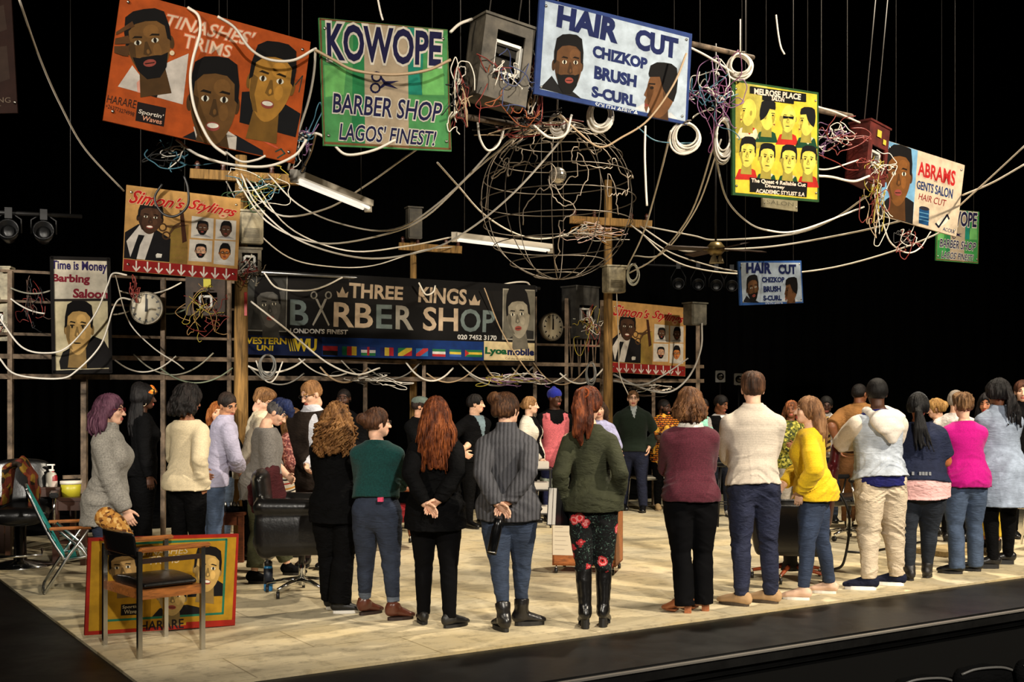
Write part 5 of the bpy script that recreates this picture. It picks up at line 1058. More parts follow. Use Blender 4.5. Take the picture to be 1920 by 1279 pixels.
# --- faded and dark boards
cor = [(1428, 296), (1494, 306), (1494, 398), (1429, 387)]; A = Art(cor); A.text('SALON', (110, 104, 84), [(1436, 374), (1486, 381), (1486, 388), (1436, 382)], .0); A.line((92, 88, 70), [(1434, 366), (1488, 374)], 3, 2)
make_sign(A, cor, 13.4, 'small faded grey board showing below the yellow MELROSE board', (150, 142, 114), wires=1)
cor = [(-70, -30), (18, -30), (36, 211), (-62, 216)]; A = Art(cor, 0, 0, 3); [A.poly((58, 44, 38), q, 1) for q in ([(-100, 60), (20, 20), (40, 150), (-90, 200)], [(-80, 260), (40, 240), (60, 430), (-60, 470)])]
A.text('BARBING', (120, 104, 90), [(-150, 540), (66, 540), (68, 572), (-150, 574)], .0); A.text('CUT', (120, 104, 90), [(-60, 590), (12, 590), (12, 612), (-60, 612)], 0)
make_sign(A, cor, 8.4, 'dark brown weathered board cut off by the left edge of the photo', (46, 28, 24), wires=1)
# --- HARARE board leaning on the floor
cor = [(166, 1022), (448, 1009), (438, 1183), (157, 1201)]; A = Art(cor, 0, 680, 2.135)
A.poly((176, 132, 30), [(366, 742), (946, 715), (922, 1060), (350, 1096)], 1); A.line((40, 112, 84), [(425, 805), (415, 755), (905, 725), (885, 1025), (410, 1055)], 9, 2); A.poly((164, 40, 26), [(736, 1060), (932, 1050), (932, 1074), (734, 1086)], 2)
A.text('TINASHES', (214, 190, 150), [(560, 768), (750, 758), (748, 784), (560, 796)], .0, .2); A.text('TRIMS', (220, 196, 156), [(590, 798), (716, 790), (712, 822), (588, 832)], .0, .15)
A.poly((18, 18, 20), [(742, 960), (745, 935), (800, 920), (855, 885), (888, 905), (885, 955)], 2); A.portrait((825, 850), 106, 178, 6, .1, (196, 160, 92), style='short', smile=True, lay=4)
A.portrait((490, 850), 110, 150, -6, -.3, (170, 136, 84), style='fade', lay=4); A.portrait((680, 960), 110, 150, 3, .1, (190, 160, 100), style='short', lay=4); A.poly((24, 22, 24), [(600, 1038), (630, 1005), (740, 990), (808, 1005), (806, 1026)], 3)
A.poly((22, 20, 20), [(478, 990), (552, 985), (550, 1030), (476, 1034)], 3); A.text("Sportin'", (214, 200, 160), [(484, 994), (550, 990), (548, 1006), (482, 1010)], 0); A.text('Waves', (214, 200, 160), [(490, 1012), (546, 1008), (545, 1024), (489, 1028)], 0)
A.text('HARARE', (36, 30, 34), [(554, 1058), (726, 1046), (726, 1084), (552, 1094)], .015)
SG['harare'] = make_sign(A, cor, 8.22, 'mustard and red HARARE board standing on the floor behind the wooden armchair', (158, 36, 24), th=.03, floor=True, wy=12.0, yaw0=.25, pitch0=.0, bolts=False)
# ------------------------------------------------------------------ back frame, poles, boxes
RUST = mat('rusty_steel', (108, 92, 76), .7, .2, .3, f_var(8, .5, 1.25)); DARKST = mat('dark_steel', (26, 25, 25), .5, .4)
POLE = mat('weathered_pole_wood', (128, 98, 56), .8, 0, .2, lambda t, c: (t.color(t.ramp(t.noise(t.coord((9, 9, .6)), 4, 5, .65), [(.3, sc_(c, .45)), (.5, c), (.72, sc_(c, 1.3))])), t.bump(t.noise(t.coord((9, 9, .6)), 6, 4), .5, .01)))
FV = 7.05
def onv(px, z, v=FV): d = VD(px, v); return np.array(((px-960)/F*d, d, z))
fr = empty('scaffold_frame', onv(700, 0), 'rusty steel scaffold frame behind the crowd carrying the banner and signs', 'frame')
base = np.array(fr.location)
for z, x0, x1, w in ((1.815, -40, 1318, .055), (2.03, -40, 1318, .05), (2.27, -40, 452, .03), (2.62, -40, 452, .025), (2.94, 0, 452, .03), (2.30, 1000, 1140, .03), (2.55, 1000, 1140, .025)):
    MB().beam(onv(x0, z)-base, onv(x1, z)-base, w, w).build('rail', RUST, fr)
for px, z0, z1, w in ((20, 0, 2.94, .05), (158, 0, 1.82, .06), (306, 0, 2.95, .05), (430, 0, 2.95, .045), (685, 0, 2.05, .05), (795, 0, 2.05, .045), (1003, 0, 2.95, .05), (1062, 0, 2.95, .05), (1128, 0, 2.95, .05), (1225, 0, 2.4, .05), (1308, 0, 2.7, .06)):
    MB().beam(onv(px, z0)-base, onv(px, z1)-base, w, w).build('upright', RUST, fr)
mb = MB()
for i in range(9): a, b = 1065+i*7, 1065+(i+1)*7; mb.tube([onv(a, 1.83 if i % 2 else 2.9)-base, onv(b, 2.9 if i % 2 else 1.83)-base], .01, 5)
mb.build('lattice', RUST, fr)
a, b = onv(445, 0), onv(1003, 0); MB().tube([P(448, 508, VD(448, FV-.15))-base, P(1012, 541, VD(1012, FV-.15))-base], .022, 8).build('banner_pipe', metal((150, 150, 150), .35), fr)
mb = MB(); mb.beam(onv(118, .72)-base, onv(152, .72)-base, .04, .04); mb.build('low_rail', RUST, fr)
for px in (655, 672, 842, 856, 1005): MB().beam(P(px, 505+(px-448)*.058, VD(px, FV-.15))-base, P(px, 515+(px-448)*.058, VD(px, FV-.15))-base, .03, .03).build('clamp', DARKST, fr)
def pole(px, top, d, r, label, arm, lean=0):
    b = P(px, HZ, d); b[2] = 0; zt = CAMZ+(HZ-top)*d/F
    e = empty('utility_pole', b, label, 'pole'); MB().tube([(0, 0, 0), (lean*.5, 0, zt*.5), (lean, 0, zt)], [r*1.1, r, r*.85], 14).build('post', POLE, e)
    x0, x1, y = arm; A0 = P(x0, y, d-.12)-b; A1 = P(x1, y+(x1-x0)*.06, d-.12)-b
    MB().beam(A0, A1, .09, .1).build('crossarm', POLE, e)
    for t in (.06, .3, .75, .94): q = A0+(A1-A0)*t; MB().lathe([(.014, .04), (.03, .06), (.02, .09), (.032, .11), (.012, .14)], q, 10).build('insulator', plain((70, 40, 30), .3, 'glazed_clay'), e)
    return e
pl = pole(452, 292, 12.75, .073, 'tall round wooden pole in front of the left end of the banner', (358, 560, 326)); pr = pole(1140, 338, 16.2, .062, 'tall square-topped wooden pole right of the wire globe', (1068, 1222, 412)); pm = pole(775, 388, 16.6, .05, 'thin wooden pole rising behind the middle of the banner', (748, 866, 462))
MB().slab([P(458, 548, 12.66)-np.array(pl.location), P(463, 548, 12.66)-np.array(pl.location), P(463, 592, 12.66)-np.array(pl.location), P(458, 592, 12.66)-np.array(pl.location)], (0, .01, 0)).build('red_marking', plain((170, 40, 34)), pl)
def tangle(name, c, size, cols, n=14, r=.0035, seed=1, label=None, parent=None, lay=(1, .5, 1)):
    rnd = random.Random(seed); mb = MB()
    for i in range(n):
        p = np.array([rnd.gauss(0, .4)*size*l for l in lay]); pts = [p]
        v = np.array([rnd.gauss(0, 1)*l for l in lay])
        for k in range(9):
            v = v*.7+np.array([rnd.gauss(0, .6)*l for l in lay])-p*.9/size*.5+np.array((0, 0, -.12)); p = p+v*size*.22; pts.append(p)
        mb.tube(catmull(pts, 4), r, 5, i % len(cols))
    o = mb.build(name, [plain(c_, .5, 'cable_sheath') for c_ in cols], parent, None if parent else c)
    if parent: o.location = tuple(c)
    o['kind'] = 'stuff'
    if label: tag(o, label, 'wires', kind='stuff')
    return o
WC = (228, 220, 206); TC = (176, 150, 118); BKC = (20, 20, 22); RC = (130, 44, 36); BC = (60, 110, 130); YC = (170, 150, 50); PC = (130, 90, 130)
def fuse_box(px, py, d, w, h, dep, yaw, col, label, hole=None, wires=None, labels=(), name='fuse_box', pitch=0, roll=0, hang=0, vents=False, lid=True):
    C = P(px, py, d); e = empty(name, C, label, 'electrical box', rot=(math.radians(pitch), math.radians(roll), math.radians(yaw))); m = mat('box_paint', col, .6, .1, .4, f_var(7, .55, 1.15))
    mb = MB(); t = .018
    if hole:
        x0, z0, x1, z1 = (hole[0]-.5)*w, (hole[1]-.5)*h, (hole[2]-.5)*w, (hole[3]-.5)*h
        for lo, hi in (((-w/2, -h/2), (x0, h/2)), ((x1, -h/2), (w/2, h/2)), ((x0, -h/2), (x1, z0)), ((x0, z1), (x1, h/2))): mb.box((lo[0], -dep/2, lo[1]), (hi[0], -dep/2+t, hi[1]))
        for lo, hi in (((-w/2, -dep/2+t, -h/2), (-w/2+t, dep/2, h/2)), ((w/2-t, -dep/2+t, -h/2), (w/2, dep/2, h/2)), ((-w/2, -dep/2+t, -h/2), (w/2, dep/2, -h/2+t)), ((-w/2, -dep/2+t, h/2-t), (w/2, dep/2, h/2)), ((-w/2, dep/2-t, -h/2), (w/2, dep/2, h/2))): mb.box(lo, hi)
        mb.build('casing', m, e)
        if wires: tangle('wiring', ((x0+x1)/2-.02, -dep/2-.01, z0+.02), min(w, h)*.55, wires, 16, .0042, seed=int(px), parent=e)
        mb = MB(); c = np.array(((x0+x1)/2, -dep/2+.05, (z0+z1)/2)); k = (z1-z0)*.3
        for s_ in (-1, 1): mb.box(c+np.array((s_*k-.012, -.02, -k)), c+np.array((s_*k+.012, .03, k))); mb.box(c+np.array((-k, -.02, s_*k-.012)), c+np.array((k, .03, s_*k+.012)))
        mb.build('terminal_block', plain((200, 198, 190), .4), e)
    else:
        mb.box((-w/2, -dep/2, -h/2), (w/2, dep/2, h/2), bev=.01); mb.build('casing', m, e)
        MB().box((-w*.44, -dep/2-.008, -h*.44), (w*.44, -dep/2+.002, h*.46)).build('door', m, e)
        if vents:
            mb = MB()
            for i in range(7): mb.box((-w*.33, -dep/2-.012, h*(-.32+.045*i)), (w*.33, -dep/2-.007, h*(-.30+.045*i)))
            mb.build('vent_slots', plain((92, 84, 66)), e)
    if lid: MB().box((-w/2-.012, -dep/2-.014, h/2), (w/2+.012, dep/2+.01, h/2+.02)).build('cap', m, e)
    for (lx, lz, lw, lh, lc) in labels: MB().box((lx*w-lw/2, -dep/2-.012, lz*h-lh/2), (lx*w+lw/2, -dep/2-.009, lz*h+lh/2)).build('warning_label', plain(lc), e)
    if hang:
        for s_ in (-1, 1): MB().tube([(s_*w*.3, 0, h/2), (s_*w*.3, 0, h/2+hang)], .006, 5).build('hanging_cable', mat('hanging_cable', (60, 56, 52), .6), e)
    return e
GY = (84, 78, 68); CR = (168, 158, 132)
fuse_box(934, 122, 9.3, .44, .62, .26, 30, GY, 'large open grey box of wires hanging between the green and blue boards', (.26, .24, .82, .86), [RC, (150, 80, 40), (60, 70, 110), WC], hang=1.6, roll=8)
fuse_box(1626, 292, 11.9, .34, .58, .24, 40, (96, 34, 28), 'dark red open box with yellow labels beside the ABRAMS board', (.2, .22, .86, .62), [WC, RC, YC], ((-.05, .34, .07, .07, (206, 180, 60)), (.24, .24, .05, .05, (206, 180, 60))), hang=1.4, roll=9)
fuse_box(471, 428, 12.6, .24, .33, .14, 18, CR, 'cream metal box strapped to the left pole beside the tan board', vents=True)
fuse_box(466, 492, 12.6, .25, .26, .16, 18, (130, 122, 106), 'small open box of wires on the left pole below the cream box', (.2, .2, .85, .85), [WC, BKC, RC])
fuse_box(387, 557, 13.2, .42, .42, .22, 8, (64, 50, 40), 'dark brown open box stuffed with yellow wires, beside the left clock', (.2, .12, .8, .6), [(170, 130, 80), YC, RC], ((.05, .34, .08, .09, (200, 186, 40)),))
fuse_box(2, 572, 12.9, .22, .78, .2, 10, CR, 'tall cream box cut off by the left edge', (.1, .2, .7, .4), [BKC, RC], ((-.1, .05, .07, .07, (190, 170, 40)),))
fuse_box(1151, 525, 15.9, .27, .34, .18, 20, CR, 'cream metal box strapped to the right pole below the globe', vents=True)
fuse_box(1088, 588, 16.9, .44, .72, .3, 40, (56, 54, 50), 'dark grey open box between the right clock and the right pole', (.15, .3, .8, .65), [WC, RC, YC])
fuse_box(1303, 590, 17.0, .28, .3, .2, 34, (92, 88, 76), 'grey box at the right end of the smaller tan board')
fuse_box(776, 420, 16.45, .2, .42, .14, 24, (62, 56, 44), 'narrow dark box high on the thin middle pole')
def clock(px, py, d, r, yaw, label):
    e = empty('wall_clock', P(px, py, d), label, 'clock', rz=math.radians(yaw)); M = Matrix.Rotation(math.pi/2, 3, 'X')
    MB().lathe([(r*.2, -.06), (r*.98, -.06), (r*1.04, -.02), (r*1.04, .03), (r*.97, .035), (r*.93, .02), (.001, .018)], (0, 0, 0), 40, M=M).build('case', mat('clock_case', (120, 112, 98), .4, .6), e)
    MB().lathe([(.001, .026), (r*.94, .026), (r*.94, .018)], (0, 0, 0), 40, M=M).build('dial', plain((214, 204, 180), .5), e)
    mb = MB()
    for i in range(60):
        a = i*math.pi/30; k = (.018, .2) if i % 5 == 0 else (.006, .07); c, s_ = math.cos(a), math.sin(a); u = Vector((s_, 0, c)); v = Vector((c, 0, -s_)); p = u*r*(.9-k[1]); q = u*r*.9; y = Vector((0, -.030, 0))
        mb.add([p-v*k[0]/2+y, p+v*k[0]/2+y, q+v*k[0]/2+y, q-v*k[0]/2+y], [(0, 1, 2, 3)])
    mb.build('minute_marks', plain((18, 17, 17)), e)
    for L, w, a in ((.58, .030, .06), (.84, .02, -.01)):
        MB().slab([(-w/2, -.034, -.04), (w/2, -.034, -.04), (w*.3+L*r*a, -.034, L*r), (-w*.3+L*r*a, -.034, L*r)], (0, .003, 0)).build('hand', plain((16, 15, 15)), e)
clock(275, 578, 13.4, .178, 6, 'round white clock on the back frame at left, beside the Time is Money sign'); clock(1034, 613, 16.4, .185, 40, 'round white clock on the back frame right of the banner')
# ------------------------------------------------------------------ overhead things
TUBE = mat('lit_fluorescent_tube', (232, 228, 218), .3); TUBE.node_tree.nodes['Principled BSDF'].inputs['Emission Color'].default_value = (1, .94, .82, 1); TUBE.node_tree.nodes['Principled BSDF'].inputs['Emission Strength'].default_value = .8
def tube_light(p, q, label, drop=1.5):
    p, q = np.array(p), np.array(q); e = empty('fluorescent_light', p*.5+q*.5, label, 'light fitting'); m_ = p*.5+q*.5; a, b = p-m_, q-m_
    MB().beam(a, b, .12, .05).build('housing', mat('white_enamel', (196, 188, 174), .4), e)
    for s_ in (-1, 1): n = np.cross(nrm(b-a), (0, 0, 1))*.032*s_; MB().tube([a*.94+n-(0, 0, .045), b*.94+n-(0, 0, .045)], .014, 10).build('tube', TUBE, e)
    for s_ in (a, b): MB().box(s_-np.array((.03, .03, .07)), s_+np.array((.03, .03, .03))).build('end_cap', mat('white_enamel', (196, 188, 174), .4), e)
    for t in (.1, .9): w = a+(b-a)*t; MB().tube([w+np.array((0, 0, .02)), w+np.array((0, 0, drop))], .004, 5).build('hanging_wire', mat('hanging_cable', (60, 56, 52), .6), e)
tube_light(P(552, 326, 9.5), P(690, 382, 10.3), 'white fluorescent light sloping below the green board'); tube_light(P(852, 441, 12.6), P(1032, 463, 13.3), 'white fluorescent light hanging left of the globe')
gl = empty('wire_globe', P(1046, 378, 11.5), 'large open wire globe hanging in the middle of the stage', 'globe'); gr = .745; WIRE = mat('bare_wire', (116, 106, 94), .45, .5)
for i, la in enumerate((-72, -52, -34, -17, 0, 17, 34, 52, 70)):
    z, rr = gr*math.sin(math.radians(la)), gr*math.cos(math.radians(la)); MB().tube([(rr*math.cos(t), rr*math.sin(t), z+.05*rr*math.sin(t+2.6)) for t in np.linspace(0, 2*math.pi, 49)[:-1]], .0048, 5, closed=True).build('ring', WIRE, gl)
for i in range(5): a = math.pi*i/5+.2; MB().tube([(gr*math.cos(t)*math.cos(a), gr*math.cos(t)*math.sin(a), gr*math.sin(t)) for t in np.linspace(0, 2*math.pi, 57)[:-1]], .0045, 5, closed=True).build('meridian', WIRE, gl)
rg = random.Random(31); CW = mat('twisted_wire', (168, 154, 138), .5, .4)
for lo0, la0, n, sx, sy in ((-150, 30, 26, .16, .09), (-130, 48, 22, .2, .08), (-100, 10, 22, .1, .14), (-75, 35, 20, .17, .1), (-40, 52, 26, .22, .07), (-30, 20, 16, .1, .15), (-160, -12, 24, .12, .14), (-120, -28, 20, .15, .13), (-95, -2, 18, .2, .1), (40, 30, 20, .2, .1)):
    lo, la = math.radians(lo0), math.radians(la0); pts = []; hd_ = rg.random()*6
    for k in range(n*2):
        hd_ += rg.gauss(0, .75); lo += math.cos(hd_)*sx*.34; la = max(-1.2, min(1.2, la+math.sin(hd_)*sy*.5)); pts.append((gr*1.005*math.cos(la)*math.cos(lo), gr*1.005*math.cos(la)*math.sin(lo), gr*math.sin(la)))
    MB().tube(pts, .0052, 5).build('coastline', CW, gl)
MB().tube([(0, 0, gr), (0, 0, gr+1.3)], .006, 5).build('hanging_cable', mat('hanging_cable', (60, 56, 52), .6), gl)
db = empty('mirror_ball', P(1046, 329, 11.5), 'small silver mirror ball hanging inside the wire globe', 'mirror ball'); mb = MB(); r = .08
for i in range(12):
    for k in range(20):
        p0, p1 = math.pi*(i+.06)/12, math.pi*(i+.94)/12; t0, t1 = 2*math.pi*(k+.06)/20, 2*math.pi*(k+.94)/20; jr = 1+random.random()*.03
        mb.add([(r*jr*math.sin(p)*math.cos(t), r*jr*math.sin(p)*math.sin(t), r*math.cos(p)) for p, t in ((p0, t0), (p1, t0), (p1, t1), (p0, t1))], [(0, 1, 2, 3)])
mb.build('mirror_tiles', mat('mirror_glass', (222, 214, 200), .2, .75), db, recalc=False); MB().ball((0, 0, 0), r*.985, 20).build('core', plain((70, 66, 60)), db); MB().tube([(0, 0, r), (0, 0, .62)], .003, 5).build('hanging_wire', WIRE, db)
fan = empty('ceiling_fan', P(1342, 468, 13.4), 'ceiling fan with dark wooden blades hanging right of the globe', 'fan')
MB().lathe([(.001, .09), (.06, .08), (.10, .03), (.10, -.02), (.06, -.06), (.001, -.07)], (0, 0, 0), 20).build('motor', mat('aged_brass', (130, 112, 70), .35, .6), fan); MB().cyl((0, 0, .08), (0, 0, 2.3), .012, 8).build('rod', DARKST, fan)
for i in range(4):
    M = Matrix.Rotation(math.radians(20+90*i), 4, 'Z'); MB().box((.12, -.06, -.006), (.62, .06, .006), M=M @ Matrix.Rotation(.2, 4, 'X')).build('blade', wood((52, 36, 26)), fan); MB().box((.06, -.02, -.012), (.16, .02, .0), M=M).build('blade_bracket', mat('aged_brass', (130, 112, 70), .35, .6), fan)
for i, a in enumerate((0, 2.1, 4.2)): MB().lathe([(.012, 0), (.03, -.05), (.045, -.09), (.04, -.092)], (.05*math.cos(a), .05*math.sin(a), -.06), 12).build('lamp_shade', plain((150, 138, 110), .4, 'frosted_glass'), fan)
def bar(a, b, r, label, m=DARKST, drop=2.0):
    a, b = np.array(a), np.array(b); e = empty('steel_pipe', a*.5+b*.5, label, 'pipe'); MB().tube([a-(a*.5+b*.5), b-(a*.5+b*.5)], r, 10).build('pipe', m, e)
    for t in (.12, .88):
        q = (b-a)*(t-.5)
        if drop: MB().tube([q, q+np.array((0, 0, drop))], .004, 5).build('hanging_wire', mat('hanging_cable', (60, 56, 52), .6), e)
    return e
bar(P(-30, 397, 12), P(153, 406, 12.6), .022, 'dark lighting bar hanging at far left', drop=2.6); bar(P(1205, 496, 20), P(1384, 504, 20.4), .025, 'dark lighting bar far behind the right pole', drop=2.5)
bar(P(842, 214, 9.3), P(1012, 241, 9.9), .025, 'rusty pipe carrying cables below the grey box', RUST, 1.9); bar(P(1298, 82, 10.2), P(1412, 108, 10.9), .022, 'rusty pipe at the right corner of the blue board', RUST, 1.5); bar(P(1532, 205, 11.4), P(1596, 219, 11.8), .03, 'dark pipe between the yellow board and the red box', RUST, 1.5)
def stage_lamp(px, py, d, yaw, pitch, label, up=.18, s=1.0):
    e = empty('stage_lamp', P(px, py, d), label, 'stage light', rot=(math.radians(pitch), 0, math.radians(yaw)), group=None); M = Matrix.Rotation(math.pi/2, 3, 'X')
    MB().lathe([(.001, -.16), (.06, -.15), (.075, -.05), (.095, .0), (.105, .12), (.09, .12), (.07, .02)], (0, 0, 0), 18, M=M).build('housing', mat('lamp_black', (18, 18, 19), .35, .3), e); MB().lathe([(.001, .03), (.05, .025), (.075, .012)], (0, -.02, 0), 18, M=M).build('lens', metal((60, 60, 60), .4), e)
    R = Matrix.Rotation(-math.radians(pitch), 4, 'X'); MB().tube([R @ Vector(q) for q in ((-.12, 0, 0), (-.12, 0, .14), (0, 0, up), (.12, 0, .14), (.12, 0, 0))], .010, 6).build('yoke', DARKST, e); MB().box((-.035, -.05, up-.08), (.035, .05, up+.03), M=R).build('clamp', DARKST, e); return e
for px, py, d, w in ((16, 432, 12.2, 'left of the two lamps on the far left bar'), (82, 436, 12.4, 'right of the two lamps on the far left bar'), (1272, 538, 20.1, 'first from the left on the bar behind the right pole'), (1309, 541, 20.2, 'second from the left on the bar behind the right pole'), (1343, 542, 20.3, 'third from the left on the bar behind the right pole'), (1372, 540, 20.35, 'at the right end of the bar behind the right pole')):
    a, b = (P(-30, 397, 12), P(153, 406, 12.6)) if px < 500 else (P(1205, 496, 20), P(1384, 504, 20.4)); lo_, hi_ = 0.0, 1.0
    for _ in range(30):
        t = (lo_+hi_)/2; q = a+(b-a)*t; lo_, hi_ = (t, hi_) if 960+F*q[0]/q[1] < px else (lo_, t)
    q = q-np.array((0, 0, .2 if px < 500 else .33)); stage_lamp(960+F*q[0]/q[1], HZ-F*(q[2]-CAMZ)/q[1], q[1], 20 if px < 500 else -8, -14, 'black stage lamp, '+w, up=.22 if px < 500 else .36)
for px, w in ((1350, 'left'), (1385, 'right')):
    e = empty('floodlight', P(px, 706+(px-1350)*.15, 20.5), w+' one of two square white-framed floodlights behind the oatmeal jumper', 'stage light'); MB().box((-.085, -.04, -.10), (.085, .04, .10), bev=.008).build('housing', plain((120, 118, 112)), e); MB().lathe([(.001, .02), (.05, .03), (.062, .01), (.064, 0)], (0, -.041, 0), 20, M=Matrix.Rotation(math.pi/2, 3, 'X')).build('reflector', metal((60, 58, 54), .2), e); MB().cyl((0, 0, -.1), (0, 0, -1.91-.007*(px-1350)*.2), .015, 8).build('stand', DARKST, e)
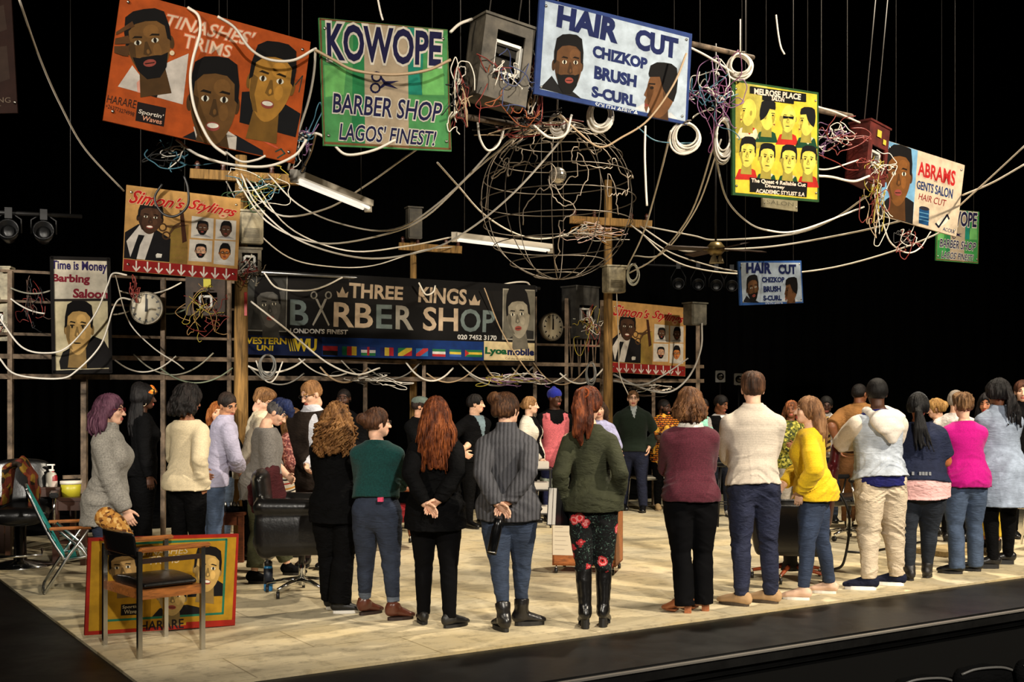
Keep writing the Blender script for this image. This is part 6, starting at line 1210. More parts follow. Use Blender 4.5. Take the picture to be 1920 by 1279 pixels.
# ------------------------------------------------------------------ cables
def cable(col, pts, d0, d1, r, label, cat='cable', name='cable', seg=7, stem=True):
    n = len(pts); w = [P(x, y, d0+(d1-d0)*i/(n-1)) for i, (x, y) in enumerate(pts)]
    o = MB().tube(catmull(w, seg), r, 6).build(name, plain(col, .45, 'cable_sheath')); return tag(o, label, cat)
CAB = [
 (WC, [(35, -4), (75, 110), (115, 200), (160, 280), (232, 358)], 8.2, 11.55, .009, 'white cable falling from the top left corner to the upper tan board'),
 (WC, [(352, 14), (372, 30), (375, 62), (362, 110), (357, 150), (364, 200), (382, 244), (400, 272), (424, 290)], 8.2, 8.2, .011, 'flat white cable running down the front of the orange board'),
 (WC, [(408, 31), (440, 52), (470, 92), (505, 112), (550, 113), (590, 92)], 8.1, 8.5, .010, 'white cable looping over the right head on the orange board'),
 (TC, [(590, 93), (625, 112), (665, 132), (735, 140), (800, 132), (845, 112)], 8.6, 8.85, .011, 'tan cable sagging across the letters of the green board'),
 (WC, [(592, 90), (588, 140), (578, 190), (562, 240), (548, 285), (540, 318)], 8.6, 9.4, .010, 'white cable hanging down the gap left of the green board'),
 (WC, [(330, 261), (370, 290), (430, 308), (500, 312), (552, 292), (575, 262)], 8.35, 8.5, .010, 'thick white cable sagging under the orange board'),
 (WC, [(412, 276), (450, 302), (480, 300), (498, 292)], 8.4, 8.4, .008, 'short white cable loop at the bottom edge of the orange board'),
 (TC, [(592, 252), (583, 285), (566, 322)], 8.8, 9.5, .008, 'tan cable dropping from the green board to the sloping light'),
 (WC, [(560, 262), (592, 250), (622, 268), (650, 290), (700, 282), (742, 262)], 8.7, 8.8, .010, 'white cable curling below the green board'),
 (WC, [(856, 210), (805, 262), (750, 302), (690, 345), (610, 392), (520, 402), (462, 335)], 9.0, 12.2, .009, 'pale cable crossing the lower right corner of the green board'),
 (WC, [(452, 325), (482, 385), (560, 450), (680, 484), (790, 472), (868, 438), (965, 360), (1078, 233)], 12.6, 9.8, .009, 'lowest long white cable sagging from the left pole to the blue board'),
 (WC, [(440, 330), (500, 415), (600, 456), (720, 440), (800, 405), (890, 320), (990, 238)], 12.6, 9.8, .009, 'long white cable from the left pole to the rusty pipe left of the globe'),
 (WC, [(502, 326), (560, 384), (640, 420), (740, 430), (840, 366), (958, 242)], 12.6, 9.7, .008, 'upper long white cable from the left crossarm to the rusty pipe'),
 (WC, [(470, 330), (540, 425), (650, 470), (760, 462), (850, 444)], 12.6, 12.6, .008, 'white cable from the left pole to the end of the hanging light'),
 (WC, [(420, 332), (470, 420), (540, 482), (620, 500), (700, 498), (790, 470), (848, 463)], 12.6, 16.4, .008, 'white cable from the left pole to the thin middle pole'),
 (WC, [(820, 305), (860, 350), (905, 400), (960, 435), (1010, 448), (1060, 440), (1085, 425)], 10.6, 16.0, .009, 'white cable passing behind the globe to the right crossarm'),
 (WC, [(1210, 424), (1300, 442), (1345, 450), (1480, 440), (1560, 412), (1625, 368)], 16.0, 12.0, .010, 'uppermost white cable from the right pole to the red box'),
 (WC, [(1200, 424), (1272, 468), (1335, 468), (1450, 462), (1600, 436), (1690, 414)], 16.0, 12.4, .010, 'second white cable from the right pole towards the ABRAMS board'),
 (WC, [(1190, 424), (1255, 484), (1330, 508), (1440, 514), (1560, 502), (1690, 466), (1788, 425)], 16.2, 13.4, .010, 'lowest white cable sweeping from the right pole under the ABRAMS board'),
 (WC, [(1180, 420), (1250, 470), (1330, 498), (1386, 510)], 16.0, 14.0, .009, 'white cable from the right pole to the small blue board'),
 (WC, [(1805, 366), (1860, 343), (1925, 306)], 12.4, 11.5, .010, 'lower of two white cables leaving the ABRAMS board to the right edge'),
 (WC, [(1800, 385), (1855, 335), (1925, 270)], 12.4, 11.0, .010, 'upper of two white cables leaving the ABRAMS board to the right edge'),
 (WC, [(1343, 300), (1362, 372), (1400, 415), (1440, 432), (1500, 432), (1620, 388)], 10.8, 12.0, .009, 'white cable looping below the yellow board to the red box'),
 (WC, [(1345, 250), (1295, 400), (1230, 482), (1180, 512)], 10.6, 15.7, .009, 'white cable running down from the yellow board to the right pole box'),
 (WC, [(1352, 262), (1305, 392), (1240, 476), (1188, 480)], 10.7, 15.7, .008, 'second white cable running down beside the one to the right pole box'),
 (WC, [(1258, 246), (1232, 350), (1205, 440), (1174, 505)], 9.7, 15.7, .009, 'white cable dropping from the blue board to the right pole box'),
 (WC, [(1210, 236), (1209, 290), (1211, 350), (1213, 386)], 9.7, 9.7, .009, 'loose white cable end dangling below the blue board'),
 (TC, [(1287, 100), (1262, 160), (1215, 225), (1165, 258), (1125, 276), (1085, 248), (1050, 215)], 9.7, 9.6, .009, 'tan cable looping across the lower right of the blue board'),
 (TC, [(1048, 30), (1020, 90), (985, 145)], 9.5, 9.5, .005, 'thin tan cord crossing the left end of the blue board'),
 (WC, [(1296, 90), (1330, 108), (1372, 135), (1395, 150)], 10.0, 10.7, .010, 'white cable from the blue board to the coil above the yellow board'),
 (WC, [(1325, 162), (1375, 205), (1430, 258), (1500, 300), (1545, 318), (1610, 300)], 10.6, 11.7, .008, 'grey-white cable crossing the faces of the yellow board'),
 (WC, [(1532, 200), (1570, 212), (1612, 230)], 11.2, 11.7, .010, 'white cable from the yellow board to the top of the red box'),
 (WC, [(1534, 330), (1560, 332), (1600, 340), (1630, 330)], 11.2, 11.6, .012, 'thick white cable looping under the red box'),
 (WC, [(1655, 418), (1670, 455), (1700, 474), (1725, 465), (1745, 435)], 12.1, 12.6, .008, 'white loop of cable hanging under the ABRAMS board'),
 (WC, [(845, 60), (862, 45), (885, 36)], 9.0, 9.2, .012, 'short white cable from the green board to the grey box'),
 (WC, [(708, -4), (714, 25), (718, 38)], 8.9, 8.9, .008, 'white cord rising above the top edge of the green board'),
 (WC, [(895, 222), (900, 260), (915, 282), (935, 270), (948, 231)], 9.49, 9.67, .010, 'white loop hanging under the grey box'),
 (WC, [(1000, 235), (1030, 258), (1060, 252), (1072, 215)], 9.6, 9.6, .010, 'white loop under the left corner of the blue board'),
 (WC, [(0, 598), (40, 650), (85, 662), (128, 650), (177, 592), (201, 537), (212, 513), (238, 516)], 12.5, 12.95, .010, 'upper white cable looping across the Time is Money sign'),
 (WC, [(-4, 668), (30, 702), (110, 710), (145, 694), (190, 645), (212, 580), (226, 560), (246, 562)], 12.45, 12.95, .010, 'lower white cable looping across the Time is Money sign'),
 (WC, [(216, 516), (240, 600), (285, 650), (330, 680), (345, 692)], 13.2, 13.6, .008, 'pale cable falling behind the left clock'),
 (WC, [(495, 512), (520, 540), (570, 545), (605, 538), (642, 520)], 14.0, 14.4, .011, 'white cable draped over the left end of the banner'),
 (WC, [(470, 565), (540, 620), (610, 678), (668, 702), (712, 690)], 13.6, 14.6, .011, 'white cable slanting down across the yellow letters of the banner'),
 (WC, [(852, 533), (872, 545), (900, 548), (950, 532), (985, 529), (995, 538)], 15.5, 16.2, .012, 'white cable draped over the right end of the banner'),
 (WC, [(785, 530), (798, 552), (812, 548), (816, 536)], 15.0, 15.2, .011, 'short white cable hanging over KINGS on the banner'),
 (TC, [(908, 540), (940, 620), (985, 690), (1015, 720)], 15.4, 15.9, .008, 'tan cord slanting across the right half of the banner'),
 ((150, 146, 140), [(1316, 606), (1314, 655), (1292, 706), (1255, 735), (1205, 728), (1150, 702)], 16.9, 16.6, .014, 'thick grey cable looping from the right end box to the right pole'),
 ((150, 146, 140), [(1150, 714), (1200, 722), (1240, 706), (1290, 672)], 16.4, 16.9, .011, 'grey cable sagging under the smaller tan board'),
 (WC, [(1156, 544), (1160, 640), (1162, 700), (1178, 740)], 15.9, 16.4, .007, 'thin white cable hanging beside the right pole'),
 (BKC, [(304, 345), (290, 372), (305, 400), (330, 405), (352, 385), (352, 352), (345, 330)], 11.42, 11.42, .012, 'black cable loop hanging over the name on the upper tan board'),
 (WC, [(1455, 28), (1459, 62), (1464, 88), (1471, 102)], 11.0, 11.0, .008, 'short white cord end dangling above the yellow board'),
 (BC, [(300, 262), (320, 290), (360, 310), (430, 300)], 8.5, 8.6, .004, 'thin blue wire under the orange board'),
 (BC, [(1195, 238), (1225, 262), (1260, 268), (1300, 268)], 9.8, 10.0, .005, 'thin blue wire sagging below the blue board'),
 (RC, [(1535, 290), (1570, 305), (1590, 318), (1625, 318)], 11.4, 11.8, .005, 'thin red wire between the yellow board and the red box'),
 (BKC, [(1585, 1034), (1620, 1036), (1655, 1030), (1695, 1022), (1740, 1014)], 12.35, 13.3, .012, 'black cable snaking over the floor behind the cream joggers'),
]
for i, c in enumerate(CAB[:-1]): cable(*c)
w = [FL(x, y, .012) for x, y in CAB[-1][1]]; tag(MB().tube(catmull(w, 7), .012, 6).build('cable', plain(BKC, .45, 'cable_sheath')), CAB[-1][5], 'cable')
def sag(x0, y0, x1, y1, dp, d0, d1, col, r, label):
    cable(col, [(x0+(x1-x0)*t, y0+(y1-y0)*t+dp*4*t*(1-t)) for t in np.linspace(0, 1, 7)], d0, d1, r, label, seg=4)
nb = ['letter B', 'yellow letters', 'scissors', 'first flag', 'second flag', 'third flag', 'word SHOP', 'fourth flag', 'middle flags', 'phone number', 'cream panel', 'right portrait', 'right clock', 'right pole', 'left portrait', 'last flags']
for i, (x0, y0, x1, y1, dp) in enumerate([(464, 686, 572, 674, 18), (470, 690, 570, 700, 26), (560, 672, 650, 700, 16), (600, 688, 690, 690, 28), (640, 676, 720, 712, 14), (690, 690, 790, 678, 26), (760, 678, 850, 690, 30), (800, 700, 900, 680, 26), (860, 680, 960, 702, 22), (880, 702, 1000, 688, 28), (960, 690, 1062, 702, 24), (1000, 680, 1100, 690, 36), (1050, 700, 1132, 690, 24), (1150, 690, 1230, 710, 22), (480, 676, 530, 678, 40), (905, 676, 975, 684, 34)]):
    sag(x0, y0, x1, y1, dp, VD(x0, FV-.08), VD(x1, FV-.08), (WC, (130, 126, 118), WC, TC)[i % 4], .009 if i % 3 else .012, ('pale', 'grey', 'white', 'tan')[i % 4]+' cable sagging from the rail under the '+nb[i]+' of the banner' if i not in (12, 13) else ('pale', 'grey', 'white', 'tan')[i % 4]+' cable sagging from the rail by the '+nb[i])
for i, (x0, y0, x1, y1, dp, w) in enumerate([(215, 675, 330, 668, 26, 'below the left clock'), (250, 664, 400, 662, 40, 'above the cream jumper'), (300, 690, 436, 690, 28, 'above the lavender shirt'), (222, 545, 340, 530, 14, 'above the left clock'), (212, 590, 262, 572, 4, 'beside the Time is Money sign'), (20, 540, 95, 545, 8, 'at the far left of the frame'), (310, 588, 348, 580, 3, 'right of the left clock'), (20, 560, 84, 588, 6, 'below the far left box')]):
    sag(x0, y0, x1, y1, dp, VD(x0, FV-.06), VD(x1, FV-.06), (WC, (150, 146, 130), (120, 130, 110), WC)[i % 4], .009, 'pale cable slung along the back frame '+w)
def coil(px, py, d, r, n, label, col=WC, ry=None, hang=None):
    e = empty('cable_coil', P(px, py, d), label, 'coil of cable'); rnd = random.Random(int(px)); mb = MB(); ry = ry or r
    for i in range(n):
        k = 1-.3*i/n; ox, oz, oy = rnd.gauss(0, .008), -.02*rnd.random(), rnd.gauss(0, .02); mb.tube([((r*k)*math.cos(t)+ox, oy+.02*math.sin(t*2), ry*k*math.sin(t)+oz+ry*(1-k)) for t in np.linspace(0, 2*math.pi, 25)[:-1]], .009, 6, closed=True)
    mb.build('loops', plain(col, .5, 'cable_sheath'), e); MB().tube([(-.03, -.04, ry*.8), (0, -.05, ry), (.03, -.04, ry*1.02), (0, .04, ry)], .007, 5).build('tie', plain((90, 80, 70)), e)
    if hang: MB().tube([(0, 0, ry), (0, 0, ry+hang)], .006, 5).build('hanging_cord', plain(col, .5, 'cable_sheath'), e)
coil(1127, 218, 9.75, .105, 9, 'fat coil of white cable hanging under the blue board', ry=.13, hang=.2); coil(1388, 124, 10.5, .11, 9, 'coil of white cable on the pipe above the yellow board', hang=.3); coil(1287, 258, 9.9, .12, 6, 'loops of white cable under the right corner of the blue board', ry=.13, hang=.15); coil(1356, 262, 10.6, .08, 7, 'long loops of white cable at the left edge of the yellow board', ry=.19, hang=.2); coil(1045, 232, 9.8, .07, 6, 'small coil of cable behind the left end of the blue board', ry=.08, hang=.2); coil(1187, 515, 15.75, .08, 5, 'coil of white cable hanging on the right pole box', (190, 190, 176), ry=.14); coil(502, 688, 13.9, .10, 4, 'loose grey cable coil on the rail left of the banner letters', (120, 118, 112), ry=.14); coil(1108, 700, 16.7, .07, 4, 'loose grey cable coil on the rail near the right pole', (120, 118, 112), ry=.16)
for px, py, d, sz, cols, n, lb, lay in ((568, 268, 8.7, .16, [WC, BKC, PC, BC], 16, 'tangle of thin wires between the orange and green boards', (.6, .4, 1)), (862, 178, 9.1, .2, [WC, TC, RC, BKC], 18, 'tangle of wires between the green board and the grey box', (.5, .4, 1.3)), (998, 150, 9.45, .17, [WC, TC, RC], 16, 'tangle of wires at the left end of the blue board', (.4, .4, 1.4)), (1335, 165, 10.3, .26, [PC, WC, (110, 50, 90), BC], 24, 'purple and white wire tangle between the blue and yellow boards', (.9, .5, 1.2)), (1562, 250, 11.5, .22, [WC, RC, PC], 20, 'red and white wire tangle left of the red box', (1.2, .5, .8)), (1640, 372, 11.8, .2, [WC, TC, YC, RC], 20, 'hanging wire tangle below the red box', (.6, .4, 1.5)), (485, 345, 12.58, .28, [WC, YC, BC, (60, 90, 60)], 18, 'green and yellow wire tangle on the left crossarm', (1.3, .5, .6)), (1118, 425, 15.9, .24, [WC, (226, 190, 180), (160, 110, 50)], 24, 'pink and white wire bundle on the right crossarm', (1.4, .5, .6)), (470, 508, 12.58, .13, [WC, BKC], 12, 'white wire tangle on the left pole above the banner', (.7, .5, 1)), (985, 228, 9.7, .2, [BKC, RC, TC], 20, 'dark wire tangle on the rusty pipe above the globe', (1.5, .5, .5)), (62, 570, 12.95, .22, [RC, BKC, (80, 60, 50)], 14, 'red wire tangle on the frame beside the Time is Money sign', (.6, .4, 1.3)), (250, 545, 13.3, .12, [RC, (150, 60, 50)], 10, 'red wire tangle above the left clock', (.5, .4, 1.2)), (318, 284, 8.42, .14, [BKC, WC, BC], 12, 'dark wire tangle under the orange board', (1, .4, .8)), (1706, 442, 12.2, .17, [RC, BKC, WC], 10, 'loose red wires hanging under the ABRAMS board', (1, .4, 1)), (1215, 722, 16.8, .2, [(60, 50, 40), (100, 80, 60), WC], 16, 'brown wire bundle on the rail under the smaller tan board', (1.8, .4, .4)), (960, 705, 15.9, .26, [(70, 60, 50), YC, WC, PC], 20, 'brown wire bundle on the rail under the right of the banner', (1.9, .4, .35)), (700, 706, 14.8, .2, [(70, 64, 56), WC], 14, 'grey wire bundle on the rail under the flags', (1.8, .4, .4))):
    tangle('wire_tangle', P(px, py, d), sz, cols, n, .0045, int(px), lb, lay=lay)
# ------------------------------------------------------------------ furniture and small things
STEEL = metal((190, 188, 182), .25); CHROME = metal((215, 215, 212), .12); OAK = wood((158, 96, 44)); TEAK = wood((112, 62, 34)); VINYL = leather((14, 13, 13), .3)
def caster(e, p, r=.03, name='caster'):
    p = np.array(p); c = MB().cyl(p+np.array((-.012, 0, r)), p+np.array((.012, 0, r)), r, 14).build(name, mat('caster_rubber', (16, 16, 17), .5), e); MB().tube([p+np.array((0, 0, r)), p+np.array((0, .012, r*2.1)), p+np.array((0, .012, r*2.9))], .008, 6).build('fork', STEEL, c); return c
# wooden armchair (front left)
c = (FL(239, 1240)+FL(368, 1221)+FL(202, 1208)+FL(326, 1190))/4; f = nrm(FL(368, 1221)-FL(239, 1240)+FL(326, 1190)-FL(202, 1208)); hd_ = math.atan2(f[1], f[0])
e = empty('armchair', c-f*.0, 'wooden armed chair with steel legs and black vinyl seat in the front left corner', 'chair', rz=hd_)
for y in (-.27, .27):
    for x in (-.2, .22): MB().beam((x, y, .0), (x, y, .665), .028, .028).build('leg', STEEL, e)
    MB().box((-.20, y-.022, .655), (.27, y+.022, .685), bev=.008).build('armrest', OAK, e); MB().beam((-.19, y, .60), (.21, y, .60), .02, .03).build('arm_rail', mat('dark_wood', (40, 22, 16), .5), e)
MB().box((-.19, -.262, .36), (.23, .262, .415)).build('seat_frame', OAK, e)
S = SDF(.012); S.tube([(-.16, 0, .44), (.2, 0, .44)], [(.25, .038)]*2, side=(0, 1, 0), flat=(True, True)); v, q = S.mesh(); np_mesh('seat', v, q, VINYL, e)
S = SDF(.012); S.tube([(-.205, 0, .63), (-.225, 0, .77)], [(.25, .026)]*2, side=(0, 1, 0), flat=(True, True)); v, q = S.mesh(); np_mesh('backrest', v, q, VINYL, e)
cu = MB(); e2 = empty('cushion', P(212, 985, 7.86)+np.array((0, 0, 0)), 'tan snakeskin patterned cushion on top of the wooden armed chair back', 'cushion')
S = SDF(.009); S.tube([(-.055, 0, .055), (.02, 0, .0), (.075, 0, -.10)], [(.06, .07)]*3, side=(0, 1, 0), k=.03); v, q = S.mesh(); np_mesh('cover', v, q, pattern('snake_print', [(0, (196, 140, 66)), (.4, (150, 96, 40)), (.7, (222, 176, 104)), (.88, (90, 52, 24))], 'voronoi', 55, (190, 140, 70)), e2)
# lawn chair
c = FL(122, 1104); e = empty('lawn_chair', c, 'folding lawn chair with teal webbing and wooden arms at left', 'chair', rz=math.radians(22)); AL = metal((200, 204, 206), .3)
for y in (-.27, .27):
    MB().tube(catmull([(-.30, y, .86), (-.14, y, .50), (-.0, y, .26)], 5), .013, 8).build('back_tube', AL, e)
    MB().tube([(-.16, y*1.04, .02), (.0, y*1.04, .28), (.17, y*1.04, .52)], .013, 8).build('leg', AL, e); MB().tube([(.34, y, .02), (.12, y, .36), (-.06, y, .53)], .013, 8).build('leg', AL, e)
    MB().box((-.13, y*1.07-.02, .525), (.26, y*1.07+.02, .55), bev=.008).build('armrest', OAK, e); MB().tube([(-.02, y, .27), (.40, y, .33)], .013, 8).build('seat_tube', AL, e)
for pts in (((-.30, -.27, .86), (-.31, 0, .875), (-.30, .27, .86)), ((-.16, -.28, .018), (-.17, 0, .016), (-.16, .28, .018)), ((.34, -.27, .018), (.35, 0, .016), (.34, .27, .018)), ((.40, -.27, .33), (.41, 0, .33), (.40, .27, .33))): MB().tube(catmull(pts, 5), .013, 8).build('crossbar', AL, e)
TW = cloth((36, 130, 124)); TW2 = cloth((84, 172, 170))
for i in range(8):
    t = (i+.5)/8; a = np.array((-.30, 0, .86))*(1-t)+np.array((-.01, 0, .28))*t; u = nrm((.29, 0, -.58))*.028; MB().slab([a-u+(0, -.28, 0), a+u+(0, -.28, 0), a+u+(0, .28, 0), a-u+(0, .28, 0)], (.004, 0, .003)).build('webbing', TW2 if i % 2 else TW, e)
for i in range(5): x = .03+.08*i; MB().slab([(x, -.27, .278+.14*x), (x+.056, -.27, .285+.14*x), (x+.056, .27, .285+.14*x), (x, .27, .278+.14*x)], (0, 0, .005)).build('webbing', cloth((196, 206, 200)) if i % 2 else TW, e)
for i in range(5): y = -.2+.1*i; MB().slab([(-.302, y-.026, .865), (-.012, y-.026, .285), (-.012, y+.026, .285), (-.302, y+.026, .865)], (.010, 0, .006)).build('webbing', TW, e)
def table(name, px0, px1, py, d, depth, z1, m, label, cat='table', lw=.05, shelf=None, ang=0.0):
    a, b = P(px0, py, d), P(px1, py, d); w = b[0]-a[0]; e = empty(name, ((a[0]+b[0])/2, d+depth/2, 0), label, cat, rz=ang)
    MB().box((-w/2, -depth/2, z1-.035), (w/2, depth/2, z1), bev=.006).build('tabletop', m, e)
    for sx in (-1, 1):
        for sy in (-1, 1): MB().box((sx*(w/2-lw/2)-lw/2, sy*(depth/2-lw/2)-lw/2, 0), (sx*(w/2-lw/2)+lw/2, sy*(depth/2-lw/2)+lw/2, z1-.035)).build('leg', m, e)
    MB().box((-w/2+.02, -depth/2+.01, z1-.12), (w/2-.02, depth/2-.01, z1-.035)).build('apron', m, e)
    if shelf: MB().box((-w/2+.02, -depth/2+.02, shelf), (w/2-.02, depth/2-.02, shelf+.02)).build('shelf', m, e)
    return e
d_ = 11.4; zt = CAMZ-(934-HZ)*d_/F
table('side_table', 98, 160, 934, d_, .5, zt, mat('dark_wood', (58, 32, 20), .5), 'dark wooden table behind the lawn chair with tubs and bottles', shelf=.2)
def at(px, d, z): q = P(px, HZ, d); q[2] = z; return q
cr = empty('crate', at(102, d_+.24, zt), 'small dark wooden crate on the table behind the lawn chair', 'crate'); MB().box((-.095, -.12, 0), (.095, .12, .085), bev=.004).build('crate_body', mat('dark_wood', (58, 32, 20), .5), cr); MB().box((-.1, -.125, .075), (.1, .125, .092)).build('rim', mat('dark_wood', (58, 32, 20), .5), cr)
def bottle(px, d, z, r, h, col, label, pump=False, capc=(220, 214, 206), cat='bottle', lab=None, dy=0):
    e = empty('bottle', at(px, d, z), label, cat); MB().lathe([(r*.9, 0), (r, .01), (r, h*.7), (r*.75, h*.8), (r*.35, h*.85), (r*.35, h*.9)], (0, 0, 0), 18).build('bottle_body', mat('plastic', col, .35), e)
    if pump: MB().lathe([(r*.4, h*.9), (r*.4, h*.95), (.008, h*.96), (.008, h*1.1)], (0, 0, 0), 12).build('pump', plain(capc), e); MB().box((-.05, -.012, h*1.1), (.02, .012, h*1.15)).build('spout', plain(capc), e)
    else: MB().lathe([(r*.45, h*.88), (r*.45, h), (.001, h)], (0, 0, 0), 14).build('cap', plain(capc), e)
    if lab: MB().lathe([(r*1.02, h*.2), (r*1.02, h*.55)], (0, 0, 0), 18).build('bottle_label', plain(lab), e)
    return e
z2 = zt+.092
bottle(82, d_+.2, z2-.092, .045, .27, (150, 36, 44), 'red pump bottle standing at the left end of the dark table', True, lab=(210, 190, 180)).location.x += .085
bottle(96, d_+.2, z2, .05, .17, (200, 194, 180), 'white bottle standing on the dark wooden crate'); bottle(88, d_+.28, z2, .03, .16, (206, 200, 190), 'narrow white bottle on the crate behind the red pump bottle')
tb = empty('tub', at(133, d_+.2, zt), 'yellow tub with a white lid on the dark table', 'tub'); MB().lathe([(.085, 0), (.095, .13), (.001, .13)], (0, 0, 0), 24).build('tub_body', mat('plastic', (176, 166, 40), .4), tb); MB().lathe([(.101, .12), (.101, .15), (.001, .152)], (0, 0, 0), 24).build('lid', plain((214, 206, 192)), tb)
# dark chair with printed throw, far left
e = empty('barber_chair', at(38, 11.3, 0), 'black barber chair under a printed cloth at the far left', 'chair', rz=math.radians(-70))
S = SDF(.016); S.tube([(-.2, 0, .52), (.25, 0, .5)], [(.26, .09)]*2, side=(0, 1, 0), k=.03); S.tube([(-.22, 0, .5), (-.32, 0, .95)], [(.25, .06)]*2, side=(0, 1, 0), k=.03); v, q = S.mesh(); np_mesh('seat', v, q, VINYL, e)
for y in (-.3, .3): MB().box((-.2, y-.04, .66), (.24, y+.04, .71), bev=.01).build('armrest', VINYL, e); MB().tube([(.2, y, .67), (.2, y, .42), (-.15, y, .42)], .014, 8).build('arm_tube', CHROME, e)
MB().lathe([(.30, 0), (.30, .03), (.06, .07), (.05, .42), (.001, .42)], (0, 0, 0), 24).build('pedestal', CHROME, e); MB().tube([(.3, -.2, .2), (.45, -.2, .16), (.45, .2, .16), (.3, .2, .2)], .014, 8).build('footrest', CHROME, e)
e2 = empty('throw', at(22, 11.25, .0), 'orange and yellow printed cloth draped over the far left barber chair', 'cloth'); S = SDF(.014)
S.tube([(-.05, -.02, .62), (-.0, -.06, .95), (.10, -.03, 1.0), (.18, .04, .86), (.22, .03, .45)], [(.12, .03)]*5, side=(0, 1, 0), k=.02); v, q = S.mesh(lambda x, y, z: vnoise(x*18, y*18, z*7)*.01); np_mesh('cloth', v, q, pattern('throw_print', [(0, (96, 40, 18)), (.35, (112, 84, 22)), (.6, (30, 20, 10)), (.8, (80, 28, 18))], 'voronoi', 16, (150, 80, 30)), e2)
e = table('cabinet', -30, 19, 884, 11.9, .4, CAMZ-(884-HZ)*11.9/F, mat('dark_wood', (70, 42, 26), .5), 'brown wooden stand cut off at the far left edge', 'stand'); MB().box((-.1, -.15, 0), (.09, .1, .03)).build('towel', cloth((216, 210, 200)), None, at(8, 12.05, CAMZ-(884-HZ)*11.9/F)); o = bpy.context.scene.objects['towel']; tag(o, 'folded white towel on the far left wooden stand', 'towel')
# coffee table and cup
zc = CAMZ-(962-HZ)*11.6/F; table('coffee_table', 388, 456, 962, 11.6, .5, zc, wood((92, 48, 26)), 'low wooden table with a cup and trays behind the cream jumper', shelf=.12)
cp = empty('paper_cup', at(399, 11.75, zc), 'white paper cup on the low wooden table', 'cup'); MB().lathe([(.028, 0), (.038, .125), (.041, .13), (.036, .128), (.03, .02), (.001, .02)], (0, 0, 0), 20).build('cup_wall', plain((212, 204, 194)), cp)
for px, w in ((418, 'left'), (441, 'right')): t = empty('tray', at(px, 11.8, zc), w+' black tray of small bottles on the low wooden table', 'tray'); MB().box((-.055, -.09, 0), (.055, .09, .04), bev=.004).build('tray_body', mat('plastic', (20, 20, 22), .35), t); [MB().lathe([(.016, .04), (.016, .07), (.008, .085), (.008, .095), (.001, .095)], (x, -.04, 0), 10).build('vial', metal((180, 176, 166), .3), t) for x in (-.03, .005, .036)]
# blue water bottle
e = empty('water_bottle', FL(503, 1108), 'blue and black water bottle standing on the floor', 'bottle'); MB().lathe([(.034, 0), (.037, .01), (.037, .19), (.03, .215)], (0, 0, 0), 20).build('bottle_body', mat('plastic', (44, 126, 186), .3), e); MB().lathe([(.034, .21), (.034, .24), (.02, .25), (.018, .27), (.001, .272)], (0, 0, 0), 18).build('cap', plain((16, 17, 20)), e); MB().lathe([(.0378, .06), (.0378, .19)], (0, 0, 0), 20).build('bottle_label', plain((18, 26, 40)), e)
def starbase(e, h, r, m, m2, n=5, zc=.09, ph=0.3):
    MB().cyl((0, 0, .07), (0, 0, h), .028, 14).build('column', m2, e)
    for i in range(n):
        a = ph+2*math.pi*i/n; q = np.array((math.cos(a), math.sin(a), 0)); MB().tube([q*.02+(0, 0, .12), q*r*.5+(0, 0, .105), q*r+(0, 0, .075)], [.024, .020, .014], 8).build('base_leg', m, e); caster(e, q*r)
e = empty('swivel_chair', FL(566, 1113), 'black leather tub swivel chair on a chrome star base', 'chair', rz=math.radians(8)); starbase(e, .34, .30, CHROME, CHROME)
S = SDF(.014); S.tube([(-.30, .0, .44), (.24, 0, .44)], [(.33, .09)]*2, side=(0, 1, 0), k=.03, flat=(False, True)); S.tube([(-.27, 0, .36), (-.33, 0, .95)], [(.30, .075)]*2, side=(0, 1, 0), k=.04)
for y in (-.31, .31): S.tube([(-.30, y, .55), (.22, y, .55)], [(.065, .20)]*2, side=(0, 1, 0), k=.03, flat=(False, True)); S.tube([(-.30, y, .74), (.22, y, .73)], [.072, .066], k=.02)
v, q = S.mesh(); np_mesh('tub_shell', v, q, VINYL, e); S = SDF(.014); S.tube([(-.2, 0, .53), (.24, 0, .52)], [(.24, .06)]*2, side=(0, 1, 0), k=.03); v, q = S.mesh(); np_mesh('seat_cushion', v, q, VINYL, e)
w = empty('jacket', P(497, 905, 9.9), 'maroon jacket thrown over the back of the black swivel chair', 'jacket'); S = SDF(.011); S.tube([(-.05, -.02, -.22), (-.05, -.05, -.02), (.01, -.02, .055), (.06, .07, .02), (.09, .11, -.15)], [(.10, .035)]*5, side=(0.5, .8, 0), k=.03); v, q = S.mesh(lambda x, y, z: vnoise(x*22, y*22, z*9)*.012); np_mesh('cloth', v, q, cloth((62, 20, 24)), w)
# red upholstered armchair
e = empty('armchair', FL(738, 1026), 'red upholstered wooden armchair on casters behind the teal jumper', 'chair', rz=math.radians(200)); RV = cloth((128, 24, 30), .8, 1.1, .7)
for x in (-.24, .26):
    for y in (-.27, .27): MB().tube([(x, y, .30), (x*1.05, y*1.05, .12), (x*1.08, y*1.08, .075)], [.026, .02, .016], 8).build('leg', TEAK, e); caster(e, (x*1.08, y*1.08, 0), .026)
S = SDF(.014); S.tube([(-.24, 0, .36), (.26, 0, .36)], [(.29, .10)]*2, side=(0, 1, 0), k=.03); v, q = S.mesh(); np_mesh('seat', v, q, RV, e); S = SDF(.014); S.tube([(-.26, 0, .42), (-.33, 0, .86)], [(.27, .06)]*2, side=(0, 1, 0), k=.03); v, q = S.mesh(); np_mesh('backrest', v, q, RV, e)
for y in (-.3, .3): MB().tube(catmull([(-.29, y, .62), (-.0, y, .64), (.2, y, .62), (.27, y, .54), (.26, y, .32)], 5), .028, 8).build('armrest', TEAK, e)
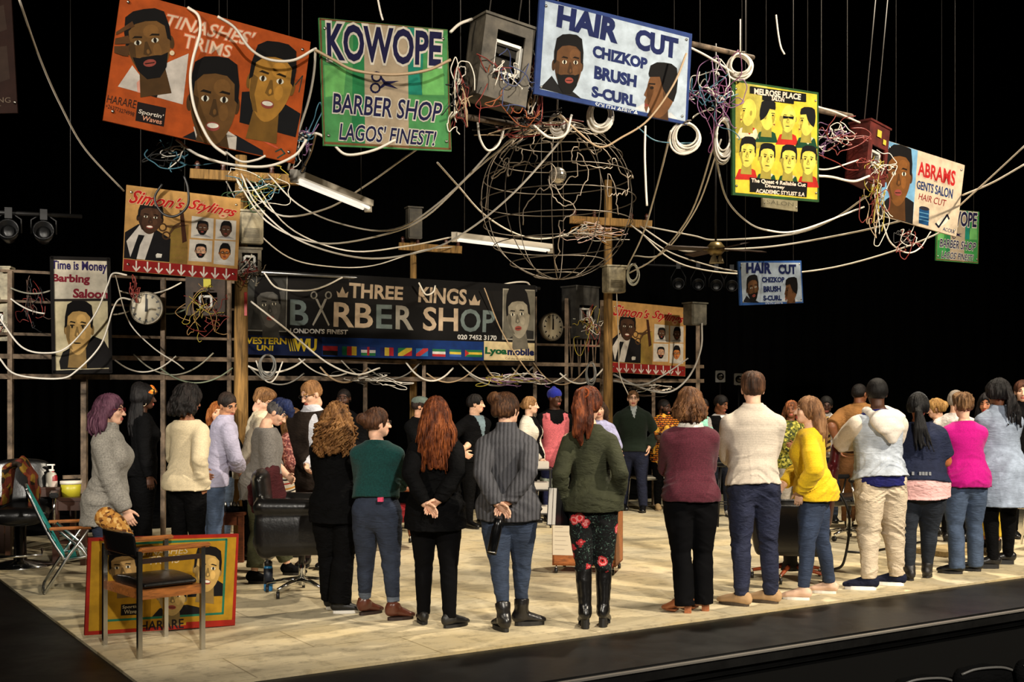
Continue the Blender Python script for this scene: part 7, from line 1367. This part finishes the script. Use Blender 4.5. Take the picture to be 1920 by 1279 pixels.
# wooden trolley with posters
e = empty('trolley', FL(1106, 1078)+np.array((0, .25, 0)), 'wooden box trolley on casters with white posters, behind the olive jacket', 'trolley', rz=math.radians(-13)); PLY = wood((150, 88, 44)); W2, D2, Z0, Z1 = .29, .24, .075, .64
for lo, hi, nm in (((-W2, -D2, Z0), (W2, -D2+.018, Z1), 'front_panel'), ((-W2, D2-.018, Z0), (W2, D2, Z1), 'back_panel'), ((-W2, -D2, Z0), (-W2+.018, D2, Z1), 'side_panel'), ((W2-.018, -D2, Z0), (W2, D2, Z1), 'side_panel'), ((-W2, -D2, Z0), (W2, D2, Z0+.018), 'base_panel')): MB().box(lo, hi).build(nm, PLY, e)
for x in (-W2+.03, W2-.03):
    for y in (-D2+.03, D2-.03): caster(e, (x, y, 0), .024)
def poster(x0, x1, z0, z1, seed, red):
    o = MB().box((x0, -D2-.004, z0), (x1, -D2-.001, z1)).build('poster', plain((206, 194, 172), .7, 'poster_paper'), e); mb = MB(); rnd = random.Random(seed)
    if red:
        for i in range(4):
            for k in range(6): cx, cz = x0+(x1-x0)*(i+.5)/4, z0+(z1-z0)*(k+.5)/6; mb.lathe([(.001, .001), (.016, .001), (.016, 0)], (cx, -D2-.0045, cz), 10, M=Matrix.Rotation(math.pi/2, 3, 'X'), mi=k % 2)
        mb.build('printed_heads', [plain((150, 70, 60)), plain((70, 44, 40))], o)
    else:
        for k in range(9): mb.box((x0+.02, -D2-.0055, z0+.05+k*.04), (x0+.02+(x1-x0-.05)*(.4+.6*rnd.random()), -D2-.0045, z0+.054+k*.04))
        mb.build('printed_lines', plain((168, 156, 140)), o)
poster(-.285, -.07, .17, .60, 3, False); poster(.09, .25, .16, .58, 4, True)
# stacking chairs and stands at the back
def plain_chair(px, py, yaw, label, col=(176, 168, 150)):
    e = empty('stacking_chair', FL(px, py), label, 'chair', rz=math.radians(yaw)); m = plain(col, .5, 'cream_vinyl')
    S = SDF(.014); S.tube([(-.17, 0, .45), (.17, 0, .45)], [(.19, .03)]*2, side=(0, 1, 0), k=.02); v, q = S.mesh(); np_mesh('seat', v, q, m, e); S = SDF(.014); S.tube([(-.21, 0, .70), (-.24, 0, .80)], [(.2, .025)]*2, side=(0, 1, 0), k=.02, flat=(True, True)); v, q = S.mesh(); np_mesh('backrest', v, q, m, e)
    for y in (-.19, .19): MB().tube([(-.25, y, .012), (-.19, y, .44), (-.235, y, .82)], .011, 7).build('leg', CHROME, e); MB().tube([(.22, y, .012), (.18, y, .43), (-.19, y, .43)], .011, 7).build('leg', CHROME, e)
plain_chair(1214, 955, -160, 'cream stacking chair beside the dark green jumper'); plain_chair(1268, 952, -150, 'cream stacking chair behind the orange patterned shirt', (160, 150, 130)); plain_chair(1024, 968, 200, 'white stacking chair beside the tank top, behind the olive jacket', (206, 202, 194))
e = empty('equipment_stand', FL(1012, 988), 'small black wheeled stand with white boxes behind the ribbed polo neck', 'stand')
for x in (-.13, .13):
    for y in (-.12, .12): MB().beam((x, y, .06), (x, y, .7), .02, .02).build('post', DARKST, e); caster(e, (x, y, 0), .022)
for z in (.16, .45, .7): MB().box((-.15, -.14, z), (.15, .14, z+.015)).build('shelf', DARKST, e)
for z, w in ((.175, 'bottom'), (.465, 'middle'), (.715, 'top')): tag(MB().box((-.12, -.11, 0), (.11, .1, .085), bev=.006).build('carton', plain((202, 196, 186)), None, np.array(e.location)+np.array((0, 0, z))), 'white carton on the '+w+' shelf of the small wheeled stand', 'carton')
e = empty('bar_stool', FL(1366, 986), 'tall thin black stool behind the oatmeal jumper', 'stool')
for a in range(4): q = np.array((math.cos(a*1.571+.7), math.sin(a*1.571+.7), 0)); MB().tube([q*.14+(0, 0, .74), q*.2+(0, 0, .0)], .011, 7).build('leg', DARKST, e)
MB().lathe([(.001, .73), (.16, .73), (.165, .75), (.15, .775), (.001, .78)], (0, 0, 0), 22).build('seat', VINYL, e); MB().tube([(.18*math.cos(t), .18*math.sin(t), .28) for t in np.linspace(0, 6.283, 21)[:-1]], .008, 6, closed=True).build('foot_ring', DARKST, e)
# black barber chair behind the yellow jumper
e = empty('barber_chair', FL(1482, 1086), 'black barber chair with maroon seat back on an orange-brown star base', 'chair', rz=math.radians(165)); starbase(e, .36, .33, wood((150, 66, 30)), CHROME, 5, ph=.1)
MB().lathe([(.085, .08), (.08, .12), (.06, .16), (.062, .22), (.05, .24), (.052, .30), (.045, .33)], (0, 0, 0), 20).build('gaiter', mat('rubber', (14, 14, 15), .6), e)
S = SDF(.015); S.tube([(-.26, 0, .40), (.26, 0, .40)], [(.28, .09)]*2, side=(0, 1, 0), k=.03)
for y in (-.29, .29): S.tube([(-.26, y, .46), (.26, y, .46)], [(.055, .22)]*2, side=(0, 1, 0), k=.03)
v, q = S.mesh(); np_mesh('tub_shell', v, q, VINYL, e); MRN = leather((84, 18, 24), .4)
S = SDF(.014); S.tube([(-.30, 0, .52), (-.36, 0, .98)], [(.25, .055)]*2, side=(0, 1, 0), k=.03); S.tube([(-.37, 0, 1.02), (-.39, 0, 1.16)], [(.13, .045)]*2, side=(0, 1, 0), k=.02); v, q = S.mesh(); np_mesh('backrest', v, q, MRN, e); S = SDF(.014); S.tube([(-.2, 0, .53), (.24, 0, .52)], [(.22, .05)]*2, side=(0, 1, 0), k=.03); v, q = S.mesh(); np_mesh('seat_cushion', v, q, MRN, e)
MB().tube(catmull([(-.33, -.3, .9), (-.5, -.4, .55), (-.46, -.42, .12), (-.36, -.5, .02)], 6), .012, 6).build('flex', mat('rubber', (14, 14, 15), .6), e)
e = empty('salon_chair', FL(1592, 1012), 'black salon chair with padded arm and chrome tube beside the cream joggers', 'chair', rz=math.radians(200)); starbase(e, .40, .26, CHROME, CHROME)
S = SDF(.015); S.tube([(-.2, 0, .45), (.22, 0, .45)], [(.24, .07)]*2, side=(0, 1, 0), k=.03); S.tube([(-.24, 0, .5), (-.3, 0, .92)], [(.22, .05)]*2, side=(0, 1, 0), k=.03); v, q = S.mesh(); np_mesh('seat', v, q, VINYL, e)
for y in (-.28, .28): MB().box((-.2, y-.03, .66), (.2, y+.03, .71), bev=.012).build('armrest', VINYL, e); MB().tube([(-.16, y, .67), (-.1, y, .44), (.12, y, .44), (.17, y, .67)], .012, 7).build('arm_tube', CHROME, e)
e = empty('low_platform', FL(1792, 1036), 'low beige plywood step on the floor behind the navy T-shirt', 'step', rz=STAGE_ROT); MB().box((-.42, -.2, 0), (.42, .2, .055)).build('deck', wood((178, 156, 112)), e)
e = empty('folding_chair', FL(1946, 1030), 'red seated chair at the right edge behind the denim shirt', 'chair', rz=2.4)
S = SDF(.014); S.tube([(-.18, 0, .46), (.2, 0, .46)], [(.21, .045)]*2, side=(0, 1, 0), k=.02); v, q = S.mesh(); np_mesh('seat', v, q, RV, e); S = SDF(.014); S.tube([(-.22, 0, .56), (-.28, 0, .86)], [(.2, .03)]*2, side=(0, 1, 0), k=.02); v, q = S.mesh(); np_mesh('backrest', v, q, RV, e)
for y in (-.2, .2): MB().tube([(-.26, y, .012), (-.2, y, .45), (-.27, y, .84)], .012, 7).build('leg', CHROME, e); MB().tube([(.24, y, .012), (.19, y, .44), (-.2, y, .44)], .012, 7).build('leg', CHROME, e)
# held things
e = empty('flask', RIBBED.root*0+P(933, 985, RIBBED.d-.30), 'black steel drinks flask held behind the ribbed polo neck', 'flask', rot=(0, math.radians(12), 0)); MB().lathe([(.03, -.20), (.034, -.195), (.034, -.02), (.028, .0), (.03, .045), (.001, .05)], (0, 0, 0), 20).build('flask_body', mat('black_steel', (14, 15, 17), .25, .5), e); MB().lathe([(.0346, -.185), (.0346, -.178)], (0, 0, 0), 20).build('silver_band', STEEL, e)
e = empty('binder', P(1048, 950, OLIVE.d-.05), 'white and black ring binder held at the side of the olive jacket', 'binder', rot=(0, math.radians(6), math.radians(62))); MB().box((-.11, -.035, -.13), (.11, -.031, .13)).build('cover', mat('plastic', (16, 16, 18), .4), e); MB().box((-.11, .031, -.13), (.11, .035, .13)).build('cover', mat('plastic', (16, 16, 18), .4), e); MB().box((-.106, -.03, -.125), (.106, -.006, .125)).build('pages', plain((220, 214, 204)), e); MB().box((-.106, .002, -.125), (.106, .03, .125)).build('pages', plain((220, 214, 204)), e)
# auditorium seats, bottom right
for px, py, yw, w in ((1735, 1266, 8, 'leftmost'), (1846, 1246, 10, 'middle'), (1960, 1230, 12, 'rightmost')):
    d = 5.6; zt = CAMZ-(py-HZ)*d/F; e = empty('auditorium_seat', np.array(((px-960)/F*d, d, -1.3)), w+' of the black auditorium seat tops in the bottom right corner', 'seat', rz=math.radians(yw)); zz = zt+1.3
    S = SDF(.012); S.tube([(-.12, 0, zz-.07), (-.0, .012, zz-.055), (.12, 0, zz-.07)], [(.03, .06)]*3, side=(0, 1, 0), k=.02); S.tube([(0, .03, .5), (0, 0, zz-.06)], [(.135, .03)]*2, k=.03); v, q = S.mesh(); np_mesh('backrest', v, q, cloth((10, 10, 10)), e)
    MB().tube(catmull([(-.135, -.03, zz-.035), (-.06, -.035, zz-.012), (.06, -.035, zz-.008), (.135, -.03, zz-.028)], 5), .006, 6).build('piping', plain((96, 94, 90), .4), e)
    MB().box((-.13, .05, .42), (.13, .45, .52), bev=.02).build('seat_cushion', leather((13, 12, 12), .4), e); [MB().box((s_*.125-.01, .05, 0), (s_*.125+.01, .3, .45)).build('leg', DARKST, e) for s_ in (-1, 1)]
# ------------------------------------------------------------------ groups of repeats
GROUPS = {'cable': 'cables slung between the boards, poles and frame', 'cable_coil': 'coils of cable hung overhead', 'wire_tangle': 'tangles of thin wire', 'fuse_box': 'electrical boxes among the cables', 'stage_lamp': 'black stage lamps on the bars',
          'floodlight': 'square floodlights at the back', 'auditorium_seat': 'auditorium seats in the bottom right corner', 'stacking_chair': 'pale stacking chairs at the back', 'utility_pole': 'wooden poles with crossarms', 'wall_clock': 'white clocks on the back frame',
          'fluorescent_light': 'white fluorescent lights', 'painted_sign': 'painted barber signs', 'steel_pipe': 'pipes hung overhead', 'person': 'people standing in a ring on the stage', 'carton': 'white cartons on the wheeled stand', 'tray': 'trays on the low wooden table', 'bottle': 'bottles on the dark table'}
for o in SC.objects:
    if o.parent is None and 'label' in o:
        g = GROUPS.get(o.name.split('.')[0])
        if g: o['group'] = g
